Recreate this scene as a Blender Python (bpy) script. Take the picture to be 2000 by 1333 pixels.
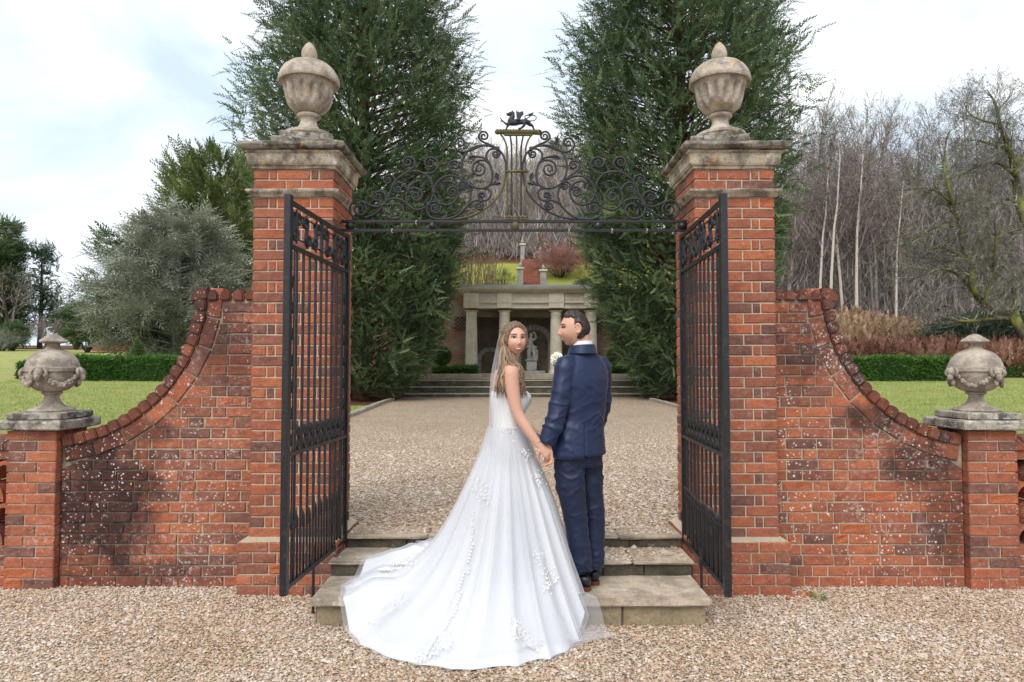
import bpy, bmesh, math, random
import numpy as np
from mathutils import Vector, Matrix, Quaternion

for o in list(bpy.data.objects):
    bpy.data.objects.remove(o)
scene = bpy.context.scene
COL = scene.collection
R = math.radians

# ---------------------------------------------------------------- camera
CAM_H, PITCH, FPX = 1.6, R(2.08), 2000 * 24 / 36.0
cam = bpy.data.cameras.new('camera')
cam.lens, cam.sensor_width, cam.clip_start, cam.clip_end = 24, 36, 0.05, 900
camo = bpy.data.objects.new('camera', cam)
COL.objects.link(camo)
camo.location = (0, 0, CAM_H)
camo.rotation_euler = (R(90) + PITCH, 0, 0)
scene.camera = camo

# ---------------------------------------------------------------- sky and sun (bright overcast)
SUN_EL, SUN_AZ = R(48), R(200)          # azimuth clockwise from +Y: behind the camera, a little to the left
world = bpy.data.worlds.new('World')
scene.world = world
world.use_nodes = True
wt = world.node_tree
wt.nodes.clear()
def wn(t, **kw):
    n = wt.nodes.new(t)
    for k, v in kw.items():
        setattr(n, k, v)
    return n
w_out, w_bg, w_sky = wn('ShaderNodeOutputWorld'), wn('ShaderNodeBackground'), wn('ShaderNodeTexSky')
w_sky.sky_type, w_sky.sun_disc = 'NISHITA', False
w_sky.sun_elevation, w_sky.sun_rotation = SUN_EL, SUN_AZ
w_sky.air_density, w_sky.dust_density, w_sky.ozone_density = 1.0, 1.5, 1.0
w_tc, w_map = wn('ShaderNodeTexCoord'), wn('ShaderNodeMapping')
w_map.inputs['Scale'].default_value = (1.0, 1.0, 2.6)
w_noise = wn('ShaderNodeTexNoise')
w_noise.inputs['Scale'].default_value = 2.1
w_noise.inputs['Detail'].default_value = 6
w_noise.inputs['Roughness'].default_value = 0.5
w_noise.inputs['Distortion'].default_value = 0.6
w_ramp = wn('ShaderNodeValToRGB')
w_ramp.color_ramp.elements[0].position, w_ramp.color_ramp.elements[1].position = 0.36, 0.60
w_n2 = wn('ShaderNodeTexNoise')
w_n2.inputs['Scale'].default_value = 4.5
w_n2.inputs['Detail'].default_value = 5
w_r2 = wn('ShaderNodeValToRGB')
w_r2.color_ramp.elements[0].position, w_r2.color_ramp.elements[1].position = 0.3, 0.7
w_r2.color_ramp.elements[0].color = (6.6, 6.8, 7.1, 1)
w_r2.color_ramp.elements[1].color = (8.2, 8.2, 8.25, 1)
w_thin = wn('ShaderNodeMix', data_type='RGBA')       # thin veil of cloud over the blue
w_thin.inputs[0].default_value = 0.83
w_thin.inputs[7].default_value = (4.9, 5.9, 6.7, 1)
w_mix = wn('ShaderNodeMix', data_type='RGBA')
L = wt.links.new
L(w_tc.outputs['Generated'], w_map.inputs['Vector'])
L(w_map.outputs[0], w_noise.inputs['Vector'])
L(w_map.outputs[0], w_n2.inputs['Vector'])
L(w_noise.outputs[0], w_ramp.inputs[0])
L(w_n2.outputs[0], w_r2.inputs[0])
L(w_sky.outputs[0], w_thin.inputs[6])
L(w_ramp.outputs[0], w_mix.inputs[0])
L(w_thin.outputs[2], w_mix.inputs[6])
L(w_r2.outputs[0], w_mix.inputs[7])
L(w_mix.outputs[2], w_bg.inputs[0])
w_bg.inputs[1].default_value = 0.1
L(w_bg.outputs[0], w_out.inputs[0])

sun = bpy.data.lights.new('sun', 'SUN')
sun.energy, sun.angle, sun.color = 1.5, R(34), (1.0, 0.965, 0.92)
suno = bpy.data.objects.new('sun', sun)
COL.objects.link(suno)
sd = Vector((math.sin(SUN_AZ) * math.cos(SUN_EL), math.cos(SUN_AZ) * math.cos(SUN_EL), math.sin(SUN_EL)))
suno.rotation_euler = sd.to_track_quat('Z', 'Y').to_euler()
suno.location = (-6, -14, 16)
vs = scene.view_settings
vs.view_transform, vs.look, vs.gamma, vs.use_curve_mapping = 'Standard', 'None', 1.0, False
vs.exposure = 0.78
scene.render.engine = 'CYCLES'
scene.cycles.use_denoising = True
scene.cycles.max_bounces = 8
scene.cycles.transparent_max_bounces = 24

# ---------------------------------------------------------------- helpers
rng = np.random.default_rng(7)
rnd = random.Random(11)

def P(px, py, Y):
    """world point seen at photo pixel (px,py), standing in the plane y=Y"""
    u, v = (px - 1000) / FPX, (666.5 - py) / FPX
    dy = math.cos(PITCH) - v * math.sin(PITCH)
    dz = math.sin(PITCH) + v * math.cos(PITCH)
    s = Y / dy
    return Vector((u * s, Y, CAM_H + dz * s))

def G(px, py, z):
    """world point seen at photo pixel (px,py), lying at height z"""
    u, v = (px - 1000) / FPX, (666.5 - py) / FPX
    dy = math.cos(PITCH) - v * math.sin(PITCH)
    dz = math.sin(PITCH) + v * math.cos(PITCH)
    s = (z - CAM_H) / dz
    return Vector((u * s, dy * s, z))

class MB:
    """collects verts and faces of one mesh"""
    def __init__(s):
        s.v, s.f, s.n = [], [], 0
    def add(s, v, f):
        k = s.n
        s.v.extend([tuple(p) for p in v])
        s.f.extend([tuple(i + k for i in q) for q in f])
        s.n += len(v)
        return s
    def box(s, x0, x1, y0, y1, z0, z1, ch=0.0):
        if ch <= 0:
            v = [(x, y, z) for z in (z0, z1) for y in (y0, y1) for x in (x0, x1)]
            return s.add(v, [(0, 2, 3, 1), (4, 5, 7, 6), (0, 1, 5, 4), (2, 6, 7, 3), (0, 4, 6, 2), (1, 3, 7, 5)])
        bm = bmesh.new()
        bmesh.ops.create_cube(bm, size=1)
        for w in bm.verts:
            w.co = ((x0 + x1) / 2 + w.co.x * (x1 - x0), (y0 + y1) / 2 + w.co.y * (y1 - y0), (z0 + z1) / 2 + w.co.z * (z1 - z0))
        bmesh.ops.bevel(bm, geom=bm.edges[:], offset=ch, segments=1, affect='EDGES')
        bm.verts.index_update()
        s.add([w.co[:] for w in bm.verts], [[w.index for w in f.verts] for f in bm.faces])
        bm.free()
        return s
    def obox(s, c, ax, ay, az, hx, hy, hz):
        c, ax, ay, az = Vector(c), Vector(ax), Vector(ay), Vector(az)
        v = [c + ax * (hx * i) + ay * (hy * j) + az * (hz * k) for k in (-1, 1) for j in (-1, 1) for i in (-1, 1)]
        return s.add(v, [(0, 2, 3, 1), (4, 5, 7, 6), (0, 1, 5, 4), (2, 6, 7, 3), (0, 4, 6, 2), (1, 3, 7, 5)])
    def lathe(s, prof, c=(0, 0, 0), seg=32, rf=None):
        """prof: (r,z) from bottom to top, rf(r,z,theta) -> r"""
        v, f = [], []
        for r, z in prof:
            for k in range(seg):
                a = 2 * math.pi * k / seg
                q = rf(r, z, a) if rf else r
                v.append((c[0] + q * math.cos(a), c[1] + q * math.sin(a), c[2] + z))
        for i in range(len(prof) - 1):
            for k in range(seg):
                a, b = i * seg + k, i * seg + (k + 1) % seg
                f.append((a, b, b + seg, a + seg))
        f.append(tuple(reversed(range(seg))))
        f.append(tuple(range((len(prof) - 1) * seg, len(prof) * seg)))
        return s.add(v, f)
    def tube(s, pts, rad, seg=6, flat=None, caps=True):
        """tube along pts, rad a number or list; flat=(axis, k) squashes the section along axis by k"""
        pts = [Vector(p) for p in pts]
        n = len(pts)
        rad = [rad] * n if isinstance(rad, (int, float)) else rad
        t0 = (pts[1] - pts[0]).normalized()
        up = Vector((0, 1, 0)) if abs(t0.y) < 0.9 else Vector((1, 0, 0))
        v, f = [], []
        for i, p in enumerate(pts):
            t = (pts[min(i + 1, n - 1)] - pts[max(i - 1, 0)])
            t = t.normalized() if t.length > 1e-9 else t0
            a = (up - t * up.dot(t))
            a = a.normalized() if a.length > 1e-6 else t.orthogonal().normalized()
            up = a
            b = t.cross(a)
            for k in range(seg):
                q = 2 * math.pi * (k + .5) / seg
                d = a * math.cos(q) + b * math.sin(q)
                if flat:
                    d = d + Vector(flat[0]) * (d.dot(Vector(flat[0])) * (flat[1] - 1))
                v.append(p + d * rad[i])
        for i in range(n - 1):
            for k in range(seg):
                a, b = i * seg + k, i * seg + (k + 1) % seg
                f.append((a, b, b + seg, a + seg))
        if caps:
            f.append(tuple(reversed(range(seg))))
            f.append(tuple(range((n - 1) * seg, n * seg)))
        return s.add(v, f)
    def ball(s, c, r, seg=12, rings=7, sc=(1, 1, 1)):
        prof = [(max(1e-4, math.sin(math.pi * i / rings)), -math.cos(math.pi * i / rings)) for i in range(rings + 1)]
        v, f = [], []
        for q, z in prof:
            for k in range(seg):
                a = 2 * math.pi * k / seg
                v.append((c[0] + r * sc[0] * q * math.cos(a), c[1] + r * sc[1] * q * math.sin(a), c[2] + r * sc[2] * z))
        for i in range(rings):
            for k in range(seg):
                a, b = i * seg + k, i * seg + (k + 1) % seg
                f.append((a, b, b + seg, a + seg))
        return s.add(v, f)
    def prism(s, poly, axis, a0, a1):
        """poly of 2D points extruded along axis 'x','y' or 'z' from a0 to a1"""
        n = len(poly)
        mk = {'y': lambda p, a: (p[0], a, p[1]), 'x': lambda p, a: (a, p[0], p[1]), 'z': lambda p, a: (p[0], p[1], a)}[axis]
        v = [mk(p, a0) for p in poly] + [mk(p, a1) for p in poly]
        f = [tuple(range(n)), tuple(reversed(range(n, 2 * n)))]
        f += [(i, i + n, (i + 1) % n + n, (i + 1) % n) for i in range(n)]
        return s.add(v, f)
    def mesh(s, name, mat, smooth=False, fix=True):
        me = bpy.data.meshes.new(name)
        me.from_pydata(s.v, [], s.f)
        if fix:
            bm = bmesh.new()
            bm.from_mesh(me)
            bmesh.ops.recalc_face_normals(bm, faces=bm.faces)
            bm.to_mesh(me)
            bm.free()
        if mat:
            me.materials.append(mat)
        if smooth:
            me.polygons.foreach_set('use_smooth', [True] * len(me.polygons))
            if smooth != 'all':
                me.set_sharp_from_angle(angle=R(smooth if not isinstance(smooth, bool) else 40))
        return me
    def build(s, name, mat, parent=None, smooth=False, loc=None):
        return link(name, s.mesh(name, mat, smooth), parent, loc)

def link(name, me, parent=None, loc=None):
    o = bpy.data.objects.new(name, me)
    COL.objects.link(o)
    if parent is not None:
        o.parent = parent
    if loc is not None:
        o.location = loc
    return o

def empty(name, loc=(0, 0, 0), rz=0.0):
    o = bpy.data.objects.new(name, None)
    COL.objects.link(o)
    o.location = loc
    o.rotation_euler = (0, 0, rz)
    o.empty_display_size = 0.2
    return o

def tag(o, label=None, cat=None, group=None, kind=None):
    if label: o['label'] = label
    if cat: o['category'] = cat
    if group: o['group'] = group
    if kind or cat: o['kind'] = kind or 'thing'
    return o

def copy_tree(o, parent=None):
    c = o.copy()
    COL.objects.link(c)
    c.parent = parent
    for ch in list(o.children):
        copy_tree(ch, c)
    return c

def fast_mesh(name, verts, nper, mat, tint=None, smooth=False):
    """mesh of separate polygons of nper verts each, verts (N*nper,3); tint per polygon"""
    verts = np.ascontiguousarray(verts, dtype=np.float32).reshape(-1, 3)
    n = len(verts)
    nf = n // nper
    me = bpy.data.meshes.new(name)
    me.vertices.add(n)
    me.vertices.foreach_set('co', verts.ravel())
    me.loops.add(n)
    me.loops.foreach_set('vertex_index', np.arange(n, dtype=np.int32))
    me.polygons.add(nf)
    me.polygons.foreach_set('loop_start', np.arange(0, n, nper, dtype=np.int32))
    me.polygons.foreach_set('loop_total', np.full(nf, nper, dtype=np.int32))
    if tint is not None:
        a = me.attributes.new('tint', 'FLOAT', 'POINT')
        a.data.foreach_set('value', np.repeat(np.asarray(tint, dtype=np.float32), nper))
    me.update(calc_edges=True)
    me.materials.append(mat)
    return me

def idx_mesh(name, verts, faces, mat, tint=None, smooth=False):
    """verts (N,3), faces (M,k) int array"""
    verts = np.ascontiguousarray(verts, dtype=np.float32)
    faces = np.ascontiguousarray(faces, dtype=np.int32)
    m, k = faces.shape
    me = bpy.data.meshes.new(name)
    me.vertices.add(len(verts))
    me.vertices.foreach_set('co', verts.ravel())
    me.loops.add(m * k)
    me.loops.foreach_set('vertex_index', faces.ravel())
    me.polygons.add(m)
    me.polygons.foreach_set('loop_start', np.arange(0, m * k, k, dtype=np.int32))
    me.polygons.foreach_set('loop_total', np.full(m, k, dtype=np.int32))
    if tint is not None:
        a = me.attributes.new('tint', 'FLOAT', 'POINT')
        a.data.foreach_set('value', np.asarray(tint, dtype=np.float32))
    if smooth:
        me.polygons.foreach_set('use_smooth', np.ones(m, dtype=bool))
    me.update(calc_edges=True)
    me.materials.append(mat)
    return me

def sstep(a, b, x):
    t = np.clip((x - a) / (b - a), 0, 1)
    return t * t * (3 - 2 * t)

# ---------------------------------------------------------------- materials
class Mat:
    def __init__(s, name, rough=0.8, spec=0.3):
        s.m = bpy.data.materials.new(name)
        s.m.use_nodes = True
        s.t = s.m.node_tree
        s.b = s.t.nodes['Principled BSDF']
        s.b.inputs['Roughness'].default_value = rough
        s.b.inputs['Specular IOR Level'].default_value = spec
        s.out = s.t.nodes['Material Output']
    def n(s, typ, ins=None, **props):
        nd = s.t.nodes.new('ShaderNode' + typ)
        for k, v in props.items():
            setattr(nd, k, v)
        for k, v in (ins or {}).items():
            if isinstance(v, bpy.types.NodeSocket):
                s.t.links.new(v, nd.inputs[k])
            else:
                nd.inputs[k].default_value = v
        return nd
    def geo(s): return s.n('NewGeometry').outputs['Position']
    def objc(s): return s.n('TexCoord').outputs['Object']
    def orand(s): return s.n('ObjectInfo').outputs['Random']
    def attr(s, name='tint'): return s.n('Attribute', attribute_name=name).outputs['Fac']
    def noise(s, vec, scale, detail=4, rough=0.55, dist=0.0):
        return s.n('TexNoise', {'Vector': vec, 'Scale': scale, 'Detail': detail, 'Roughness': rough, 'Distortion': dist}).outputs['Fac']
    def voro(s, vec, scale, feature='F1', out='Distance', rand=1.0):
        return s.n('TexVoronoi', {'Vector': vec, 'Scale': scale, 'Randomness': rand}, feature=feature).outputs[out]
    def ramp(s, fac, stops, interp='LINEAR'):
        nd = s.n('ValToRGB', {0: fac})
        cr = nd.color_ramp
        cr.interpolation = interp
        while len(cr.elements) < len(stops):
            cr.elements.new(0.5)
        for e, (p, c) in zip(cr.elements, stops):
            e.position = p
            e.color = (c, c, c, 1) if isinstance(c, (int, float)) else (c[0], c[1], c[2], 1)
        return nd.outputs[0]
    def mix(s, fac, a, b, mode='MIX'):
        nd = s.n('Mix', data_type='RGBA', blend_type=mode)
        for i, v in ((0, fac), (6, a), (7, b)):
            if isinstance(v, bpy.types.NodeSocket):
                s.t.links.new(v, nd.inputs[i])
            else:
                nd.inputs[i].default_value = v if not isinstance(v, tuple) else (v[0], v[1], v[2], 1)
        return nd.outputs[2]
    def math(s, op, a, b=0.0, clamp=False):
        nd = s.n('Math', operation=op, use_clamp=clamp)
        for i, v in ((0, a), (1, b)):
            if isinstance(v, bpy.types.NodeSocket):
                s.t.links.new(v, nd.inputs[i])
            else:
                nd.inputs[i].default_value = v
        return nd.outputs[0]
    def scale(s, vec, sc):
        return s.n('Mapping', {'Vector': vec, 'Scale': sc}).outputs[0]
    def offset_rand(s, vec, k=37.0):
        """shift the texture by the object's own random number"""
        r = s.math('MULTIPLY', s.orand(), k)
        return s.n('VectorMath', {0: vec, 1: s.n('CombineXYZ', {0: r, 1: r, 2: r}).outputs[0]}, operation='ADD').outputs[0]
    def color(s, c):
        if isinstance(c, bpy.types.NodeSocket):
            s.t.links.new(c, s.b.inputs['Base Color'])
        else:
            s.b.inputs['Base Color'].default_value = (c[0], c[1], c[2], 1)
        return s
    def rough(s, r):
        s.t.links.new(r, s.b.inputs['Roughness'])
        return s
    def bump(s, h, strength=0.5, dist=0.01, prev=None):
        nd = s.n('Bump', {'Height': h, 'Strength': strength, 'Distance': dist})
        if prev is not None:
            s.t.links.new(prev, nd.inputs['Normal'])
        s.t.links.new(nd.outputs[0], s.b.inputs['Normal'])
        return nd.outputs[0]

def ramp2(m, f, lo, hi): return m.ramp(f, [(lo, 0.0), (hi, 1.0)])

def stain_mix(m, c, stains, p2, dark):
    """sooty weathering that has its own shape on the wall"""
    pos = m.geo()
    sep = m.n('SeparateXYZ', {0: pos})
    nb = m.noise(pos, 3.1, 6, 0.65)
    tot = None
    for (x, z, rx, rz, am) in stains:
        dx = m.math('DIVIDE', m.math('SUBTRACT', sep.outputs[0], x), rx)
        dz = m.math('DIVIDE', m.math('SUBTRACT', sep.outputs[2], z), rz)
        d = m.math('ADD', m.math('MULTIPLY', dx, dx), m.math('MULTIPLY', dz, dz))
        d = m.math('ADD', m.math('MULTIPLY', d, -1.0), m.math('MULTIPLY', m.math('SUBTRACT', nb, 0.5), 4.0))
        k = m.math('MULTIPLY', m.math('ADD', m.math('MULTIPLY', d, 1.1), 1.45, True), am)
        tot = k if tot is None else m.math('MAXIMUM', tot, k)
    if tot is None:
        return c
    jit = m.math('ADD', 0.42, m.math('MULTIPLY', m.noise(p2, 8, 4, .7), 0.9))
    return m.mix(m.math('MULTIPLY', tot, jit, True), c, dark)

def mortar_mat(name, stains):
    m = Mat(name, .95, .1)
    p = m.geo()
    c = m.mix(m.noise(p, 60, 4), (.36, .30, .21), (.56, .49, .38))
    c = m.mix(ramp2(m, m.noise(p, 4, 5, .7), .5, .7), c, (.20, .16, .11))
    m.color(stain_mix(m, c, stains, p, (.06, .05, .042)))
    m.bump(m.noise(p, 120, 4, .7), .6, .004)
    return m.m

def brick_mat(name, stains, lichen=0.5, bright=1.0):
    """stains: list of (x,z,rx,rz,amount) sooty patches on this wall, world metres"""
    m = Mat(name, 0.88, 0.2)
    pos = m.geo()
    r = m.orand()
    base = m.ramp(r, [(0.0, (.075, .045, .048)), (0.10, (.125, .066, .062)), (0.17, (.21, .082, .058)), (0.32, (.34, .095, .048)),
                      (0.55, (.41, .112, .052)), (0.78, (.49, .155, .07)), (0.92, (.27, .088, .055)), (1.0, (.17, .066, .055))])
    p2 = m.offset_rand(m.objc(), 31)
    n1 = m.noise(p2, 22, 6, 0.65)
    n2 = m.noise(p2, 90, 3, 0.6)
    c = m.mix(m.ramp(n1, [(0.3, 0.0), (0.72, 0.7)]), base, (.34, .15, .095))
    c = m.mix(m.ramp(m.noise(p2, 9, 4, .7), [(0.5, 0.0), (0.7, 0.6)]), c, (.16, .06, .045))
    c = m.mix(m.ramp(n2, [(0.52, 0.0), (0.72, 0.5)]), c, (.10, .038, .03))
    c = stain_mix(m, c, stains, p2, (.036, .020, .020))
    if lichen > 0:
        patch = m.ramp(m.noise(pos, 2.3, 4), [(0.38, 0.0), (0.58, 1.0)])
        pw_ = m.n('VectorMath', {0: pos, 1: m.n('CombineXYZ', {0: m.math('MULTIPLY', m.noise(pos, 30, 3), .03), 1: 0.0, 2: m.math('MULTIPLY', m.noise(pos, 34, 3), .03)}).outputs[0]}, operation='ADD').outputs[0]
        v = m.voro(pw_, 44)
        vs_ = m.ramp(v, [(0.20, 1.0), (0.32, 0.0)])
        pick = m.ramp(m.voro(pw_, 44, out='Color'), [(0.58, 0.0), (0.62, 1.0)])
        sp = m.math('MULTIPLY', m.math('MULTIPLY', vs_, pick), patch)
        v2 = m.ramp(m.voro(pos, 15), [(0.10, 1.0), (0.17, 0.0)])
        pk2 = m.ramp(m.voro(pos, 15, out='Color'), [(0.70, 0.0), (0.74, 1.0)])
        sp = m.math('MAXIMUM', sp, m.math('MULTIPLY', m.math('MULTIPLY', v2, pk2), patch))
        fl = m.ramp(m.noise(pos, 26, 6, 0.75), [(0.52, 0.0), (0.64, 0.85)])
        sp = m.math('MAXIMUM', sp, m.math('MULTIPLY', fl, m.ramp(m.noise(pos, 1.7, 3), [(0.5, 0.0), (0.66, 1.0)])))
        c = m.mix(m.math('MULTIPLY', sp, lichen), c, (.66, .61, .57))
    m.color(c)
    h = m.math('ADD', m.math('MULTIPLY', m.noise(p2, 40, 5, 0.7), 1.0), m.math('MULTIPLY', n2, 0.4))
    m.bump(h, 0.9, 0.008)
    return m.m

def stone_mat(name, base, dark, amount=0.5, yellow=0.35, white=0.3, scale=1.0):
    m = Mat(name, 0.9, 0.2)
    p = m.offset_rand(m.objc(), 17)
    n1 = m.noise(p, 5 * scale, 6, 0.65)
    n2 = m.noise(p, 28 * scale, 5, 0.65)
    c = m.mix(n2, tuple(x * .82 for x in base), tuple(min(1, x * 1.14) for x in base))
    c = m.mix(m.math('MULTIPLY', ramp2(m, n1, .42, .60), amount), c, dark)
    c = m.mix(m.math('MULTIPLY', ramp2(m, m.noise(p, 55 * scale, 4, .7), .50, .66), amount * .85), c, dark)
    if white:
        c = m.mix(m.math('MULTIPLY', ramp2(m, m.noise(m.scale(p, (1, 1, 1.3)), 9 * scale, 5, .6), .6, .68), white), c, (.66, .64, .60))
    if yellow:
        v = m.ramp(m.noise(p, 7.3 * scale, 5, .7, 0.4), [(.61, 0.0), (.64, 1.0)])
        c = m.mix(m.math('MULTIPLY', v, yellow), c, (.55, .30, .05))
    m.color(c)
    m.bump(m.math('ADD', n2, m.noise(p, 110 * scale, 3)), 0.55, 0.006)
    return m.m

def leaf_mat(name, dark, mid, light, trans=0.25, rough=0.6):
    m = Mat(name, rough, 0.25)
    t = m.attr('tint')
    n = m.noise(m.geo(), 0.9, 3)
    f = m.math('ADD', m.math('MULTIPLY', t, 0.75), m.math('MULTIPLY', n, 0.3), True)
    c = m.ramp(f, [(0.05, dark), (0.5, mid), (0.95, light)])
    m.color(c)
    if trans:
        tr = m.n('BsdfTranslucent', {'Color': c})
        mx = m.n('MixShader', {0: trans, 1: m.b.outputs[0], 2: tr.outputs[0]})
        m.t.links.new(mx.outputs[0], m.out.inputs[0])
    return m.m

def simple(name, col, rough=0.6, spec=0.3, var=0.12, sc=30, bump=0.0, bd=0.003, metal=0.0):
    m = Mat(name, rough, spec)
    n = m.noise(m.objc(), sc, 4)
    m.color(m.mix(n, tuple(x * (1 - var) for x in col), tuple(min(1, x * (1 + var)) for x in col)))
    m.b.inputs['Metallic'].default_value = metal
    if bump:
        m.bump(n, bump, bd)
    return m.m
# ================================================================ the setting
M = {}
M['mortar'] = simple('mortar', (.50, .43, .32), 0.95, 0.1, 0.25, 60, 0.6, 0.004)
M['brick_pillar'] = brick_mat('brick_pillar', [], 0.3)
ST_L = [(-3.0, .58, .46, .62, 1.0), (-2.1, 1.75, .30, .30, .6), (-2.75, .10, .7, .14, .7), (-2.75, 1.12, .3, .10, .7)]
M['brick_left'] = brick_mat('brick_left_wall', ST_L, .85)
ST_R = [(3.0, .92, .36, .26, .85), (2.12, 1.75, .28, .32, .65), (2.62, 1.22, .24, .16, .85), (3.15, .5, .16, .4, .6)]
M['brick_right'] = brick_mat('brick_right_wall', ST_R, 1.0)
M['mortar_left'], M['mortar_right'] = mortar_mat('mortar_left_wall', ST_L), mortar_mat('mortar_right_wall', ST_R)
M['stone_dark'] = stone_mat('lichen_blackened_stone', (.30, .265, .215), (.05, .043, .036), .85, .9, .5, 1.8)
M['brick_pier'] = brick_mat('brick_pier', [], 0.5)
M['brick_coping'] = brick_mat('brick_coping', [(-2.6, 1.5, 1.5, 1.2, .72), (2.6, 1.5, 1.5, 1.2, .72)], 0.75)
M['spall'] = simple('broken_brick', (.40, .125, .06), 0.95, 0.1, 0.4, 45, 1.0, 0.012)
M['stone'] = stone_mat('weathered_stone', (.52, .45, .35), (.075, .062, .052), 0.75, 0.9, 0.6, 1.6)
M['stone_urn'] = stone_mat('urn_stone', (.52, .45, .37), (.15, .12, .10), 0.68, 0.95, 0.4, 1.7)
M['stone_swag'] = stone_mat('garland_urn_stone', (.46, .40, .33), (.13, .105, .09), 0.66, 0.1, 0.3, 1.8)
M['stone_cap'] = stone_mat('cap_stone', (.44, .40, .34), (.05, .045, .04), 0.85, 0.25, 0.7, 1.8)
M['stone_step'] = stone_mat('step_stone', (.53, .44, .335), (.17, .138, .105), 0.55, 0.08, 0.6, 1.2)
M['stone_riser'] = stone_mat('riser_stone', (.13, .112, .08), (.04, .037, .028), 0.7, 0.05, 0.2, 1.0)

def pw(y, ys, zs): return np.interp(y, ys, zs)
def hgt(x, y):
    x, y = np.asarray(x, float), np.asarray(y, float)
    q = np.abs(x - .5) / np.maximum(y / 28, 1)
    wc = 1 - sstep(5.6, 9.5, q)
    zc = pw(y, [0, 28.9, 29.05, 33.7, 34.6, 38.6, 44, 60, 120, 240], [.33, .33, 1.0, 1.06, 5.0, 6.0, 8.0, 12, 26, 40])
    zl = pw(y, [0, 9, 27, 30, 60, 120, 240], [.33, .36, 1.0, 1.12, 2.9, 5.2, 8])
    zr = pw(y, [0, 9, 27, 30, 33, 45, 60, 120, 240], [.33, .36, 1.0, 1.15, 1.7, 4.3, 6.8, 19, 30])
    zr = zr - sstep(.45, .8, x / np.maximum(y, 1)) * sstep(30, 46, y) * 2.2
    s = sstep(-4, 4, x)
    zs = zl * (1 - s) + zr * s
    und = .05 * np.sin(x * .9 + 1.3) * np.sin(y * .7) * sstep(8, 14, y)
    return zc * wc + zs * (1 - wc) + und * (1 - wc)
def hz(x, y): return float(hgt(x, y))

# ---- lawn / terrain
mm = Mat('lawn_and_woodland_floor', 0.95, 0.1)
pos = mm.geo()
sp = mm.n('SeparateXYZ', {0: pos})
X_, Y_ = sp.outputs[0], sp.outputs[1]
g1 = mm.noise(pos, 1.1, 5, .6)
g2 = mm.noise(pos, 14, 4, .7)
grass = mm.mix(ramp2(mm, g1, .34, .66), (.21, .30, .055), (.44, .45, .16))
grass = mm.mix(ramp2(mm, mm.noise(pos, .35, 4, .6), .45, .68), grass, (.40, .38, .15))
grass = mm.mix(mm.ramp(g2, [(.4, 0.0), (.75, .6)]), grass, (.44, .41, .19))
bank = mm.mix(g1, (.24, .28, .05), (.42, .41, .10))
soil = mm.mix(mm.noise(pos, 6, 5, .7), (.055, .03, .018), (.20, .10, .06))
def smooth_gt(v, a, b): return mm.n('MapRange', {0: v, 1: a, 2: b}, interpolation_type='SMOOTHSTEP').outputs[0]
wob = mm.math('MULTIPLY', mm.math('SUBTRACT', mm.noise(pos, .5, 3), .5), 4.0)
Yw = mm.math('ADD', Y_, wob)
Xw = mm.math('ADD', X_, wob)
isbank = mm.math('MULTIPLY', smooth_gt(Y_, 33, 35), mm.math('SUBTRACT', 1.0, smooth_gt(mm.math('ABSOLUTE', X_), 13, 18)))
col = mm.mix(isbank, grass, bank)
wood = mm.math('MULTIPLY', smooth_gt(Yw, 30.5, 32), smooth_gt(Xw, 12, 14))
wood = mm.math('MAXIMUM', wood, mm.math('MULTIPLY', smooth_gt(Yw, 45, 47), smooth_gt(X_, -12, -9)))
wood = mm.math('MAXIMUM', wood, smooth_gt(Yw, 66, 70))
for yx, yy in ((-5.8, 25.6), (6.6, 25.6)):
    dx, dy = mm.math('SUBTRACT', Xw, yx), mm.math('SUBTRACT', Y_, yy)
    dd = mm.math('SQRT', mm.math('ADD', mm.math('MULTIPLY', dx, dx), mm.math('MULTIPLY', dy, dy)))
    wood = mm.math('MAXIMUM', wood, mm.math('SUBTRACT', 1.0, smooth_gt(dd, 3.6, 4.3)))
mm.color(mm.mix(wood, col, soil))
mm.bump(mm.noise(pos, 40, 4, .8), 1.0, 0.05)
M['lawn'] = mm.m
gx = np.concatenate([-np.geomspace(170, 10, 44), np.linspace(-9.6, 9.6, 60), np.geomspace(10, 170, 44)])
gy = np.concatenate([np.linspace(5.16, 27, 36), np.linspace(27.2, 36, 60), np.geomspace(36.4, 260, 50)])
XX, YY = np.meshgrid(gx, gy)
vv = np.stack([XX.ravel(), YY.ravel(), hgt(XX, YY).ravel()], 1)
ii = np.arange(len(gy) - 1)[:, None] * len(gx) + np.arange(len(gx) - 1)[None]
ff = np.stack([ii, ii + 1, ii + 1 + len(gx), ii + len(gx)], -1).reshape(-1, 4)
tag(link('lawn', idx_mesh('lawn', vv, ff, M['lawn'], smooth=True)), kind='structure')

# ---- gravel sheets and stones
def gravel_sheet_mat(name, sc):
    m = Mat(name, 0.92, 0.15)
    p = m.geo()
    v = m.n('TexVoronoi', {'Vector': p, 'Scale': sc})
    c = m.ramp(v.outputs['Color'], [(0.0, (.24, .16, .10)), (.3, (.44, .325, .22)), (.6, (.55, .43, .31)), (.85, (.66, .565, .46)), (1.0, (.74, .68, .60))])
    c = m.mix(ramp2(m, v.outputs['Distance'], .42, .75), c, (.13, .09, .055))
    c = m.mix(ramp2(m, m.noise(p, 1.3, 4, .6), .45, .75), c, m.mix(0.35, c, (.20, .135, .08)))
    c = m.mix(m.math('MULTIPLY', ramp2(m, m.noise(p, 2.4, 5, .7), .66, .74), .35), c, (.13, .17, .05))
    m.color(c)
    m.bump(m.math('SUBTRACT', 1.0, v.outputs['Distance']), 1.0, 0.012)
    return m.m
M['gravel'] = gravel_sheet_mat('gravel_bed', 75)
M['gravel_far'] = gravel_sheet_mat('gravel_court_bed', 46)
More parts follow.
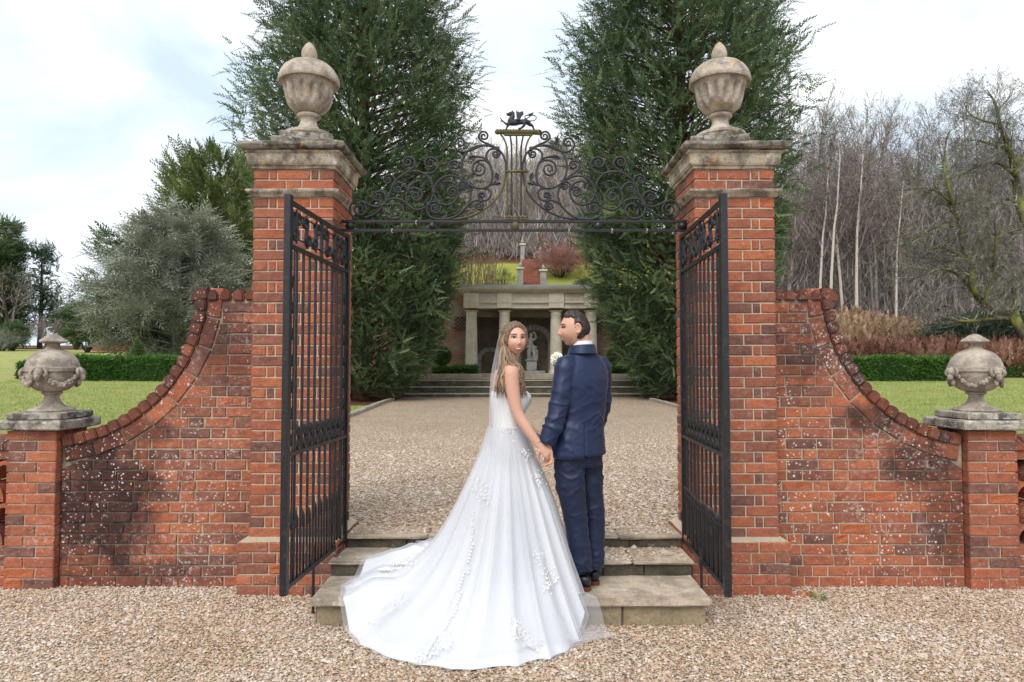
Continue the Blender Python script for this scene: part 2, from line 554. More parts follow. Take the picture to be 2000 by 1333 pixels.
def sheet(name, x0, x1, y0, y1, z, mat, nx=2, ny=2):
    xs, ys = np.linspace(x0, x1, nx), np.linspace(y0, y1, ny)
    A, B = np.meshgrid(xs, ys)
    v = np.stack([A.ravel(), B.ravel(), np.full(A.size, z)], 1)
    i = np.arange(ny - 1)[:, None] * nx + np.arange(nx - 1)[None]
    f = np.stack([i, i + 1, i + 1 + nx, i + nx], -1).reshape(-1, 4)
    return tag(link(name, idx_mesh(name, v, f, mat)), kind='structure')
sheet('gravel_forecourt', -40, 40, -30, 5.2, 0.0, M['gravel'])
CZ = .352                                   # level of the inner court
mb = MB()
ct = [(-1.23, 5.30), (1.255, 5.30), (1.255, 5.56), (4.6, 5.56), (5.2, 27.3), (-4.3, 27.3), (-4.1, 5.56), (-1.23, 5.56)]
mb.add([(x, y, CZ - .006) for x, y in ct], [tuple(range(len(ct)))])
tag(mb.build('gravel_court', M['gravel_far']), kind='structure')

ms = Mat('gravel_stones', 0.75, 0.3)
tn = ms.attr('tint')
cs = ms.ramp(tn, [(0.0, (.09, .068, .06)), (.09, (.26, .15, .10)), (.28, (.47, .32, .215)), (.5, (.585, .435, .315)), (.72, (.68, .555, .45)), (.9, (.78, .695, .63)), (1.0, (.84, .80, .77))])
ms.color(ms.mix(ms.noise(ms.geo(), 160, 3), cs, ms.mix(0.4, cs, (.25, .17, .1))))
M['pebble'] = ms.m
def pebbles(name, n, sampler, size, label):
    pts = sampler(n)
    n = len(pts)
    r = size * np.exp(rng.normal(0, .34, n))
    dirs = np.array([(1, 0, 0), (0, 1, 0), (-1, 0, 0), (0, -1, 0), (0, 0, 1)], float)
    ang = rng.uniform(0, 2 * np.pi, n)
    c, s = np.cos(ang), np.sin(ang)
    v = np.repeat(dirs[None], n, 0) * (1 + rng.uniform(-.35, .35, (n, 5, 1)))
    v += rng.normal(0, .18, (n, 5, 3))
    v[:, :, 0] *= rng.uniform(.8, 1.35, (n, 1))
    v[:, :, 2] *= .75
    w = np.empty_like(v)
    w[:, :, 0] = v[:, :, 0] * c[:, None] - v[:, :, 1] * s[:, None]
    w[:, :, 1] = v[:, :, 0] * s[:, None] + v[:, :, 1] * c[:, None]
    w[:, :, 2] = v[:, :, 2]
    w = w * r[:, None, None] + pts[:, None, :]
    f = np.array([(0, 1, 4), (1, 2, 4), (2, 3, 4), (3, 0, 4)])
    faces = (np.arange(n)[:, None, None] * 5 + f[None]).reshape(-1, 3)
    t = np.clip(rng.beta(2.1, 1.9, n) + .10 * np.sin(pts[:, 0] * 2.3 + 1.1 * np.sin(pts[:, 1] * 3)) * np.sin(pts[:, 1] * 2.7 + .8 * np.sin(pts[:, 0] * 2)), 0, 1)
    o = link(name, idx_mesh(name, w.reshape(-1, 3), faces, M['pebble'], np.repeat(t, 5)))
    tag(o, label, 'gravel', kind='stuff')
def samp_front(n):
    y = 3.0 + 2.05 * rng.beta(1.25, 1.0, n)
    x = rng.uniform(-1, 1, n) * (y * .78 + .8)
    k = ~((np.abs(x) < 1.17) & (y > 4.26))
    x, y = x[k], y[k]
    return np.stack([x, y, rng.uniform(-.001, .006, len(x))], 1)
def samp_court(n):
    y = 5.32 + 9 * rng.beta(1, 2.3, n)
    x = rng.uniform(-1, 1, n) * (y * .27 + .3) + .03
    k = ~((np.abs(x) > 1.2) & (y < 5.6))
    x, y = x[k], y[k]
    a = np.stack([x, y, CZ + rng.uniform(-.005, .003, len(x))], 1)
    # pebbles kicked down on to the treads
    m_ = 1500
    y2 = 5.06 + .28 * np.sqrt(rng.random(m_)); b = np.stack([rng.uniform(-1.2, 1.22, m_), y2, np.full(m_, .3565)], 1)
    y3 = 4.73 + .34 * rng.random(1100); c = np.stack([np.clip(rng.normal(.45, .45, 1100), -1.2, 1.2), y3, np.full(1100, .2685)], 1)
    return np.concatenate([a, b, c])
pebbles('loose_gravel', 104000, samp_front, .0066, 'loose golden brown gravel of the forecourt before the steps')
pebbles('court_gravel', 34000, samp_court, .0085, 'loose golden brown gravel of the court behind the gate')

# ---------------------------------------------------------------- bricks
_bricks = {}
def brick_mesh(w, h, d, seed, mat, broken=False):
    key = (round(w, 3), round(h, 3), round(d, 3), seed, mat.name, broken)
    if key in _bricks:
        return _bricks[key]
    rr = random.Random(hash(key[:4]) & 0xffff)
    nx = 4 if w > .15 else 3
    ch = .005
    jy = .0022 if not broken else .004
    fr, ou = {}, {}
    v, f = [], []
    for j in range(3):
        for i in range(nx):
            edge = i in (0, nx - 1) or j in (0, 2)
            x = ch + (w - 2 * ch) * i / (nx - 1) + rr.uniform(-1, 1) * .0022
            z = ch + (h - 2 * ch) * j / 2 + rr.uniform(-1, 1) * .0018
            y = rr.uniform(-jy, jy) + (.0035 if broken else 0) * (0.3 if edge else 1)
            v.append((x, y, z))
    for j in range(2):
        for i in range(nx - 1):
            a = j * nx + i
            f.append((a, a + 1, a + nx + 1, a + nx))
    ring = [i for i in range(nx)] + [nx * j + nx - 1 for j in (1, 2)] + [2 * nx + i for i in range(nx - 2, -1, -1)] + [nx]
    k0 = len(v)
    for q in ring:
        i, j = q % nx, q // nx
        x = 0 if i == 0 else w if i == nx - 1 else w * i / (nx - 1)
        z = 0 if j == 0 else h if j == 2 else h / 2
        v.append((x + rr.uniform(-1, 1) * .0012, ch + (.002 if broken else 0) * rr.random(), z + rr.uniform(-1, 1) * .0012))
    k1 = len(v)
    for q in range(len(ring)):
        x, y, z = v[k0 + q]
        v.append((x, d, z))
    n = len(ring)
    for q in range(n):
        r = (q + 1) % n
        f.append((ring[q], k0 + q, k0 + r, ring[r]))
        f.append((k0 + q, k1 + q, k1 + r, k0 + r))
    f.append(tuple(k1 + q for q in range(n)))
    m = MB()
    m.add(v, f)
    _bricks[key] = m.mesh('brick', mat)
    return _bricks[key]

def lay(parent, x, y, z, w, h, d, mat, rz=0.0, broken=0.02):
    br = rnd.random() < broken
    me = brick_mesh(w, h, d, rnd.randrange(5), M['spall'] if br else mat, br)
    o = link('brick', me, parent, (x, y, z))
    o.rotation_euler = (rnd.uniform(-.004, .004), rnd.uniform(-.006, .006), rz)
    return o

J = .010
def pillar_course(parent, cx, half, y0, depth, z, h, odd, mat, sides=(-1, 1), broken=.012):
    """one course of a pier in Flemish bond: front row plus both returns"""
    W = half * 2
    if W < .45:
        rows = [.215, W - .225] if odd else [W - .225, .215]
    elif W < .62:
        s_ = (W - .02 - .1025) / 2
        rows = [s_, .1025, s_] if odd else [.1025, .05, W - .345, .05, .1025]
    else:
        rows = [.215, W - 2 * J - .43, .215] if odd else [.1025, .16, W - .565, .16, .1025]
    x = cx - half
    for i, w in enumerate(rows):
        d = .1025 if (odd or 0 < i < len(rows) - 1) else .215
        if W < .45:
            d = .1025 if w > .2 else .215
            d = min(d, depth)
        lay(parent, x, y0 + rnd.uniform(-.0015, .0015), z, w, h, d, mat, 0, broken)
        x += w + J
    for sd in sides:
        edge = rows[0] if sd < 0 else rows[-1]
        st = (.1025 if (odd or edge > .2) and not (W >= .45 and not odd) else .215) + J
        ln = depth - st
        parts = []
        while ln > .02:
            w = .215 if ln > .33 else min(ln, .215) if ln < .225 else ln / 2 - J / 2
            parts.append(w)
            ln -= w + J
        yy = st
        for w in parts:
            if sd > 0:      # right-hand return, brick face looks to +x
                lay(parent, cx + half + rnd.uniform(-.0015, .0015), y0 + yy, z, w, h, .1025, mat, R(90), broken)
            else:
                lay(parent, cx - half + rnd.uniform(-.0015, .0015), y0 + yy + w, z, w, h, .1025, mat, R(-90), broken)
            yy += w + J

def mould(mb, cx, cy, half, prof, wob=0.0, rs=None, sub=5):
    """square moulding: prof (offset, z); edges a little worn"""
    rs = rs or random.Random(3)
    n = 4 * sub
    v, f = [], []
    for off, z in prof:
        e = half + off
        cs = [(-e, -e), (e, -e), (e, e), (-e, e)]
        for k in range(4):
            (ax, ay), (bx, by) = cs[k], cs[(k + 1) % 4]
            for i in range(sub):
                t = i / sub
                v.append((cx + ax + (bx - ax) * t + rs.uniform(-wob, wob), cy + ay + (by - ay) * t + rs.uniform(-wob, wob), z + rs.uniform(-wob, wob)))
    for i in range(len(prof) - 1):
        for k in range(n):
            a, b = i * n + k, i * n + (k + 1) % n
            f.append((a, b, b + n, a + n))
    f.append(tuple(reversed(range(n))))
    f.append(tuple(range((len(prof) - 1) * n, len(prof) * n)))
    return mb.add(v, f)

PY, PH, PD = 4.87, .2875, .575
PILLARS = (('left', -1.572), ('right', 1.600))
def gate_pillar(side, cx):
    o = empty('gate_pillar', (cx, PY + PH, 0))
    tag(o, 'tall red brick gate pillar beside the bare wood and birch trees' if side == 'right' else
        'tall red brick gate pillar beside the grey lichen-covered tree', 'pillar', 'brick gate pillars')
    loc = Vector((cx, PY + PH, 0))
    inv = lambda ob: setattr(ob, 'location', Vector(ob.location) - loc)
    before = set(bpy.data.objects)
    mb = MB()
    mb.box(cx - PH + .0085, cx + PH - .0085, PY + .0085, PY + PD, .37, 2.82)
    mb.box(cx - PH + .0085, cx + PH - .0085, PY + .0085, PY + PD, 2.86, 3.02)
    mb.box(cx - PH - .049, cx + PH + .049, PY - .049, PY + PD + .055, -.05, .366)
    mb.prism([(cx - PH - .055, .366), (cx + PH + .055, .366), (cx + PH + .01, .392), (cx - PH - .01, .392)], 'y', PY - .045, PY + PD + .05)
    mb.build('mortar_core', M['mortar'], o)
    for k in range(5):
        pillar_course(o, cx, PH + .06, PY - .06, PD + .1, .0 + k * .0752, .0655, k % 2 == 0, M['brick_pillar'], broken=.05)
    pitch = (2.815 - .385) / 32
    for k in range(32):
        pillar_course(o, cx, PH, PY, PD, .385 + k * pitch, pitch - .0095, k % 2 == 0, M['brick_pillar'])
    for k in range(2):
        pillar_course(o, cx, PH, PY, PD, 2.868 + k * .0755, .066, k % 2 == 0, M['brick_pillar'])
    cy = PY + PH
    mb = MB()
    mould(mb, cx, cy, PH, [(-.02, 2.812), (.014, 2.814), (.022, 2.826), (.034, 2.836), (.042, 2.846), (.046, 2.858), (.036, 2.866), (-.02, 2.870)], .0022)
    mb.build('string_course', M['stone'], o, smooth=30)
    mb = MB()
    mould(mb, cx, cy, PH, [(-.02, 3.016), (.012, 3.018), (.016, 3.034), (.030, 3.040), (.032, 3.050), (.036, 3.054), (.040, 3.122), (.052, 3.130),
                           (.056, 3.140), (.03, 3.142)], .0025)
    mb.build('cornice', M['stone'], o, smooth=30)
    mb = MB()
    mould(mb, cx, cy, PH, [(.03, 3.143), (.074, 3.147), (.088, 3.158), (.094, 3.172), (.092, 3.186), (.080, 3.198), (.05, 3.206), (-.05, 3.212)], .004, sub=9)
    mb.build('cornice_top', M['stone_dark'], o, smooth=30)
    for ob in set(bpy.data.objects) - before:
        inv(ob)
    return o
for side, cx in PILLARS:
    gate_pillar(side, cx)

# ---------------------------------------------------------------- tall urns on the gate pillars
def tall_urn(cx, cz, label, rz):
    o = empty('stone_urn', (cx, PY + PH, cz), rz)
    tag(o, label, 'urn', 'lidded stone urns on the gate pillars')
    mb = MB()
    mould(mb, 0, 0, .235, [(0, 0), (.004, .01), (.003, .055), (-.008, .066), (-.05, .068)], .002, sub=3)
    mb.build('lower_plinth', M['stone_dark'], o)
    mb = MB()
    mould(mb, 0, 0, .185, [(0, .066), (.003, .075), (.002, .115), (-.006, .123), (-.03, .125)], .002, sub=3)
    mb.build('upper_plinth', M['stone_cap'], o)
    b = .125
    prof = [(.178, b), (.188, b + .012), (.186, b + .03), (.168, b + .04), (.13, b + .05), (.09, b + .07), (.066, b + .105), (.060, b + .135),
            (.064, b + .155), (.084, b + .162), (.090, b + .174), (.084, b + .186), (.070, b + .190)]
    mb = MB()
    mb.lathe(prof, seg=40)
    mb.build('foot', M['stone_urn'], o, smooth=35)
    c = b + .19
    body = [(.068, 0), (.10, .012), (.135, .04), (.158, .075), (.170, .115), (.178, .16), (.186, .20), (.192, .225), (.20, .232), (.2, .25)]
    pr = []
    for i in range(len(body) - 1):
        for k in range(3):
            t = k / 3
            pr.append((body[i][0] + (body[i + 1][0] - body[i][0]) * t, c + body[i][1] + (body[i + 1][1] - body[i][1]) * t))
    pr.append((body[-1][0], c + body[-1][1]))
    def flute(r, z, a):
        h = (z - c)
        k = max(0, min(1, (h - .055) / .03)) * max(0, min(1, (.205 - h) / .02))
        w = (math.cos(a * 14) + 1) / 2
        return r - .026 * k * (w ** 2.2) + .004 * k * (1 - w)
    mb = MB()
    mb.lathe(pr, seg=140, rf=flute)
    mb.build('bowl', M['stone_urn'], o, smooth=35)
    l = c + .236
    lid = [(.195, l), (.222, l - .004), (.228, l + .008), (.226, l + .03), (.214, l + .07), (.19, l + .11), (.15, l + .145), (.10, l + .166), (.05, l + .174)]
    mb = MB()
    mb.lathe(lid, seg=72, rf=lambda r, z, a: r * (1 + .012 * abs(math.cos(a * 6)) * min(1, r / .2)))
    mb.build('lid', M['stone_urn'], o, smooth=35)
    e = l + .17
    fin = [(.034, e), (.04, e + .006), (.05, e + .02), (.058, e + .045), (.058, e + .07), (.05, e + .10), (.034, e + .13), (.016, e + .15), (.004, e + .158)]
    mb = MB()
    mb.lathe(fin, seg=20, rf=lambda r, z, a: r * (1 + .05 * math.cos(a * 7 + z * 25)))
    mb.build('finial', M['stone_urn'], o, smooth=60)
tall_urn(-1.556, 3.204, 'lidded stone urn with egg finial on the pillar beside the lichen-covered tree', .2)
tall_urn(1.592, 3.204, 'lidded stone urn with orange lichen on the pillar beside the bare wood', 1.1)

# ---------------------------------------------------------------- sweeping wing walls
WY, WD = 5.0, .33
def wing_wall(sg, xp, cx0, matk, label):
    """sg -1 left, +1 right; xp = x of pillar side; circle centre (cx0, 2.17)"""
    mat = M[matk]
    cxc, czc, RR = cx0, 2.175, 1.085          # centre of the sweep, radius of its outer (coping) edge
    ztop = 2.16
    xe = sg * 3.28                            # inner face of the end pier
    o = empty('wing_wall', (sg * 2.6, WY + .15, 0))
    tag(o, label, 'wall', 'swept brick wing walls')
    off = Vector(o.location)
    before = set(bpy.data.objects)
    cop, ring2 = .085, .195                   # depth of coping ring and of the second ring
    def topz(x, r):
        dx = abs(x - cxc)
        if dx >= r: return ztop - .085
        return czc - math.sqrt(r * r - dx * dx)
    # mortar core
    pts = [(xp - sg * .02, -.05), (xp - sg * .02, ztop - .03)]
    rc = RR + .03
    xs = cxc - sg * rc * 1.0
    for i in range(25):
        a = math.pi / 2 * i / 24
        pts.append((cxc - sg * rc * math.cos(a) if True else 0, min(ztop - .03, czc - rc * math.sin(a))))
    pts = [p for p in pts if (sg * p[0] <= sg * xe + .001)]
    pts += [(xe, topz(xe, rc)), (xe, -.05)]
    m = MB()
    m.prism(pts, 'y', WY + .009, WY + WD - .008)
    m.build('mortar_core', M['mortar_left' if sg < 0 else 'mortar_right'], o)
    # courses, clipped by the inner edge of the two rings
    rin = RR + ring2 + .008
    k, pitch = 0, .0765
    while True:
        z = .004 + k * pitch
        h = pitch - .010
        if z + h > ztop - cop - .004: break
        # limit of this course at its foot and at its head: the last brick is cut to the curve
        zt = z + h
        def cut(zq):
            dz = czc - zq
            return cxc - sg * math.sqrt(max(0, rin * rin - dz * dz)) if dz < rin else xe
        lim, limt = cut(z), cut(zt)
        if zt > 1.95: lim = limt = cxc - sg * (RR + ring2 * .98)
        x = xp
        end = lim if sg * lim < sg * xe else xe
        seq = k % 2
        first = True
        while sg * (end - x) > .03:
            w = .215 if seq % 2 == 0 else .1025
            if first:
                w = rnd.choice([.06, .10, .15, .2]) if k % 2 else rnd.choice([.1025, .215])
                first = False
            w += rnd.uniform(-.004, .004)
            if rnd.random() < .16: seq += 1
            rest = sg * (end - x)
            if rest < w + .055: w = rest
            if w > .26:
                w = rest / 2 - J / 2
            x0 = x if sg > 0 else x - w
            if rest - w < .001 and abs(limt - lim) > .012 and sg * lim < sg * xe + .2:
                xt = sg * min(sg * limt, sg * xe)
                poly = [(0, 0), (sg * w, 0), (xt - x, h), (0, h)] if sg * (xt - x) > .012 else [(0, 0), (sg * w, 0), (0, h * .9)]
                mbb = MB(); mbb.prism(poly, 'y', 0, .1)
                link('brick', mbb.mesh('brick', mat), o, (x, WY + .001, z))
                x += sg * (w + J)
                continue
            lay(o, x0, WY + rnd.uniform(-.003, .003), z + rnd.uniform(-.001, .001), w, h, .1, mat, 0, .035)
            x += sg * (w + J)
            seq += 1
        k += 1
    # stretcher ring below the coping
    def ringpt(r, a): return Vector((cxc - sg * r * math.cos(a), 0, czc - r * math.sin(a)))
    def ring(r0, r1, step, y0, y1, name, mk, a_end, rounded=False):
        n = max(2, int(a_end * (r0 + r1) / 2 / step))
        for i in range(n):
            g = (.0028 if rounded else .0055) / r0
            a0, a1 = a_end * i / n + g, a_end * (i + 1) / n - g
            poly = [ringpt(r0, a0), ringpt(r0, a1), ringpt(r1, a1), ringpt(r1, a0)]
            if rounded:
                am = (a0 + a1) / 2
                poly = [ringpt(r0 + .012, a0), ringpt(r0 + .001, a0 * .75 + a1 * .25), ringpt(r0 - .002, am), ringpt(r0 + .001, a0 * .25 + a1 * .75), ringpt(r0 + .012, a1), ringpt(r1, a1), ringpt(r1, a0)]
            c = sum(poly, Vector()) / len(poly)
            jy = rnd.uniform(-.004, .004)
            jr = (c - Vector((cxc, 0, czc))).normalized() * rnd.uniform(-.004, .004)
            mbb = MB()
            mbb.prism([(p.x - c.x, p.z - c.z) for p in poly], 'y', y0 - WY, y1 - WY)
            me = mbb.mesh('brick', M[mk])
            bm = bmesh.new(); bm.from_mesh(me)
            bmesh.ops.bevel(bm, geom=bm.edges[:], offset=.006 if not rounded else .008, segments=1 if not rounded else 2, affect='EDGES')
            bm.to_mesh(me); bm.free()
            link(name, me, o, (c.x + jr.x, WY + jy, c.z + jr.z))
    aend = math.asin(min(1, abs(xe - cxc) and 1.0)) if abs(xe - cxc) < .05 else math.acos(max(-1, min(1, -sg * (xe - cxc) / RR)))
    a_top = .02
    ring(RR + cop + .008, RR + ring2, .205, WY - .004, WY + .1, 'brick', matk, aend)
    ring(RR, RR + cop, .083, WY - .022, WY + WD + .02, 'coping_brick', 'brick_coping', aend, True)
    # level coping at the top, beside the pillar
    x_in = cxc - sg * (RR - .02)
    n = 5
    wdt = abs(x_in - xp) / n
    for i in range(n):
        xa = xp + sg * (i * wdt + .005)
        xb = xp + sg * ((i + 1) * wdt - .005)
        last = i == n - 1
        x0, x1 = min(xa, xb), max(xa, xb)
        z0, z1 = ztop - cop + rnd.uniform(-.003, .003), ztop + rnd.uniform(-.006, .004)
        r_ = .03
        xo = [(x0, z0), (x1, z0), (x1, z1 - r_), (x1 - .012, z1 - .006), ((x0 + x1) / 2, z1 + .004), (x0 + .012, z1 - .006), (x0, z1 - r_)]
        if last:
            ex = (x1 + .025) if sg > 0 else (x0 - .025)
            if sg > 0: xo = [(x0, z0), (ex, z0 - .01), (ex, z1 - .05), (ex - .03, z1 - .012), (x0 + .012, z1), (x0, z1 - r_)]
            else: xo = [(ex, z0 - .01), (x1, z0), (x1, z1 - r_), (x1 - .012, z1), (ex + .03, z1 - .012), (ex, z1 - .05)]
        mbb = MB()
        mbb.prism(xo, 'y', WY - .02, WY + WD + .02)
        me = mbb.mesh('coping_brick', M['brick_coping'])
        bm = bmesh.new(); bm.from_mesh(me)
        bmesh.ops.bevel(bm, geom=bm.edges[:], offset=.012, segments=2, affect='EDGES')
        bm.to_mesh(me); bm.free()
        link('coping_brick', me, o)
    for ob in set(bpy.data.objects) - before:
        ob.location = Vector(ob.location) - off
    return o
wing_wall(-1, -1.868, -3.40, 'brick_left', 'sooty red brick wing wall sweeping down beneath the cone topiary and lichen-covered tree')
wing_wall(1, 1.896, 3.44, 'brick_right', 'white-speckled red brick wing wall sweeping down before the brown bracken bank')

# ---------------------------------------------------------------- end piers, caps and garlanded urns
PIY, PID = 4.945, .36
def end_pier(sg, label):
    cx = sg * 3.465
    hf = .178
    o = empty('brick_pier', (cx, PIY + .18, 0))
    tag(o, label, 'pier', 'low brick piers ending the wing walls')
    off = Vector(o.location)
    before = set(bpy.data.objects)
    mb = MB()
    mb.box(cx - hf + .011, cx + hf - .011, PIY + .011, PIY + PID, -.05, 1.13)
    mb.build('mortar_core', M['mortar'], o)
    n = 15
    pitch = 1.135 / n
    for k in range(n):
        W = 2 * hf
        odd = k % 2
        rows = [.215, W - .225] if odd else [W - .225, .215]
        x = cx - hf
        for w in rows:
            lay(o, x, PIY + rnd.uniform(-.002, .002), .003 + k * pitch, w, pitch - .0095, .105, M['brick_pier'], 0, .03)
            x += w + J
        for s2 in (-1, 1):
            for (ya, w) in ((.115, PID - .115),) if odd else ((.115, .1025), (.2275, PID - .2275)):
                if s2 > 0: lay(o, cx + hf, PIY + ya, .003 + k * pitch, w, pitch - .0095, .1, M['brick_pier'], R(90), .02)
                else: lay(o, cx - hf, PIY + ya + w, .003 + k * pitch, w, pitch - .0095, .1, M['brick_pier'], R(-90), .02)
    mb = MB()
    mould(mb, cx, PIY + .18, hf, [(-.04, 1.136), (.058, 1.138), (.066, 1.146), (.067, 1.195), (.058, 1.207), (-.1, 1.21)], .003, sub=4)
    mb.build('cap_slab', M['stone_cap'], o)
    for ob in set(bpy.data.objects) - before:
        ob.location = Vector(ob.location) - off
    # urn
    u = empty('garland_urn', (cx + (.02 if sg < 0 else .01), PIY + .18, 1.212), 0)
    tag(u, 'round stone urn with draped garlands on the pier beside the ' + ('pale lawn and cone topiary' if sg < 0 else 'brown bracken bank'), 'urn', 'garlanded stone urns on the end piers')
    ms_ = M['stone_swag']
    mb = MB()
    mould(mb, 0, 0, .19, [(0, 0), (.004, .006), (.004, .04), (-.004, .047), (-.03, .05)], .0018, sub=3)
    mb.build('base_plate', M['stone_cap'], u)
    b = .048
    mb = MB()
    mb.lathe([(.150, b), (.156, b + .010), (.150, b + .022), (.118, b + .032), (.085, b + .045), (.058, b + .075), (.048, b + .105), (.054, b + .125), (.068, b + .132), (.07, b + .142), (.06, b + .148)], seg=36)
    mb.build('foot', ms_, u, smooth=35)
    c = b + .146
    mb = MB()
    mb.lathe([(.058, c), (.10, c + .012), (.138, c + .042), (.162, c + .085), (.172, c + .125), (.174, c + .15), (.186, c + .153), (.188, c + .182), (.178, c + .186)], seg=48)
    mb.build('bowl', ms_, u, smooth=35)
    mb = MB()
    mb.lathe([(.178, c + .184), (.172, c + .21), (.155, c + .25), (.125, c + .285), (.085, c + .308), (.055, c + .318), (.045, c + .335), (.042, c + .365)], seg=44)
    mb.build('dome_lid', ms_, u, smooth=40)
    mb = MB()
    mb.lathe([(.042, c + .36), (.088, c + .368), (.094, c + .376), (.085, c + .388), (.06, c + .405), (.036, c + .424), (.014, c + .432), (.003, c + .434)], seg=28)
    mb.build('finial', ms_, u, smooth=40)
    # four rams' masks with garlands between
    zt = c + .165
    for q in range(4):
        a = math.pi * q / 2 + R(8)
        ca, sa = math.cos(a), math.sin(a)
        mb = MB()
        mb.ball((ca * .19, sa * .19, zt - .02), .034, 10, 6, (1, 1, 1.15))
        mb.ball((ca * .208, sa * .208, zt - .055), .022, 8, 6, (1, 1, 1.3))
        for e in (-1, 1):
            pts = []
            for i in range(11):
                t = i / 10 * 4.4
                rr_ = .034 * (1 - i / 14)
                pts.append((ca * (.186 + .012 * math.sin(t)) - sa * e * (.03 + rr_ * math.sin(t) * .9), sa * (.186 + .012 * math.sin(t)) + ca * e * (.03 + rr_ * math.sin(t) * .9), zt - .03 + rr_ * math.cos(t)))
            mb.tube(pts, [.014 - .0008 * i for i in range(11)], 6)
        mb.ball((ca * .186, sa * .186, zt - .095), .017, 8, 5, (1, 1, 1.6))
        mb.build('ram_mask', ms_, u, smooth='all')
        mb = MB()
        for i in range(15):
            t = (i + .5) / 15
            aa = a + math.pi / 2 * t
            sag = .115 * 4 * t * (1 - t)
            zz = zt + .004 - sag
            rr_ = .178 * math.sqrt(max(.2, 1 - max(0, (c + .14 - zz) / .17) ** 2))
            for e in range(3):
                mb.ball((math.cos(aa) * (rr_ + rnd.uniform(.0, .012)), math.sin(aa) * (rr_ + rnd.uniform(0, .012)), zz + rnd.uniform(-.012, .012)), rnd.uniform(.011, .016), 7, 5)
        tag(mb.build('garland', ms_, u, smooth='all'))
    return o
end_pier(-1, 'low red brick pier ending the sooty wall below the pale lawn')
end_pier(1, 'low red brick pier ending the white-speckled wall before the bracken bank')

# ---------------------------------------------------------------- low pierced tile wall beyond the piers
M['tile'] = brick_mat('arched_tile', [], .6)
def tile_wall(sg, label):
    o = empty('pierced_wall', (sg * 4.1, 5.15, 0))
    tag(o, label, 'wall', 'low pierced walls of arched tiles')
    off = Vector(o.location)
    before = set(bpy.data.objects)
    x0 = sg * 3.65
    x1 = sg * 6.1
    lo, hi = min(x0, x1), max(x0, x1)
    mb = MB(); mb.box(lo, hi, 5.008, 5.30, -.05, .29); mb.box(lo, hi, 5.008, 5.3, .92, .99); mb.build('mortar_core', M['mortar'], o)
    for k in range(4):
        x = lo - (.11 if k % 2 else 0)
        while x < hi:
            a, b = max(x, lo), min(x + .215, hi)
            if b - a > .04:
                lay(o, a, 5.0, .003 + k * .0755, b - a, .066, .1, M['brick_pier'])
            x += .225
    x = lo
    while x < hi - .05:
        w = min(.215, hi - x)
        lay(o, x, 5.0, .925, w, .064, .1, M['brick_pier'])
        x += w + J
    for r in range(4):
        for i in range(13):
            cx = lo + .09 + i * .185 + (.09 if r % 2 else 0)
            cz = .30 + r * .155
            pts_o = [(cx + .09 * math.cos(t), cz + .145 * math.sin(t)) for t in np.linspace(0, math.pi, 11)]
            pts_i = [(cx + .068 * math.cos(t), cz + .115 * math.sin(t)) for t in np.linspace(math.pi, 0, 11)]
            mb = MB(); mb.prism(pts_o + pts_i, 'y', 5.005, 5.28)
            mb.build('arched_tile', M['tile'], o)
    x = lo
    while x < hi - .03:
        w = .078
        poly = [(5.0 - .02, .99), (5.32, .99), (5.32, 1.03), (5.27, 1.075), (5.16, 1.09), (5.05, 1.075), (4.98, 1.03)]
        mb = MB(); mb.prism(poly, 'x', x, x + w)
        mb.build('coping_brick', M['brick_coping'], o)
        x += w + .008
    for ob in set(bpy.data.objects) - before:
        ob.location = Vector(ob.location) - off
tile_wall(-1, 'low pierced wall of arched tiles beside the pier below the pale lawn')
tile_wall(1, 'low pierced wall of arched tiles beside the pier before the bracken bank')

# ---------------------------------------------------------------- gate steps
M['stone_plinth'] = stone_mat('tan_step_block', (.33, .265, .17), (.11, .09, .06), .55, .05, .25, .9)
st = empty('gate_steps', (0, 4.7, 0))
tag(st, 'three worn stone steps leading up through the gateway', 'steps')
def slab_piece(name, x0, x1, y0, y1, z0, z1, mat, seed, ch=.012, wob=.004):
    rs = random.Random(seed)
    bm = bmesh.new()
    bmesh.ops.create_cube(bm, size=1)
    for w in bm.verts:
        w.co = ((x0 + x1) / 2 + w.co.x * (x1 - x0), (y0 + y1) / 2 + w.co.y * (y1 - y0), (z0 + z1) / 2 + w.co.z * (z1 - z0))
    bmesh.ops.subdivide_edges(bm, edges=[e for e in bm.edges if abs(e.verts[0].co.x - e.verts[1].co.x) > .1], cuts=max(2, int((x1 - x0) / .11)), use_grid_fill=True)
    bmesh.ops.bevel(bm, geom=[e for e in bm.edges if e.calc_face_angle(0) > .5], offset=ch, segments=2, affect='EDGES')
    for w in bm.verts:
        w.co += Vector((0, rs.uniform(-wob, wob), rs.uniform(-wob, wob) * .6))
    me = bpy.data.meshes.new(name)
    bm.to_mesh(me); bm.free()
    me.materials.append(mat)
    me.polygons.foreach_set('use_smooth', [True] * len(me.polygons))
    me.set_sharp_from_angle(angle=R(50))
    o = link(name, me, st)
    o.location = (0, -4.7, 0)
    return o
TR = [(.17, 4.255, 4.72), (.265, 4.705, 5.07), (.352, 5.055, 5.34)]
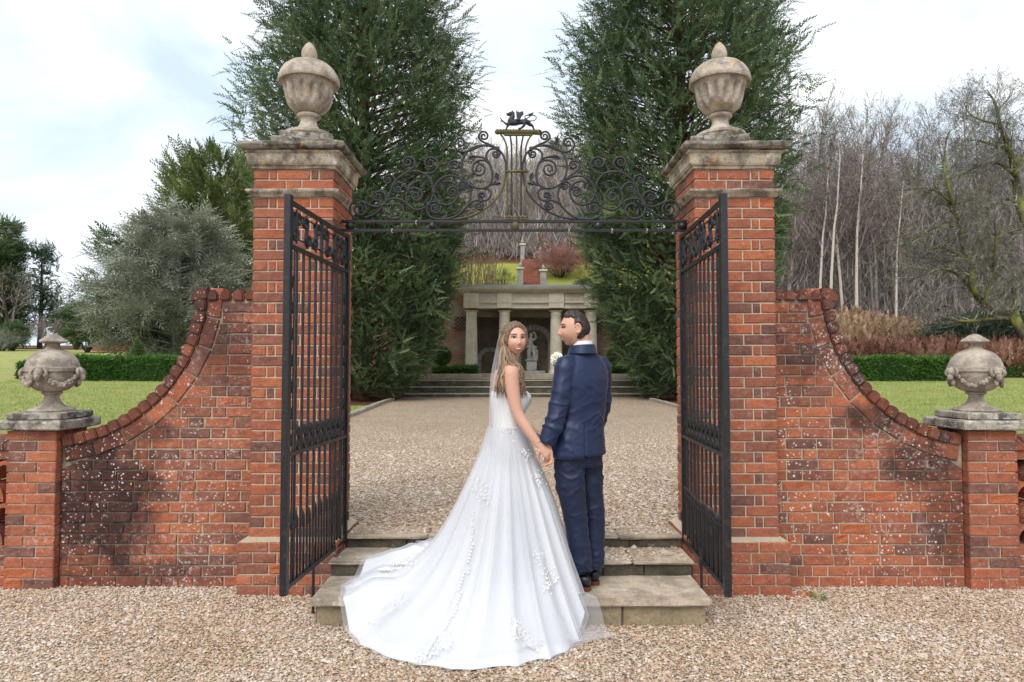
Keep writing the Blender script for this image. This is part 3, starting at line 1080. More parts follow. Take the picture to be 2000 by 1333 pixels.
# first step: thick tread slabs over a plinth of blocks
slab_piece('tread_slab', -1.247, -.30, 4.245, 4.72, .118, .170, M['stone_step'], 1)
slab_piece('tread_slab', -.294, .405, 4.25, 4.72, .117, .169, M['stone_step'], 2)
slab_piece('tread_slab', .411, 1.228, 4.245, 4.72, .118, .171, M['stone_step'], 3)
for i, (a, b) in enumerate(((-1.215, -.55), (-.545, .12), (.125, .68), (.685, 1.20))):
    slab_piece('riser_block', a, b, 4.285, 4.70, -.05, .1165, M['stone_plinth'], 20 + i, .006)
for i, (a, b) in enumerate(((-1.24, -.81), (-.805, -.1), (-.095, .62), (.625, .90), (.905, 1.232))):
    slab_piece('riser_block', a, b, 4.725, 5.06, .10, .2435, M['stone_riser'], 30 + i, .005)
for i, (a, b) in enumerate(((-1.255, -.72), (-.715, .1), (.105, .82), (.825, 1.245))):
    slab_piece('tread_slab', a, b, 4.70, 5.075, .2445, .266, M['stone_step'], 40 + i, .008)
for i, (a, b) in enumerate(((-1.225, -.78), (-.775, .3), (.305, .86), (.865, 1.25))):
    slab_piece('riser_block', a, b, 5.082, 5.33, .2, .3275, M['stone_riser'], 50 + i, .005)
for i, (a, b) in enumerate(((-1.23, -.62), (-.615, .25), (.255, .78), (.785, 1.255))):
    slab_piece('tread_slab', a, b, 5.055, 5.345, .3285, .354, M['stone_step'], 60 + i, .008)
# ================================================================ wrought iron
def iron_mat(name, base, wear, amt, rough=.42):
    m = Mat(name, rough, .5)
    p = m.geo()
    n = m.noise(p, 24, 6, .7)
    c = m.mix(m.math('MULTIPLY', ramp2(m, n, .55, .72), amt), base, wear)
    c = m.mix(m.math('MULTIPLY', ramp2(m, m.noise(p, 90, 3, .7), .6, .75), amt * .6), c, (.25, .23, .2))
    m.color(c)
    m.rough(m.ramp(n, [(.3, rough), (.7, rough + .3)]))
    m.bump(m.noise(p, 70, 4, .7), .35, .003)
    return m.m
M['iron'] = iron_mat('black_painted_iron', (.010, .010, .013), (.09, .075, .055), .45, .30)
M['iron_scroll'] = iron_mat('grey_black_iron', (.022, .022, .028), (.075, .065, .06), .6, .5)
M['iron_moss'] = iron_mat('mossy_iron', (.10, .085, .035), (.30, .24, .05), .9, .75)
M['tie'] = simple('white_cable_tie', (.75, .74, .70), .5)

def cat_rom(pts, n=5):
    pts = [Vector(p) for p in pts]
    out = []
    ext = [pts[0] * 2 - pts[1]] + pts + [pts[-1] * 2 - pts[-2]]
    for i in range(1, len(ext) - 2):
        p0, p1, p2, p3 = ext[i - 1:i + 3]
        for k in range(n):
            t = k / n
            out.append(.5 * ((2 * p1) + (p2 - p0) * t + (2 * p0 - 5 * p1 + 4 * p2 - p3) * t * t + (3 * p1 - p0 - 3 * p2 + p3) * t ** 3))
    out.append(pts[-1])
    return out
def spiral_on(pts2, c, turns):
    """continue a 2D polyline into a spiral round c"""
    (x0, y0), (x1, y1) = pts2[-2], pts2[-1]
    r0 = math.hypot(x1 - c[0], y1 - c[1])
    a0 = math.atan2(y1 - c[1], x1 - c[0])
    sgn = 1 if (x1 - c[0]) * (y1 - y0) - (y1 - c[1]) * (x1 - x0) > 0 else -1
    n = int(14 * turns)
    out = list(pts2)
    for i in range(1, n + 1):
        t = i / n
        a = a0 + sgn * turns * 2 * math.pi * t
        r = r0 * (1 - .84 * t)
        out.append((c[0] + r * math.cos(a), c[1] + r * math.sin(a)))
    return out

OY = 5.10
ov = empty('gate_overthrow', (0, OY, 2.6))
tag(ov, 'wrought iron scrolled overthrow with lyre and winged beast spanning the two gate pillars', 'overthrow')
def lo_(p): return Vector(p) - Vector((0, OY, 2.6))
def fB(x, y): return (660 + x / 5.882, 300 + y / 5.882)
def fC(x, y): return (860 + x / 4.166, 250 + y / 4.166)
CXM = 1004.5
def iron_curve(name, pts2, r, mat, taper=True, dy=0.0):
    w = [lo_(P(x, y, OY + dy)) for x, y in pts2]
    n = len(w)
    rad = [r * (1 - (.45 * max(0, (i / n - .75) / .25) if taper else 0)) for i in range(n)]
    mb = MB()
    mb.tube(w, rad, 6, flat=((0, 1, 0), 1.35))
    return mb.build(name, mat, ov, smooth='all')
def leaf_shape(px, py, ang, ln):
    """beaten iron leaf: pointed oval with a crease"""
    mb = MB()
    c = lo_(P(px, py, OY))
    k = OY / FPX
    d = Vector((math.cos(ang), 0, -math.sin(ang)))
    q = Vector((d.z, 0, -d.x))
    L_ = ln * k
    v, f = [], []
    prof = [0, .55, .9, 1, .85, .5, 0]
    for i, w in enumerate(prof):
        p = c + d * (L_ * (i / 6 - .5))
        hw = L_ * .26 * w
        v += [p + q * hw + Vector((0, -.006 * w, 0)), p + Vector((0, .004, 0)), p - q * hw + Vector((0, -.006 * w, 0)),
              p + q * hw + Vector((0, .002, 0)), p + Vector((0, .010, 0)), p - q * hw + Vector((0, .002, 0))]
    for i in range(6):
        a, b = i * 6, i * 6 + 6
        f += [(a, a + 1, b + 1, b), (a + 1, a + 2, b + 2, b + 1), (a + 4, a + 3, b + 3, b + 4), (a + 5, a + 4, b + 4, b + 5), (a + 3, a, b, b + 3), (a + 2, a + 5, b + 5, b + 2)]
    mb.add(v, f)
    mb.build('iron_leaf', M['iron_scroll'], ov)
B_CURVES = [
    ([(200, 747), (150, 700), (137, 630), (170, 565), (235, 540), (300, 575), (328, 635)], (250, 640), 1.6),
    ([(535, 580), (480, 650), (400, 705), (300, 745)], None, 0), ([(535, 580), (470, 612), (390, 603), (310, 565), (235, 540)], None, 0),
    ([(535, 575), (553, 510), (530, 460), (480, 437), (425, 455)], (455, 500), 1.5),
    ([(545, 565), (590, 480), (615, 400), (640, 350), (690, 290), (760, 240), (840, 210), (930, 212), (1010, 248), (1065, 310), (1095, 390), (1100, 435)], None, 0),
    ([(640, 375), (655, 310), (630, 265), (580, 250), (535, 275)], (572, 308), 1.5),
    ([(640, 375), (680, 338), (740, 345), (785, 395), (797, 435)], None, 0), ([(646, 350), (640, 400), (660, 440), (700, 450)], (694, 415), 1.3),
    ([(690, 290), (760, 238), (830, 190), (875, 150), (886, 105), (860, 62), (812, 45)], (803, 103), 1.6),
    ([(840, 212), (930, 217), (1010, 233), (1080, 225), (1135, 178), (1150, 115), (1120, 65), (1065, 45)], (1058, 112), 1.6),
    ([(797, 435), (783, 500), (795, 560), (830, 615), (890, 647), (960, 640), (1030, 600), (1075, 530), (1095, 470), (1100, 440)], None, 0),
    ([(793, 445), (830, 408), (885, 398), (945, 425), (970, 480), (945, 530)], (900, 490), 1.3), ([(797, 435), (820, 390), (870, 340), (930, 318), (960, 325)], None, 0),
    ([(545, 565), (590, 530), (660, 520), (740, 540), (800, 590), (850, 632)], None, 0), ([(528, 590), (525, 660), (560, 720), (620, 752)], None, 0),
    ([(620, 752), (690, 745), (740, 700), (752, 650), (725, 600), (680, 580), (640, 592), (625, 620)], None, 0),
    ([(1100, 440), (1110, 490), (1130, 530), (1165, 565), (1230, 592), (1300, 582), (1350, 540), (1380, 480), (1387, 420), (1365, 370), (1320, 335), (1260, 320), (1215, 332)], None, 0),
    ([(1387, 430), (1350, 392), (1300, 390), (1264, 430)], (1312, 445), 1.5),
    ([(1102, 430), (1125, 360), (1165, 310), (1225, 270), (1300, 258), (1380, 275), (1440, 310), (1475, 335)], None, 0),
    ([(1440, 305), (1370, 245), (1300, 200), (1275, 150), (1290, 105), (1335, 85)], (1345, 135), 1.5),
    ([(1035, 585), (1080, 560), (1130, 555), (1165, 572), (1187, 610), (1175, 655)], (1118, 630), 1.5), ([(1035, 585), (1022, 650), (1040, 705), (1085, 742), (1160, 757), (1300, 752)], None, 0),
    ([(1475, 335), (1540, 380), (1620, 402), (1700, 395), (1750, 350), (1775, 260), (1765, 180), (1730, 110), (1680, 82), (1610, 85), (1560, 125), (1545, 185)], (1628, 180), 1.5),
    ([(1765, 180), (1735, 100), (1670, 50), (1590, 36)], None, 0), ([(1478, 335), (1510, 400), (1525, 470), (1510, 550), (1470, 620), (1400, 690), (1310, 742), (1200, 757)], None, 0),
    ([(1387, 420), (1390, 355), (1430, 325), (1475, 340)], None, 0), ([(1476, 340), (1484, 385), (1455, 412)], (1446, 378), 1.2),
    ([(1640, 402), (1720, 410), (1755, 450), (1740, 510), (1700, 540), (1640, 545)], None, 0), ([(1640, 545), (1615, 500), (1625, 460), (1660, 450)], (1656, 482), 1.2),
    ([(1645, 545), (1670, 590), (1655, 632)], (1622, 602), 1.3), ([(1640, 540), (1570, 545), (1510, 580), (1470, 625)], None, 0),
    ([(1690, 395), (1770, 352), (1822, 318)], None, 0), ([(1680, 393), (1760, 362), (1830, 350)], None, 0)]
C_CURVES = [
    ([(210, 440), (180, 370), (176, 290), (200, 220), (250, 170), (320, 145), (400, 146), (467, 172)], None, 0), ([(467, 172), (510, 220), (532, 290), (536, 352)], None, 0),
    ([(420, 150), (340, 147), (250, 182), (190, 197), (140, 182), (113, 140), (130, 100)], (165, 122), 1.4),
    ([(465, 168), (400, 137), (340, 110), (312, 75), (326, 40)], (354, 68), 1.5), ([(467, 172), (420, 172), (385, 195), (374, 235), (392, 280)], None, 0),
    ([(468, 175), (484, 208), (470, 238)], (452, 214), 1.3)]
for f_, cv in ((fB, B_CURVES), (fC, C_CURVES)):
    for pts, c, tn_ in cv:
        p2 = [f_(*p) for p in pts]
        sm = [(q.x, q.y) for q in cat_rom([Vector((x, y, 0)) for x, y in p2], 5)]
        if c:
            sm = spiral_on(sm, f_(*c), tn_)
        for mir in (0, 1):
            ss = [(2 * CXM - x, y) for x, y in sm] if mir else sm
            iron_curve('scroll', ss, .0082, M['iron_scroll'], bool(c), rnd.uniform(-.003, .003))
for mir in (0, 1):
    fx = (lambda x: 2 * CXM - x) if mir else (lambda x: x)
    sm = [(q.x, q.y) for q in cat_rom([Vector((*fB(x, y), 0)) for x, y in [(1250, 760), (1420, 745), (1560, 705), (1700, 630), (1810, 530), (1880, 430), (1915, 320), (1930, 200)]], 5)]
    iron_curve('sweep', [(fx(x), y) for x, y in sm], .008, M['iron_moss'] if not mir else M['iron_scroll'], False, .006)
    for (x, y, a, ln) in ((970, 348, -1.0, 17), (1203, 372, -1.9, 17), (622, 660, -1.7, 17), (1548, 52, 2.9, 19), (1828, 268, 1.35, 18), (1842, 353, -.2, 12)):
        p = fB(x, y)
        leaf_shape(fx(p[0]), p[1], math.pi - a if mir else a, ln)
    for p in (fB(535, 578), fB(1100, 438), fB(1475, 332), fB(1040, 583), fB(1165, 565), fB(1643, 540), fC(467, 172)):
        c = lo_(P(fx(p[0]), p[1], OY))
        mb = MB(); mb.box(c.x - .013, c.x + .013, c.y - .015, c.y + .015, c.z - .015, c.z + .015, .004)
        mb.build('collar', M['iron_scroll'], ov)
# rails with balls
def rail(y, z0, z1, mat, x0=-1.30, x1=1.335):
    mb = MB(); mb.box(x0, x1, OY - .014 - OY, .014, z0 - 2.6, z1 - 2.6, .003)
    return mb.build('rail', mat, ov)
zA, zB = P(1000, 433.5, OY).z, P(1000, 450.5, OY).z
rail(0, zA - .009, zA + .012, M['iron'])
rail(0, zB - .009, zB + .010, M['iron'])
zm = (zA + zB) / 2
for px in (684, 844.5, 1006.5, 1168, 1332):
    big = px in (684, 1332)
    x = P(px, 441, OY).x
    r_ = .036 if big else .03
    mb = MB()
    mb.lathe([(.012, -.030), (.02, -.026), (r_ * .8, -.02), (r_, -.004), (r_, .004), (r_ * .8, .02), (.02, .026), (.012, .030)], (x, 0, zm - 2.6), 16)
    mb.build('ball', M['iron_moss'] if px == 1006.5 else M['iron'], ov, smooth='all')
# lyre
tops = [490, 565, 620, 680, 750]
mids = [545, 580, 620, 657, 692]
for a, b in zip(tops, mids):
    pts = [fC(a, 52), fC(a + (b - a) * .45, 85), fC(a + (b - a) * .85, 140), fC(b, 200), fC(b, 350), fC(b, 735)]
    sm = [(q.x, q.y) for q in cat_rom([Vector((x, y, 0)) for x, y in pts], 5)]
    iron_curve('lyre_rod', sm, .0068, M['iron_moss'] if a in (490, 620, 750) else M['iron_scroll'], False)
    c = lo_(P(*fC(b, 738), OY))
    mb = MB(); mb.lathe([(.006, -.018), (.017, -.014), (.02, -.006), (.012, 0), (.02, .006), (.015, .016), (.006, .022)], c, 12)
    mb.build('rod_knop', M['iron_moss'], ov, smooth='all')
iron_curve('lyre_band', [fC(526, 355), fC(714, 355)], .011, M['iron_moss'], False)
# twisted crest bar
mb = MB()
a0, a1 = lo_(P(*fC(450, 33), OY)), lo_(P(*fC(815, 37), OY))
ns = 60
for ph in (0, math.pi):
    pts = []
    for i in range(ns + 1):
        t = i / ns
        a = t * 2 * math.pi * 7 + ph
        pts.append(a0.lerp(a1, t) + Vector((0, math.cos(a) * .010, math.sin(a) * .010)))
    mb.tube(pts, .0125, 7)
mb.build('twisted_bar', M['iron_moss'], ov, smooth='all')
mb = MB(); b0, b1 = lo_(P(*fC(520, 52), OY)), lo_(P(*fC(750, 54), OY)); mb.box(b0.x, b1.x, -.012, .012, b0.z - .012, b0.z + .004); mb.build('crest_bar', M['iron_moss'], ov)

def fused(name, parts_, voxel, mat, parent=None, smooth_iter=4, post=None, tint=None, thin=1.0):
    """closed tubes / lofts fused into ONE continuous surface"""
    me = parts_.mesh(name + '_raw', None, False)
    ob = bpy.data.objects.new(name + '_raw', me)
    COL.objects.link(ob)
    r = ob.modifiers.new('r', 'REMESH')
    r.mode, r.voxel_size, r.use_smooth_shade = 'VOXEL', voxel, True
    if smooth_iter:
        s = ob.modifiers.new('s', 'SMOOTH')
        s.factor, s.iterations = .5, smooth_iter
    if thin < 1:
        d_ = ob.modifiers.new('d', 'DECIMATE')
        d_.ratio = thin
    dg = bpy.context.evaluated_depsgraph_get()
    nm = bpy.data.meshes.new_from_object(ob.evaluated_get(dg))
    bpy.data.objects.remove(ob)
    bpy.data.meshes.remove(me)
    nm.name = name
    nm.materials.clear()
    nm.materials.append(mat)
    if post:
        n = len(nm.vertices)
        co = np.empty(n * 3, np.float32); nm.vertices.foreach_get('co', co)
        nr = np.empty(n * 3, np.float32); nm.vertices.foreach_get('normal', nr)
        co = post(co.reshape(-1, 3).astype(float), nr.reshape(-1, 3).astype(float))
        nm.vertices.foreach_set('co', np.ascontiguousarray(co, np.float32).ravel())
    nm.polygons.foreach_set('use_smooth', np.ones(len(nm.polygons), bool))
    if tint is not None:
        n = len(nm.vertices)
        co = np.empty(n * 3, np.float32); nm.vertices.foreach_get('co', co)
        c4 = tint(co.reshape(-1, 3).astype(float))
        at = nm.color_attributes.new('paint', 'FLOAT_COLOR', 'POINT')
        at.data.foreach_set('color', np.ascontiguousarray(np.concatenate([c4, np.ones((n, 1))], 1), np.float32).ravel())
    nm.update()
    return link(name, nm, parent)

# winged beast on the crest, traced in its own zoom (960..1060, 205..275, 19.04 px per px)
def fD(x, y, dy=0.0): return lo_(P(960 + x / 19.04, 205 + y / 19.04, OY + dy))
g = MB()
KD = OY / FPX / 19.04
def gt(pts, rad, dy=0.0):
    g.tube([fD(x, y, dy if not isinstance(dy, list) else dy[i]) for i, (x, y) in enumerate(pts)], [max(r * KD, .0042) for r in rad], 8)
gt([(600, 690), (720, 660), (900, 660), (1100, 640), (1280, 630), (1390, 640)], [70, 130, 125, 95, 115, 60])
gt([(690, 640), (740, 540), (790, 430), (790, 340)], [120, 110, 90, 75])
gt([(860, 330), (760, 320), (660, 340), (560, 345), (530, 348)], [50, 85, 62, 28, 10])
gt([(700, 400), (630, 410), (575, 410)], [30, 26, 14])
gt([(795, 280), (795, 205)], [26, 8])
for s_ in (-1, 1):
    dd = .012 * s_
    gt([(640, 720), (600, 800), (560, 870), (520, 945), (430, 950)], [62, 46, 34, 34, 16], dd)
gt([(600, 720), (510, 700), (440, 630), (370, 560), (340, 500), (290, 500)], [60, 42, 34, 26, 18, 10], -.02)
gt([(400, 620), (345, 600), (340, 660)], [18, 12, 8], -.025)
gt([(1200, 660), (1220, 760), (1120, 860), (1010, 900), (1000, 950), (1100, 955)], [80, 60, 45, 40, 34, 26], -.014)
gt([(1340, 660), (1450, 750), (1530, 790), (1560, 880), (1590, 925), (1530, 960), (1440, 960)], [95, 70, 48, 38, 36, 34, 22], .014)
gt([(1390, 590), (1480, 605), (1590, 590), (1660, 520), (1660, 440), (1580, 395), (1480, 400), (1380, 470), (1300, 520), (1235, 480), (1240, 420), (1330, 390), (1420, 380)], [22] * 13, .0)
gt([(1330, 400), (1440, 360), (1520, 330), (1560, 275)], [12, 46, 34, 6])
gt([(980, 600), (1000, 540), (1030, 480)], [90, 80, 40], -.018)
for (x, y) in ((930, 200), (1000, 240), (1070, 260), (1130, 240), (1175, 250), (1200, 320)):
    for s_ in (-1, 1):
        gt([(1000 + (x - 1040) * .2, 540), (1010 + (x - 1040) * .5, 430), (x, y)], [40, 34, 5], .022 * s_)
fused('winged_beast', g, .003, M['iron_scroll'], ov, 2)
# twists of old cable tie on the rails
for px, zz in ((813, zA), (766, zB), (1111, zB), (1195, zB), (1263, zB)):
    x = P(px, 433, OY).x
    mb = MB()
    pts = [(x + .003 * math.sin(3 * t), .017 * math.cos(t), zz - 2.6 + .016 * math.sin(t) - .003) for t in np.linspace(0, 6.0, 16)]
    mb.tube(pts, .002, 5)
    o = mb.build('cable_tie', M['tie'])
    o.location = (0, OY, 2.6)
    tag(o, 'old white cable tie looped round the overthrow rail', 'cable tie', 'cable ties left on the overthrow rails')

# ---------------------------------------------------------------- gate leaves
def gate_leaf(hx, hy, fx_, fy, label, seed):
    rs = random.Random(seed)
    W = math.hypot(fx_ - hx, fy - hy)
    o = empty('gate_leaf', (hx, hy, 0), math.atan2(fy - hy, fx_ - hx))
    tag(o, label, 'gate', 'open wrought iron gate leaves')
    I = M['iron']
    zb, zt, zr, zk = .315, 2.575, 2.30, 1.085
    def bx(name, u0, u1, v, z0, z1, ch=.003):
        mb = MB(); mb.box(u0, u1, -v, v, z0, z1, ch); return mb.build(name, I, o)
    bx('hinge_post', -.015, .017, .016, zb - .01, zt + .0)
    bx('latch_post', W - .022, W + .024, .02, zb - .02, zt + .02)
    for (z0, z1, nm) in ((zb, zb + .028, 'rail'), (zt - .03, zt - .004, 'rail'), (zr - .013, zr + .013, 'rail'), (zk - .013, zk + .013, 'rail')):
        bx(nm, .018, W - .023, .013, z0, z1)
    nb = 9
    us = [.135 + (W - .27) * i / (nb - 1) for i in range(nb)]
    pair = [.045, .095, W - .095, W - .045]
    for u in us + pair:
        t = .0072 if u in us else .0045
        bx('bar', u - t, u + t, t, zk + .0135, zr - .0135, .002)
        bx('bar', u - t, u + t, t, zb + .0285, zk - .0135, .002)
    # dog bars with curled tips
    gaps = [.115] + [(us[i] + us[i + 1]) / 2 for i in range(nb - 1)] + [W - .115]
    for u in gaps:
        z1 = zb + .40 + rs.uniform(-.01, .01)
        mb = MB()
        mb.tube([(u, 0, zb + .02), (u, 0, z1 - .06), (u + .004, -.004, z1 - .03), (u + .001, -.012, z1), (u - .003, -.018, z1 + .02)], [.0075, .0075, .012, .008, .002], 6)
        for e in (-1, 1):
            mb.tube([(u, 0, z1 - .11), (u + e * .013, -.003, z1 - .085), (u + e * .021, -.007, z1 - .055), (u + e * .017, -.012, z1 - .04)], [.005, .006, .005, .003], 5)
        mb.build('dog_bar', I, o, smooth='all')
    def sp(u, z, r, turns, a0, s, th, nm='scroll'):
        pts = []
        n = int(12 * turns)
        for i in range(n + 1):
            t = i / n
            a = a0 + s * 2 * math.pi * turns * t
            q = r * (1 - .75 * t)
            pts.append((u + q * math.cos(a), 0, z + q * math.sin(a)))
        return pts
    # C-scroll pairs standing on the lock rail between the bars
    allu = sorted(us + [.018 + .1, W - .118])
    for i in range(len(allu) - 1):
        u = (allu[i] + allu[i + 1]) / 2
        h = (allu[i + 1] - allu[i]) / 2 - .012
        if h < .012: continue
        for (z, s) in ((zk + .045, 1), (zk + .125, -1)):
            mb = MB()
            pts = sp(u, z, max(.02, h * .75), 1.35, -s * 1.2, s, .005)
            mid = [(u - h * .2, 0, zk + .085)]
            mb.tube(mid + pts, .0065, 6, flat=((0, 1, 0), 1.6))
            mb.build('scroll', I, o, smooth='all')
    # small double scrolls in the narrow side panels
    for u in (.07, W - .07):
        z = zk + .1
        while z < zr - .08:
            for e in (-1, 1):
                mb = MB()
                pts = sp(u + e * .013, z, .016, 1.3, math.pi / 2, e, .004)
                mb.tube([(u, 0, z - .055), (u, 0, z - .02)] + pts, .0042, 5, flat=((0, 1, 0), 1.5))
                mb.build('scroll', I, o, smooth='all')
            z += .155
    # bold leafy scrollwork of the top panel
    zc = (zr + zt) / 2 - .006
    bx('panel_rod', .02, W - .025, .006, zc + .072, zc + .082)
    bx('panel_rod', .02, W - .025, .006, zc - .078, zc - .068)
    bx('panel_bar', W / 2 - .012, W / 2 + .012, .01, zr + .0135, zt - .031)
    for half in (0, 1):
        u0 = .035 if half == 0 else W / 2 + .02
        wd = W / 2 - .06
        for k in range(3):
            u = u0 + wd * (k + .5) / 3
            s = 1 if k % 2 == 0 else -1
            if half: s = -s
            r1 = wd / 6 * .95
            mb = MB()
            up_ = sp(u + r1 * .35, zc + s * .045, .045, 1.45, math.pi if s > 0 else math.pi, -s, .01)
            dn_ = sp(u - r1 * .35, zc - s * .045, .045, 1.45, 0, -s, .01)
            pts = list(reversed(dn_)) + up_
            n = len(pts)
            mb.tube(pts, [.004 + .0055 * math.sin(math.pi * i / (n - 1)) for i in range(n)], 6, flat=((0, 1, 0), 1.3))
            mb.build('scroll', I, o, smooth='all')
            mb = MB()
            for e in (-1, 1):
                mb.tube([(u, 0, zc - s * .1 * e), (u + e * .03, -.004, zc - s * .06 * e), (u + e * .05, -.002, zc - s * .075 * e)], [.003, .007, .002], 6)
            mb.tube([(u, 0, zc - .104), (u, 0, zc + .104)], [.005, .005], 5)
            mb.build('leaf_bracket', I, o, smooth='all')
    for u, e in ((.03, 1), (W - .035, -1)):
        mb = MB()
        mb.tube([(u, 0, zr + .015), (u + e * .012, 0, zr + .07), (u + e * .05, 0, zc), (u + e * .02, 0, zc + .06), (u + e * .004, 0, zt - .035)], [.005, .008, .010, .008, .005], 6)
        mb.build('scroll', I, o, smooth='all')
    # drop bolt
    mb = MB()
    mb.tube([(W * .53, -.02, zb + .12), (W * .53, -.02, .0)], .0095, 8)
    mb.box(W * .53 - .02, W * .53 + .02, -.034, -.012, zb + .0, zb + .03)
    mb.build('drop_bolt', I, o)
    for z in (.5, 2.42):
        mb = MB(); mb.lathe([(.02, -.03), (.024, -.026), (.024, .026), (.02, .03)], (-.01, 0, z), 12)
        mb.box(-.075, -.01, -.006, .006, z - .01, z + .01)
        mb.build('hinge', I, o)
gate_leaf(-1.224, 5.05, -1.297, 3.934, 'open black iron gate leaf hung on the pillar beside the lichen-covered tree', 5)
gate_leaf(1.262, 5.05, 1.222, 3.92, 'open black iron gate leaf hung on the pillar beside the bare wood', 6)
# ================================================================ garden temple and terrace
M['temple'] = stone_mat('temple_limestone', (.74, .68, .54), (.34, .30, .22), .32, .12, .25, .35)
M['temple_dark'] = stone_mat('temple_inner_shade', (.20, .165, .115), (.07, .06, .045), .6, 0, .1, .3)  # shade of the temple interior and lattice holes put into the colour
M['lead'] = simple('lead_grey_coping', (.27, .30, .36), .6, .4, .2, 3)
M['statue'] = stone_mat('statue_stone', (.42, .41, .39), (.16, .155, .15), .5, 0, .3, .8)
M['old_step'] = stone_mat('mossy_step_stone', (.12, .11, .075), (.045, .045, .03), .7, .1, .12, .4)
M['old_tread'] = stone_mat('pale_tread_stone', (.40, .36, .29), (.15, .14, .11), .5, .1, .2, .4)
m = Mat('old_retaining_brick', .95, .1)
po = m.geo()
bt = m.n('TexBrick', {'Vector': m.n('CombineXYZ', {0: m.n('SeparateXYZ', {0: po}).outputs[0], 1: m.n('SeparateXYZ', {0: po}).outputs[2], 2: 0.0}).outputs[0],
                      'Color1': (.44, .17, .10, 1), 'Color2': (.33, .17, .12, 1), 'Mortar': (.46, .39, .30, 1), 'Scale': 1.0, 'Mortar Size': .008, 'Brick Width': .23, 'Row Height': .076})
cc = m.mix(ramp2(m, m.noise(po, 1.1, 6, .7), .42, .62), bt.outputs[0], (.46, .38, .29))
cc = m.mix(m.math('MULTIPLY', ramp2(m, m.noise(po, 2.7, 5, .7), .55, .7), .7), cc, (.14, .085, .065))
m.color(cc)
m.bump(m.noise(po, 12, 5, .8), .8, .04)
M['retaining'] = m.m

TY = 31.0
zg = 1.25
kx = TY / FPX
def tx(px, Y=TY): return P(px, 640, Y).x
def tz(py, Y=TY): return P(1000, py, Y).z
tp = empty('garden_temple', (tx(1036), TY, zg))
tag(tp, 'pale stone garden temple with four columns and a dark statue niche', 'temple')
off = Vector(tp.location)
before = set(bpy.data.objects)
z_cap, z_arch, z_fr, z_co, z_top = tz(603.5), tz(592), tz(574), tz(563.5), tz(559)
def shaft(px):
    x = tx(px)
    mb = MB()
    H = z_cap - zg
    pr = [(.31, 0), (.315, .07), (.30, .10), (.285, .12)] + [(.285 - .045 * (t ** 1.6), .12 + (H - .42) * t) for t in np.linspace(0.05, 1, 8)] + \
         [(.262, H - .27), (.262, H - .24), (.245, H - .23), (.245, H - .17), (.27, H - .15), (.31, H - .10), (.33, H - .085)]
    mb.lathe([(r, z + zg) for r, z in pr], (x, TY, 0), 28)
    o = mb.build('column', M['temple'], tp, smooth=40)
    mb = MB(); mb.box(x - .35, x + .35, TY - .35, TY + .35, zg + H - .086, zg + H - .002, .01)
    mb.build('abacus', M['temple'], o)
cols = (921, 985.5, 1086, 1154)
for px in cols: shaft(px)
xl, xr = tx(909), tx(1166)
mb = MB(); mb.box(xl, xr, TY - .30, TY + 2.2, z_cap, z_arch); mb.build('architrave', M['temple'], tp)
mb = MB(); mb.box(xl + .03, xr - .03, TY - .27, TY + 2.2, z_arch + .002, z_fr)
mb.build('frieze', M['temple'], tp)
for px in cols:
    x = tx(px)
    mb = MB(); mb.box(x - .34, x + .34, TY - .40, TY - .302, z_cap + .003, z_fr - .002, .01); mb.build('frieze_block', M['temple'], tp)
mb = MB(); mb.box(xl - .04, xr + .04, TY - .42, TY - .275, z_arch - .03, z_arch + .03); mb.build('taenia', M['temple'], tp)
mb = MB()
x = xl + .06
while x < xr - .1:
    mb.box(x, x + .055, TY - .30, TY - .272, z_arch + .1, z_fr - .04)
    x += .10
tag(mb.build('flutes', M['temple'], tp), kind='stuff')
mb = MB()
x = xl - .08
while x < xr + .05:
    mb.box(x, x + .06, TY - .5, TY - .3, z_fr + .003, z_fr + .07)
    x += .115
tag(mb.build('dentils', M['temple'], tp), kind='stuff')
mb = MB()
mb.prism([(TY - .44, z_fr + .07), (TY - .62, z_fr + .14), (TY - .66, z_co - .06), (TY - .70, z_co), (TY + 2.3, z_co), (TY + 2.3, z_fr + .07)], 'x', xl - .32, xr + .32)
mb.build('cornice', M['temple'], tp)
mb = MB(); mb.box(xl - .15, xr + .15, TY - .52, TY + 2.2, z_co + .002, z_top, .01); mb.build('lead_coping', M['lead'], tp)
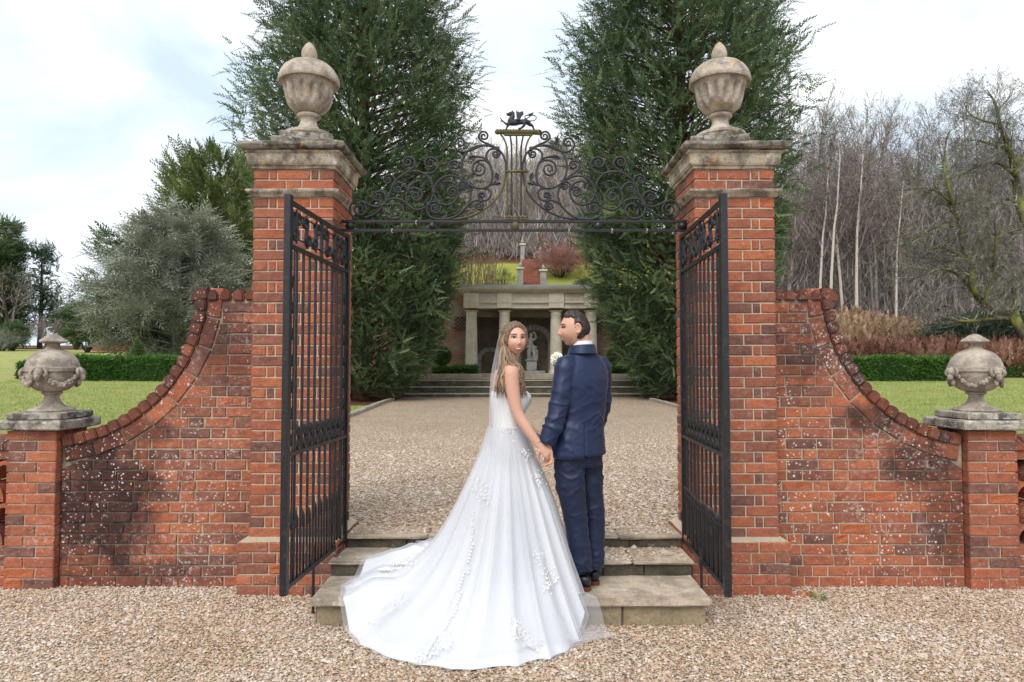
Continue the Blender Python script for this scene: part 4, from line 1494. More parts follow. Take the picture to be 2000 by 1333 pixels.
# inside
zb_ = z_cap - .002
mb = MB(); mb.box(xl, xr, TY + 2.1, TY + 2.35, zg, zb_); mb.build('back_wall', M['temple_dark'], tp)
for a, b in ((xl, xl + .22), (xr - .22, xr)):
    mb = MB(); mb.box(a, b, TY + .36, TY + 2.1, zg, zb_); mb.build('side_wall', M['temple_dark'], tp)
mb = MB(); mb.box(xl + .22, xr - .22, TY + .36, TY + 2.1, z_cap - .35, z_cap - .003); mb.build('soffit', M['temple_dark'], tp)
mb = MB(); mb.box(xl - .2, xr + .2, TY - .5, TY + 2.1, zg - .14, zg - .004, .02); mb.build('stylobate', M['temple'], tp)
def arch_ring(px, rpx, zspr, wdt, n=13):
    xc = tx(px, TY + 2.1)
    r = rpx * (TY + 2.1) / FPX
    zc = zspr
    for i in range(n):
        a0, a1 = math.pi * i / n + .012, math.pi * (i + 1) / n - .012
        poly = [(xc + q * math.cos(a), zc + q * math.sin(a)) for q, a in ((r, a0), (r, a1), (r + wdt, a1), (r + wdt, a0))]
        mb = MB(); mb.prism(poly, 'y', TY + 2.03, TY + 2.098); mb.build('voussoir', M['statue'], tp)
    zz = zg
    while zz < zc - .05:
        h = min(.26, zc - zz)
        for s in (-1, 1):
            xa, xb = sorted((xc + s * r, xc + s * (r + wdt)))
            mb = MB(); mb.box(xa, xb, TY + 2.03, TY + 2.098, zz + .006, zz + h - .006); mb.build('jamb_stone', M['statue'], tp)
        zz += h
    mb = MB()
    pts = [(xc + r * math.cos(a), zc + r * math.sin(a)) for a in np.linspace(0, math.pi, 15)] + [(xc - r, zg), (xc + r, zg)]
    mb.prism(pts, 'y', TY + 2.085, TY + 2.1); mb.build('niche_back', M['temple_dark'], tp)
arch_ring(1044, 26, tz(668), .26)
arch_ring(957, 17, tz(703), .2, 9)
for ob in set(bpy.data.objects) - before:
    ob.location = Vector(ob.location) - off

# statue on pedestal
sx, sy = tx(1038, 32.0), 32.0
sc_ = 32.0 / FPX
s = empty('niche_statue', (sx, sy, zg))
tag(s, 'grey stone figure group on a square pedestal inside the temple niche', 'statue')
mb = MB(); mb.box(-.62, .62, -.4, .4, .0, .12, .02); mb.box(-.24, .24, -.24, .24, .121, .58, .02); mb.box(-.29, .29, -.29, .29, .581, .66, .02)
mb.build('pedestal', M['statue'], s)
g = MB()
g.tube([(-.1, 0, .66), (-.12, -.02, .95), (-.08, 0, 1.25), (-.05, 0, 1.5), (-.03, -.02, 1.68)], [.12, .11, .13, .15, .07], 8)
g.tube([(.12, -.03, .66), (.14, -.08, .95), (.05, -.02, 1.22), (-.03, 0, 1.4)], [.10, .10, .12, .1], 8)
g.ball((-.02, -.04, 1.80), .10, 10, 7, (.9, 1, 1.15))
g.tube([(-.18, 0, 1.56), (-.27, -.05, 1.35), (-.2, -.15, 1.2)], [.06, .05, .04], 7)
g.tube([(.1, 0, 1.56), (.22, -.04, 1.68), (.14, -.06, 1.9), (.05, -.06, 1.95)], [.06, .05, .045, .03], 7)
g.tube([(.2, 0, .66), (.24, .02, 1.0), (.18, .04, 1.2)], [.12, .1, .06], 7)
g.ball((.2, -.08, 1.22), .07, 8, 6)
fused('figure', g, .02, M['statue'], s, 3)

# terrace steps
ts = empty('terrace_steps', (.6, 27.5, .35))
tag(ts, 'broad mossy stone steps rising from the gravel court to the temple', 'steps')
for k, (Yf, z0, z1, pa, pb) in enumerate(((27.25, .30, .50, 791, 1270), (27.75, .50, .755, 797, 1264), (28.3, .755, 1.01, 803, 1258))):
    xa, xb = P(pa, 700, Yf).x, P(pb, 700, Yf).x
    n = 5
    for i in range(n):
        a, b = xa + (xb - xa) * i / n + .006, xa + (xb - xa) * (i + 1) / n - .006
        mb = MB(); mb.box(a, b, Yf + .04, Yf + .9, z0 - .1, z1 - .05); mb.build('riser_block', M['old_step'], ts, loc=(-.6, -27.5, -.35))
        mb = MB(); mb.box(a, b, Yf, Yf + .9, z1 - .048, z1, .012); mb.build('tread_slab', M['old_tread'], ts, loc=(-.6, -27.5, -.35))
mb = MB(); mb.box(-4.2, 5.5, 29.1, 31.6, 1.03, 1.11); tag(mb.build('gravel_terrace', M['gravel_far']), kind='structure')
kb = empty('terrace_kerb', (.8, 29.6, 1.0)); tag(kb, 'long pale stone kerb edging the temple terrace', 'kerb')
xa, xb = P(842, 700, 29.6).x, P(1229, 700, 29.6).x
for i in range(6):
    a, b = xa + (xb - xa) * i / 6 + .006, xa + (xb - xa) * (i + 1) / 6 - .006
    mb = MB(); mb.box(a, b, 29.6, 30.0, 1.05, 1.25, .02); mb.build('kerb_stone', M['old_tread'], kb, loc=(-.8, -29.6, -1.0))
# retaining walls either side
for a, b, lab in ((-9.5, xl - .02, 'old weathered brick retaining wall adjoining the temple on its willow-stem side'), (xr + .02, 11, 'old weathered brick retaining wall adjoining the temple on its red acer side')):
    o = empty('retaining_wall', ((a + b) / 2, 33, zg)); tag(o, lab, 'wall', 'retaining walls flanking the temple')
    ofs = (-(a + b) / 2, -33, -zg)
    mb = MB(); mb.box(a, b, 32.6, 33.3, .9, tz(569, 32.6)); mb.build('brickwork', M['retaining'], o, loc=ofs)
    mb = MB(); mb.box(a, b, 32.5, 33.4, tz(569, 32.6) + .003, tz(566, 32.6) + .05, .02); mb.build('coping', M['old_tread'], o, loc=ofs)
    pxp = 898 if a < 0 else 1179
    cx, cz = P(pxp, 633, 32.58).x, P(pxp, 633, 32.58).z
    mb = MB(); mb.box(cx - .26, cx + .26, 32.57, 32.598, cz - .34, cz + .34); fr_ = mb.build('pierced_panel', M['temple_dark'], o, loc=ofs)  # dark backing sheet, painted as the shade in the holes
    mb = MB()
    for i in range(5):
        for j in range(7):
            if (i + j) % 2 == 0:
                mb.box(cx - .24 + i * .1, cx - .16 + i * .1, 32.54, 32.568, cz - .32 + j * .093, cz - .25 + j * .093)
    tag(mb.build('lattice_tiles', M['retaining'], fr_), kind='stuff')

# stairs up the bank behind
hs = empty('hill_stairs', (P(1037, 530, 40).x, 40, 6)); tag(hs, 'narrow red brick stairs climbing the grass bank behind the temple', 'stairs')
ofs = tuple(-c for c in hs.location)
M['stair_brick'] = simple('stair_brick', (.27, .11, .07), .95, .1, .4, 9, .6, .02)
n = 15
for i in range(n):
    t0 = i / n
    Yf = 38.6 + 5.2 * t0
    py0 = 563 - 56 * i / n
    py1 = 563 - 56 * (i + 1) / n
    xa, xb = P(1018.5 + 1.5 * t0, py0, Yf).x, P(1058 - 2 * t0, py0, Yf).x
    z1 = P(1037, py1, Yf).z
    mb = MB(); mb.box(xa, xb, Yf, Yf + 1.2, z1 - .6, z1, .012); mb.build('step', M['stair_brick'], hs, loc=ofs)
for (px, ya, yb, Y, w) in ((1016, 562, 527, 38.6, .17), (1061, 562, 531, 38.6, .17), (1020.5, 540, 480, 43.6, .13), (1055.5, 540, 495, 43.6, .13)):
    b0, b1 = P(px, ya, Y), P(px, yb, Y)
    o = empty('stair_pier', (b0.x, Y, b0.z)); H = b1.z - b0.z
    tall = Y > 40
    tag(o, ('tall slim' if tall else 'short') + ' stone pier at the ' + ('top' if tall else 'foot') + ' of the hill stairs, ' + ('willow-stem' if px < 1037 else 'acer') + ' side', 'pier', 'stone piers of the hill stairs')
    mb = MB(); mb.box(-w, w, -w, w, -.5, H, .02); mb.build('shaft', M['statue'], o)
    mb = MB(); mb.box(-w - .06, w + .06, -w - .06, w + .06, H + .002, H + .1, .02); mb.build('cap', M['temple'], o)
    mb = MB(); mb.lathe([(.05, H + .1), (.04, H + .14), (.09, H + .2), (.10, H + .28), (.05, H + .34), (.02, H + .40)], seg=14); mb.build('urn_finial', M['statue'], o, smooth='all')

# kerb stones along the court
def path_kerb(pts, lab):
    o = empty('path_kerb', (pts[0][0], pts[0][1], CZ)); tag(o, lab, 'kerb', 'stone kerbs along the gravel court')
    ofs = Vector((-pts[0][0], -pts[0][1], -CZ))
    cr = [Vector((x, y, 0)) for x, y in pts]
    sm = cat_rom(cr, 8)
    for i in range(len(sm) - 1):
        a, b = sm[i], sm[i + 1]
        d = (b - a); ln = d.length; d.normalize()
        nrm = Vector((-d.y, d.x, 0))
        mb = MB(); mb.obox((a + b) / 2 + Vector((0, 0, CZ + .03 + rnd.uniform(-.01, .01))), d, nrm, Vector((0, 0, 1)), ln / 2 - .012, .075, .055)
        mb.build('kerb_stone', M['old_tread'], o, loc=ofs)
path_kerb([(-3.9, 9), (-3.95, 13), (-4.0, 16.6), (-4.15, 20), (-4.3, 23), (-4.3, 24.6)], 'low stone kerb along the court beneath the tall conifer on the brick building side')
path_kerb([(4.6, 9), (4.75, 13), (4.85, 16.6), (4.95, 20), (5.0, 23), (5.0, 24.6)], 'low stone kerb along the court beneath the tall conifer on the birch wood side')

# ================================================================ vegetation
def frame_from(d, up):
    d = d / np.linalg.norm(d, axis=1, keepdims=True)
    s = np.cross(d, up)
    ln = np.linalg.norm(s, axis=1, keepdims=True)
    s = np.where(ln > 1e-4, s / np.maximum(ln, 1e-4), np.array([[1., 0, 0]]))
    u = np.cross(s, d)
    return d, s, u
def spray_template(k=11, leaf=.24, wid=.05, droop=.25, spread=.9, seed=1):
    """a flat feathery spray along +x, length 1: k narrow leaflets as quads"""
    r = np.random.default_rng(seed)
    q = []
    for i in range(k):
        t = .08 + .92 * i / (k - 1)
        s = 1 if i % 2 else -1
        a = spread * (1 - .55 * t) * s * r.uniform(.8, 1.2)
        ln = leaf * (1.15 - .5 * t) * r.uniform(.8, 1.2)
        if i == k - 1: a, ln = 0, leaf
        b = np.array([t, 0, -droop * t * t])
        d = np.array([math.cos(a), math.sin(a), r.uniform(-.25, .2)])
        n = np.array([-math.sin(a), math.cos(a), 0]) * wid
        q += [b + d * ln * .1 + n * .6, b + d * ln, b + d * ln * .1 - n * .6]
    return np.array(q)
def sprays(pos, d, up, size, tint, temps):
    """returns verts (N*k*4,3), tint per quad"""
    V, T = [], []
    idx = rng.integers(0, len(temps), len(pos))
    D, S, U = frame_from(d, up)
    for j, tp_ in enumerate(temps):
        m_ = idx == j
        if not m_.any(): continue
        v = (tp_[None, :, 0:1] * D[m_][:, None] + tp_[None, :, 1:2] * S[m_][:, None] + tp_[None, :, 2:3] * U[m_][:, None]) * size[m_][:, None, None] + pos[m_][:, None]
        V.append(v.reshape(-1, 3))
        nq = len(tp_) // 3
        T.append(np.clip(np.repeat(tint[m_], nq) + rng.normal(0, .06, m_.sum() * nq), 0, 1))
    return np.concatenate(V), np.concatenate(T)
T_CYP = [spray_template(11, .24, .10, .25, 1.0, s) for s in (1, 2, 3)]
T_TWIG = [spray_template(9, .36, .034, .1, 1.0, s) for s in (4, 5, 6)]
T_LICH = [spray_template(9, .36, .05, .1, 1.1, s) for s in (14, 15, 16)]
T_BUSH = [spray_template(8, .34, .2, .1, 1.0, s) for s in (7, 8)]
M['yew_leaf'] = leaf_mat('dark_conifer_foliage', (.022, .042, .022), (.085, .138, .066), (.26, .31, .14))
M['olive_leaf'] = leaf_mat('olive_conifer_foliage', (.04, .058, .018), (.14, .185, .055), (.31, .34, .125))
M['pine_leaf'] = leaf_mat('far_pine_foliage', (.03, .055, .038), (.075, .12, .075), (.16, .22, .12))
M['lichen'] = leaf_mat('lichen_grey_twigs', (.06, .068, .05), (.27, .285, .225), (.54, .55, .46), .15)
M['box_leaf'] = leaf_mat('box_hedge_leaves', (.02, .055, .012), (.075, .175, .032), (.21, .36, .085))
M['moss_shrub'] = leaf_mat('green_shrub_leaves', (.03, .045, .02), (.08, .115, .045), (.18, .22, .10))
M['bracken'] = leaf_mat('dead_bracken', (.10, .045, .03), (.25, .12, .085), (.44, .27, .18), .15)
M['straw'] = leaf_mat('straw_bracken', (.20, .11, .06), (.38, .25, .15), (.55, .42, .28), .15)
M['acer'] = leaf_mat('red_brown_twigs', (.14, .06, .05), (.33, .17, .14), (.50, .31, .26), .1)
M['bark'] = simple('dark_bark', (.07, .055, .04), .95, .1, .5, 8, .8, .03)
M['bark_red'] = simple('red_brown_bark', (.12, .06, .04), .95, .1, .5, 8, .8, .03)
def bark_mat(name, a, b, sc=3.0, lo=.45, hi=.6):
    m = Mat(name, .95, .1)
    p = m.geo()
    m.color(m.mix(ramp2(m, m.noise(p, sc, 5, .7), lo, hi), a, b))
    m.bump(m.noise(p, sc * 6, 4, .7), .7, .03)
    return m.m
M['bark_wood'] = bark_mat('grey_brown_woodland_bark', (.18, .148, .128), (.34, .295, .26))
M['bark_purple'] = bark_mat('purple_grey_twigs', (.21, .172, .172), (.36, .305, .30))
M['bark_birch'] = bark_mat('pale_birch_bark', (.60, .52, .46), (.24, .15, .12), 5, .54, .7)
M['bark_moss'] = bark_mat('mossy_green_bark', (.075, .068, .045), (.20, .21, .045), 1.6, .45, .62)

def tubes_mesh(name, segs, mat, sides=4):
    """segs rows: p0(3) p1(3) r0 r1 -> frusta"""
    s_ = np.asarray(segs, float)
    p0, p1, r0, r1 = s_[:, 0:3], s_[:, 3:6], s_[:, 6], s_[:, 7]
    d = p1 - p0
    up = np.where(np.abs(d[:, 2:3]) < .9 * np.linalg.norm(d, axis=1, keepdims=True), np.array([[0, 0, 1.]]), np.array([[1., 0, 0]]))
    D, S, U = frame_from(d, up)
    n = len(s_)
    if sides == 2:          # flat twigs
        q = rng.uniform(-1, 1, n)[:, None]; S = S * np.sqrt(1 - q * q) + U * q
        v = np.stack([p0 - S * r0[:, None], p0 + S * r0[:, None], p1 + S * r1[:, None], p1 - S * r1[:, None]], 1).reshape(-1, 3)
        return idx_mesh(name, v, np.arange(4 * n).reshape(n, 4), mat, np.repeat(rng.uniform(0, 1, n), 4))
    ang = np.arange(sides) * 2 * np.pi / sides
    ring = np.cos(ang)[None, :, None] * S[:, None] + np.sin(ang)[None, :, None] * U[:, None]
    va = p0[:, None] + ring * r0[:, None, None]
    vb = p1[:, None] + ring * r1[:, None, None]
    v = np.concatenate([va, vb], 1).reshape(-1, 3)
    k = np.arange(sides)
    f = np.stack([k, (k + 1) % sides, (k + 1) % sides + sides, k + sides], 1)
    faces = (np.arange(n)[:, None, None] * 2 * sides + f[None]).reshape(-1, 4)
    t = np.repeat(rng.uniform(0, 1, n), 2 * sides)
    return idx_mesh(name, v, faces, mat, t, smooth=sides > 3)

def grow(rs, p, d, ln, r, depth, out, spec):
    """recursive bare branch; out rows p0 p1 r0 r1 level"""
    steps = spec['steps'][depth]
    sl = ln / steps
    kids = spec['kids'][depth]
    pts = [p]
    dirs = []
    for i in range(steps):
        d = d + np.array([rs.gauss(0, 1), rs.gauss(0, 1), rs.gauss(0, 1)]) * spec['wob'][depth] + np.array([0, 0, spec['lift'][depth]])
        d = d / np.linalg.norm(d)
        q = p + d * sl
        ra, rb = r * (1 - i / steps * .75), r * (1 - (i + 1) / steps * .75)
        out.append((*p, *q, max(ra, spec['rmin']), max(rb, spec['rmin'] * .6), depth))
        p = q
        pts.append(p)
        dirs.append(d)
    if depth + 1 < len(spec['steps']):
        for k in range(kids):
            t = spec['start'][depth] + (1 - spec['start'][depth]) * (k + rs.random()) / kids
            i = min(steps - 1, int(t * steps))
            fr_ = t * steps - i
            b = pts[i] * (1 - fr_) + pts[i + 1] * fr_
            a = rs.uniform(0, 2 * math.pi)
            dd = dirs[i]
            o1 = np.cross(dd, [0, 0, 1.]) if abs(dd[2]) < .95 else np.cross(dd, [1., 0, 0])
            o1 /= np.linalg.norm(o1)
            o2 = np.cross(dd, o1)
            sp_ = spec['angle'][depth] * rs.uniform(.7, 1.3)
            nd = dd * math.cos(sp_) + (o1 * math.cos(a) + o2 * math.sin(a)) * math.sin(sp_)
            grow(rs, b, nd, ln * spec['ratio'][depth] * rs.uniform(.65, 1.15) * (1.15 - .55 * t), max(r * (1 - t * .7) * .5, spec['rmin']), depth + 1, out, spec)

SPEC_WOOD = dict(steps=[8, 5, 4, 3], kids=[22, 8, 5, 0], wob=[.05, .12, .16, .2], lift=[.03, .09, .06, .03], start=[.3, .2, .15, 0], angle=[.6, .6, .6, .6], ratio=[.36, .5, .55, .6], rmin=.012)
SPEC_ROUND = dict(steps=[4, 5, 5, 3], kids=[12, 10, 7, 0], wob=[.08, .14, .18, .2], lift=[.02, .05, .05, .03], start=[.25, .25, .15, 0], angle=[.9, .7, .65, .6], ratio=[1.1, .5, .5, .6], rmin=.012)
def bare_tree(name, seed, height, r, spec, loc, mat_t, mat_b, label=None, group=None, cat='tree', lean=(0, 0)):
    rs = random.Random(seed)
    out = []
    grow(rs, np.zeros(3), np.array([lean[0], lean[1], 1.0]), height, r, 0, out, spec)
    a = np.array(out)
    o = empty(name, loc)
    tr = a[a[:, 8] == 0]
    cr = a[a[:, 8] > 0]
    link('trunk', tubes_mesh('trunk', tr, mat_t, 7), o)
    link('crown', tubes_mesh('crown', cr, mat_b, 2), o)
    if label: tag(o, label, cat, group)
    return o

def conifer(name, loc, prof, label, mat, n_br=420, per=30, size=.45, tilt=.35, seed=3, temps=None, group=None, trunk_r=.35, lop=(1, 1), inner=.35, trunk_mat='bark_red', droop=0.0, spread=1.0, shell=0):
    """prof (z,r) above loc; crown = branches carrying feathery sprays"""
    g_ = np.random.default_rng(seed)
    temps = temps or T_CYP
    zs, rs_ = np.array([p[0] for p in prof]), np.array([p[1] for p in prof])
    wgt = np.interp(np.linspace(zs[0], zs[-1], 400), zs, rs_) + .25
    cdf = np.cumsum(wgt) / wgt.sum()
    zb = np.interp(g_.random(n_br), cdf, np.linspace(zs[0], zs[-1], 400))
    az = g_.uniform(0, 2 * np.pi, n_br)
    R_ = np.interp(zb, zs, rs_) * (1 + .13 * g_.normal(0, 1, n_br).clip(-1.6, 1.5)) * (1 + .08 * np.sin(3 * az + zb * .8 + seed))
    H = zs[-1]
    t = np.sqrt(g_.uniform(inner ** 2, 1, (n_br, per)))
    tl = tilt * g_.uniform(.4, 1.5, (n_br, 1))
    rad = R_[:, None] * t
    pos = np.stack([np.cos(az)[:, None] * rad, np.sin(az)[:, None] * rad, (zb[:, None] - .35 * R_[:, None] * tl + rad * tl - droop * rad * rad / np.maximum(R_[:, None], .1))], -1)
    pos += g_.normal(0, 1, pos.shape) * (.10 + .11 * R_[:, None, None] * (1.15 - t[..., None])) * spread
    out = np.stack([np.cos(az), np.sin(az), np.zeros(n_br)], -1)[:, None] * np.ones((1, per, 1))
    d = out + np.stack([np.zeros((n_br, per)), np.zeros((n_br, per)), tl * 1.3 * np.ones((1, per))], -1) + g_.normal(0, .55, pos.shape)
    up = np.array([0, 0, 1.0]) + g_.normal(0, .5, pos.shape)
    pos, d, up = pos.reshape(-1, 3), d.reshape(-1, 3), up.reshape(-1, 3)
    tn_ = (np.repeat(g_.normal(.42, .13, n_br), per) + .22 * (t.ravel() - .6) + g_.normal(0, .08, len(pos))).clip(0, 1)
    sz = size * g_.uniform(.65, 1.35, len(pos))
    if shell:      # dense clipped skirt of the lower crown
        zq = np.where(g_.random(shell) < .52, zs[0] + 6.6 * g_.random(shell) ** .9, 6.0 + 11.5 * g_.random(shell))
        aq = g_.uniform(0, 2 * np.pi, shell)
        lump = 1 + .05 * np.sin(aq * 9 + zq * 1.7) + .05 * np.sin(zq * 3.1 + aq * 5) + .03 * g_.normal(0, 1, shell)
        rq = np.interp(zq, zs, rs_) * lump * np.where(zq < 7, g_.uniform(.86, .98, shell), g_.uniform(.55, .98, shell))
        oq = np.stack([np.cos(aq), np.sin(aq), np.zeros(shell)], 1)
        pos = np.concatenate([pos, oq * rq[:, None] + np.stack([0 * zq, 0 * zq, zq], 1)])
        d = np.concatenate([d, oq * .6 + g_.normal(0, .55, (shell, 3)) + np.array([0, 0, .25])])
        up = np.concatenate([up, g_.normal(0, 1, (shell, 3))])
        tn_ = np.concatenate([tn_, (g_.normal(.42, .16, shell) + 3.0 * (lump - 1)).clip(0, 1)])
        sz = np.concatenate([sz, size * .8 * g_.uniform(.6, 1.2, shell)])
    pos[:, 2] = np.maximum(pos[:, 2], zs[0] * .8)
    V, T = sprays(pos, d, up, sz, tn_, temps)
    o = empty(name, loc)
    tag(o, label, 'tree', group)
    link('crown', fast_mesh('crown', V, 3, mat, T), o)
    segs = [(0, 0, -.4, .05, .03, H * .45, trunk_r, trunk_r * .6), (.05, .03, H * .45, 0, 0, H * .97, trunk_r * .6, .03)]
    for i in range(0, n_br, 3 if n_br > 200 else 1):
        e = np.array([math.cos(az[i]), math.sin(az[i]), 0]) * R_[i] * .8
        z0 = zb[i] - .35 * R_[i] * tl[i, 0]
        segs.append((0, 0, z0, e[0], e[1], z0 + R_[i] * .8 * tl[i, 0], .05, .012))
    link('trunk', tubes_mesh('trunk', segs, M[trunk_mat], 7), o)
    return o

# ---- the two tall conifers
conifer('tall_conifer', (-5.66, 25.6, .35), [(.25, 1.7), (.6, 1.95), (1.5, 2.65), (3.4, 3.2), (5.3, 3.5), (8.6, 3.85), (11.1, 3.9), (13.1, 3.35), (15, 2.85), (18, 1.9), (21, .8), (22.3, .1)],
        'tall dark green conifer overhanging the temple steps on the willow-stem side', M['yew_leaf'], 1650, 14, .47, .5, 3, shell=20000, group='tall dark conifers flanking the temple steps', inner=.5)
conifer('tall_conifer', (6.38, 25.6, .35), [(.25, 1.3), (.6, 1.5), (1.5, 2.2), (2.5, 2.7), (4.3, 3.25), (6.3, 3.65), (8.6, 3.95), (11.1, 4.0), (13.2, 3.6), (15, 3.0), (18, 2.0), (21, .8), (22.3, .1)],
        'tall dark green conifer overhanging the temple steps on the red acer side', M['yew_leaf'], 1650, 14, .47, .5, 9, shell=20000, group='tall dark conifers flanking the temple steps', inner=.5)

# ---- left-hand trees
def base(px, Y): 
    x = P(px, 640, Y).x
    return (x, Y, hz(x, Y))
def zat(py, Y): return P(1000, py, Y).z
b = base(425, 43)
conifer('olive_yew', b, [(.6, 2.6), (2, 3.2), (5, 3.4), (8, 3.2), (9.8, 2.7), (11.2, 2.0), (12.2, 1.1), (12.8, .2)], 'olive green yew tree standing behind the grey lichen-covered tree', M['olive_leaf'], 340, 22, .8, .9, 21, inner=.4)
b = base(345, 36)
M['lichen_limb'] = bark_mat('lichened_limbs', (.20, .20, .165), (.40, .41, .35), 2.2)
lichen_prof = [(.6, 2.6), (1.6, 3.6), (3, 4.1), (4.5, 3.6), (6, 2.7), (7.4, 1.6), (8.8, .5)]
conifer('lichen_tree', b, lichen_prof, 'broad lichen-covered grey tree with twiggy drooping branches above the wing wall', M['lichen'], 190, 34, .85, .22, 33, T_LICH, inner=.25, trunk_mat='lichen_limb', droop=.14, spread=.42, trunk_r=.3)
# dark foliage showing inside the lichen tree's lower crown
b2 = base(300, 38.5)
conifer('dark_yew', b2, [(.4, 2.2), (2, 3.0), (4, 3.2), (6, 2.4), (7.5, 1.0), (8, .2)], 'dark green yew partly hidden behind the lichen-covered tree', M['yew_leaf'], 160, 20, .7, .5, 35, inner=.3)
# far left group
b = base(8, 72); conifer('dark_cypress', b, [(.5, 1.5), (4, 1.6), (8, 1.4), (11, 1.0), (13, .5), (13.6, .1)], 'dark columnar cypress standing far beyond the lawn', M['yew_leaf'], 200, 16, 1.0, .7, 41)
b = base(-24, 70); conifer('dark_cypress', b, [(.5, 2.4), (4, 2.6), (8, 2.2), (11, 1.5), (13.4, .4)], 'broad dark cypress behind the bare purple-grey tree', M['yew_leaf'], 160, 16, 1.0, .7, 42)
# clump-headed pine
b = base(78, 76)
pine = empty('clump_pine', b); tag(pine, 'tall open pine with clumped dark foliage far beyond the lawn', 'tree')
rsP = random.Random(8); g8 = np.random.default_rng(8)
H = zat(486, 76) - b[2]
cl = []
segs = [(0, 0, -.3, .1, 0, H * .5, .28, .18), (.1, 0, H * .5, 0, 0, H * .97, .18, .05)]
for i in range(46):
    t = rsP.uniform(.22, 1.0)
    a = rsP.uniform(0, 6.28)
    r_ = (1 - abs(t - .45) * .75) * rsP.uniform(.8, 3.0) * (1.15 - t * .75)
    c = (math.cos(a) * r_, math.sin(a) * r_, H * t)
    cl.append(c)
    segs.append((0, 0, H * t - r_ * .3, *c, .06, .02))
cl = np.array(cl)
pp = np.repeat(cl, 22, 0) + g8.normal(0, 1, (len(cl) * 22, 3)) * np.array([.45, .45, .2])
V, T = sprays(pp, g8.normal(0, 1, pp.shape) + np.array([0, 0, .4]), g8.normal(0, 1, pp.shape), g8.uniform(.4, .8, len(pp)), g8.uniform(.2, .8, len(pp)), T_BUSH)
link('crown', fast_mesh('crown', V, 3, M['pine_leaf'], T), pine)
link('trunk', tubes_mesh('trunk', segs, M['bark'], 6), pine)
def leafy_bush(name, px, Y, w, h, label, mat, n, size, seed, temps=T_BUSH, z0=0.0, group=None, cat='shrub', stem=True):
    g_ = np.random.default_rng(seed)
    b = base(px, Y)
    lump = g_.normal(0, 1, (26, 3)); lump /= np.linalg.norm(lump, axis=1, keepdims=True); lump[:, 2] = np.abs(lump[:, 2]) * 1.0
    ctr = lump * np.array([w * .32, w * .32, h * .36]) + np.array([0, 0, h * .46])
    k = g_.integers(0, 26, n)
    dv = g_.normal(0, 1, (n, 3)); dv /= np.linalg.norm(dv, axis=1, keepdims=True)
    pos = ctr[k] + dv * np.array([w * .2, w * .2, h * .2]) * g_.uniform(.55, 1.05, (n, 1))
    pos[:, 2] = np.maximum(pos[:, 2], .05)
    V, T = sprays(pos, dv + g_.normal(0, .4, dv.shape) + np.array([0, 0, .3]), g_.normal(0, 1, dv.shape), size * g_.uniform(.6, 1.3, n), g_.normal(.45, .15, n).clip(0, 1), temps)
    o = empty(name, b); tag(o, label, cat, group)
    link('foliage', fast_mesh('foliage', V, 3, mat, T), o)
    if stem:
        sg_ = [(0, 0, -.2, c[0] * .8, c[1] * .8, c[2] * .8, max(.02, h * .018), .01) for c in ctr]
        link('stem', tubes_mesh('stem', sg_, M['bark'], 5), o)
    return o
leafy_bush('holly_tree', 150, 66, 3.6, zat(590, 66) - base(150, 66)[2], 'rounded dark green holly tree beyond the lawn', M['yew_leaf'], 2600, .5, 51, cat='tree')
leafy_bush('grey_green_shrub', 172, 56, 3.2, zat(622, 56) - base(172, 56)[2], 'grey green shrub with bare pale stems beside the small brick building', M['moss_shrub'], 1800, .42, 52)
bare_tree('purple_bare_tree', 61, zat(545, 62) - base(22, 62)[2], .22, SPEC_ROUND | dict(ratio=[.75, .5, .5, .6]), base(22, 62), M['bark'], M['bark_purple'], 'bare purple-grey tree before the dark cypresses far beyond the lawn')
bare_tree('rounded_bare_shrub', 62, 1.6, .12, SPEC_ROUND | dict(steps=[2, 6, 5, 3], kids=[20, 10, 7, 0], ratio=[1.45, .45, .5, .6], angle=[.75, .5, .5, .5], lift=[0, .05, .03, .02]), base(90, 58), M['bark'], M['bark_purple'], 'rounded bare grey-brown shrub beyond the pale lawn', cat='shrub')
leafy_bush('low_grey_shrub', 5, 60, 3.5, 1.6, 'low pale grey twiggy shrub beneath the bare purple-grey tree', M['lichen'], 1200, .5, 63, T_TWIG)
leafy_bush('low_dark_shrub', 28, 61, 2.2, 2.2, 'dark green low shrub beside the pale grey twiggy shrub', M['yew_leaf'], 900, .5, 64)
# small brick garden building
bb = base(203, 60)
hb = empty('garden_building', bb); tag(hb, 'small red brick building with a grey slate roof beyond the lawn', 'building')
M['far_brick'] = simple('far_brick', (.28, .11, .07), .95, .1, .3, 4)
M['slate'] = simple('slate', (.16, .15, .165), .8, .3, .25, 5)
mb = MB(); mb.box(-1.0, 2.5, 0, 3, -.2, 1.0); mb.build('wall', M['far_brick'], hb)
mb = MB(); mb.prism([(-.25, .98), (3.25, .98), (1.5, 1.95)], 'x', -1.2, 2.7); mb.build('roof', M['slate'], hb)

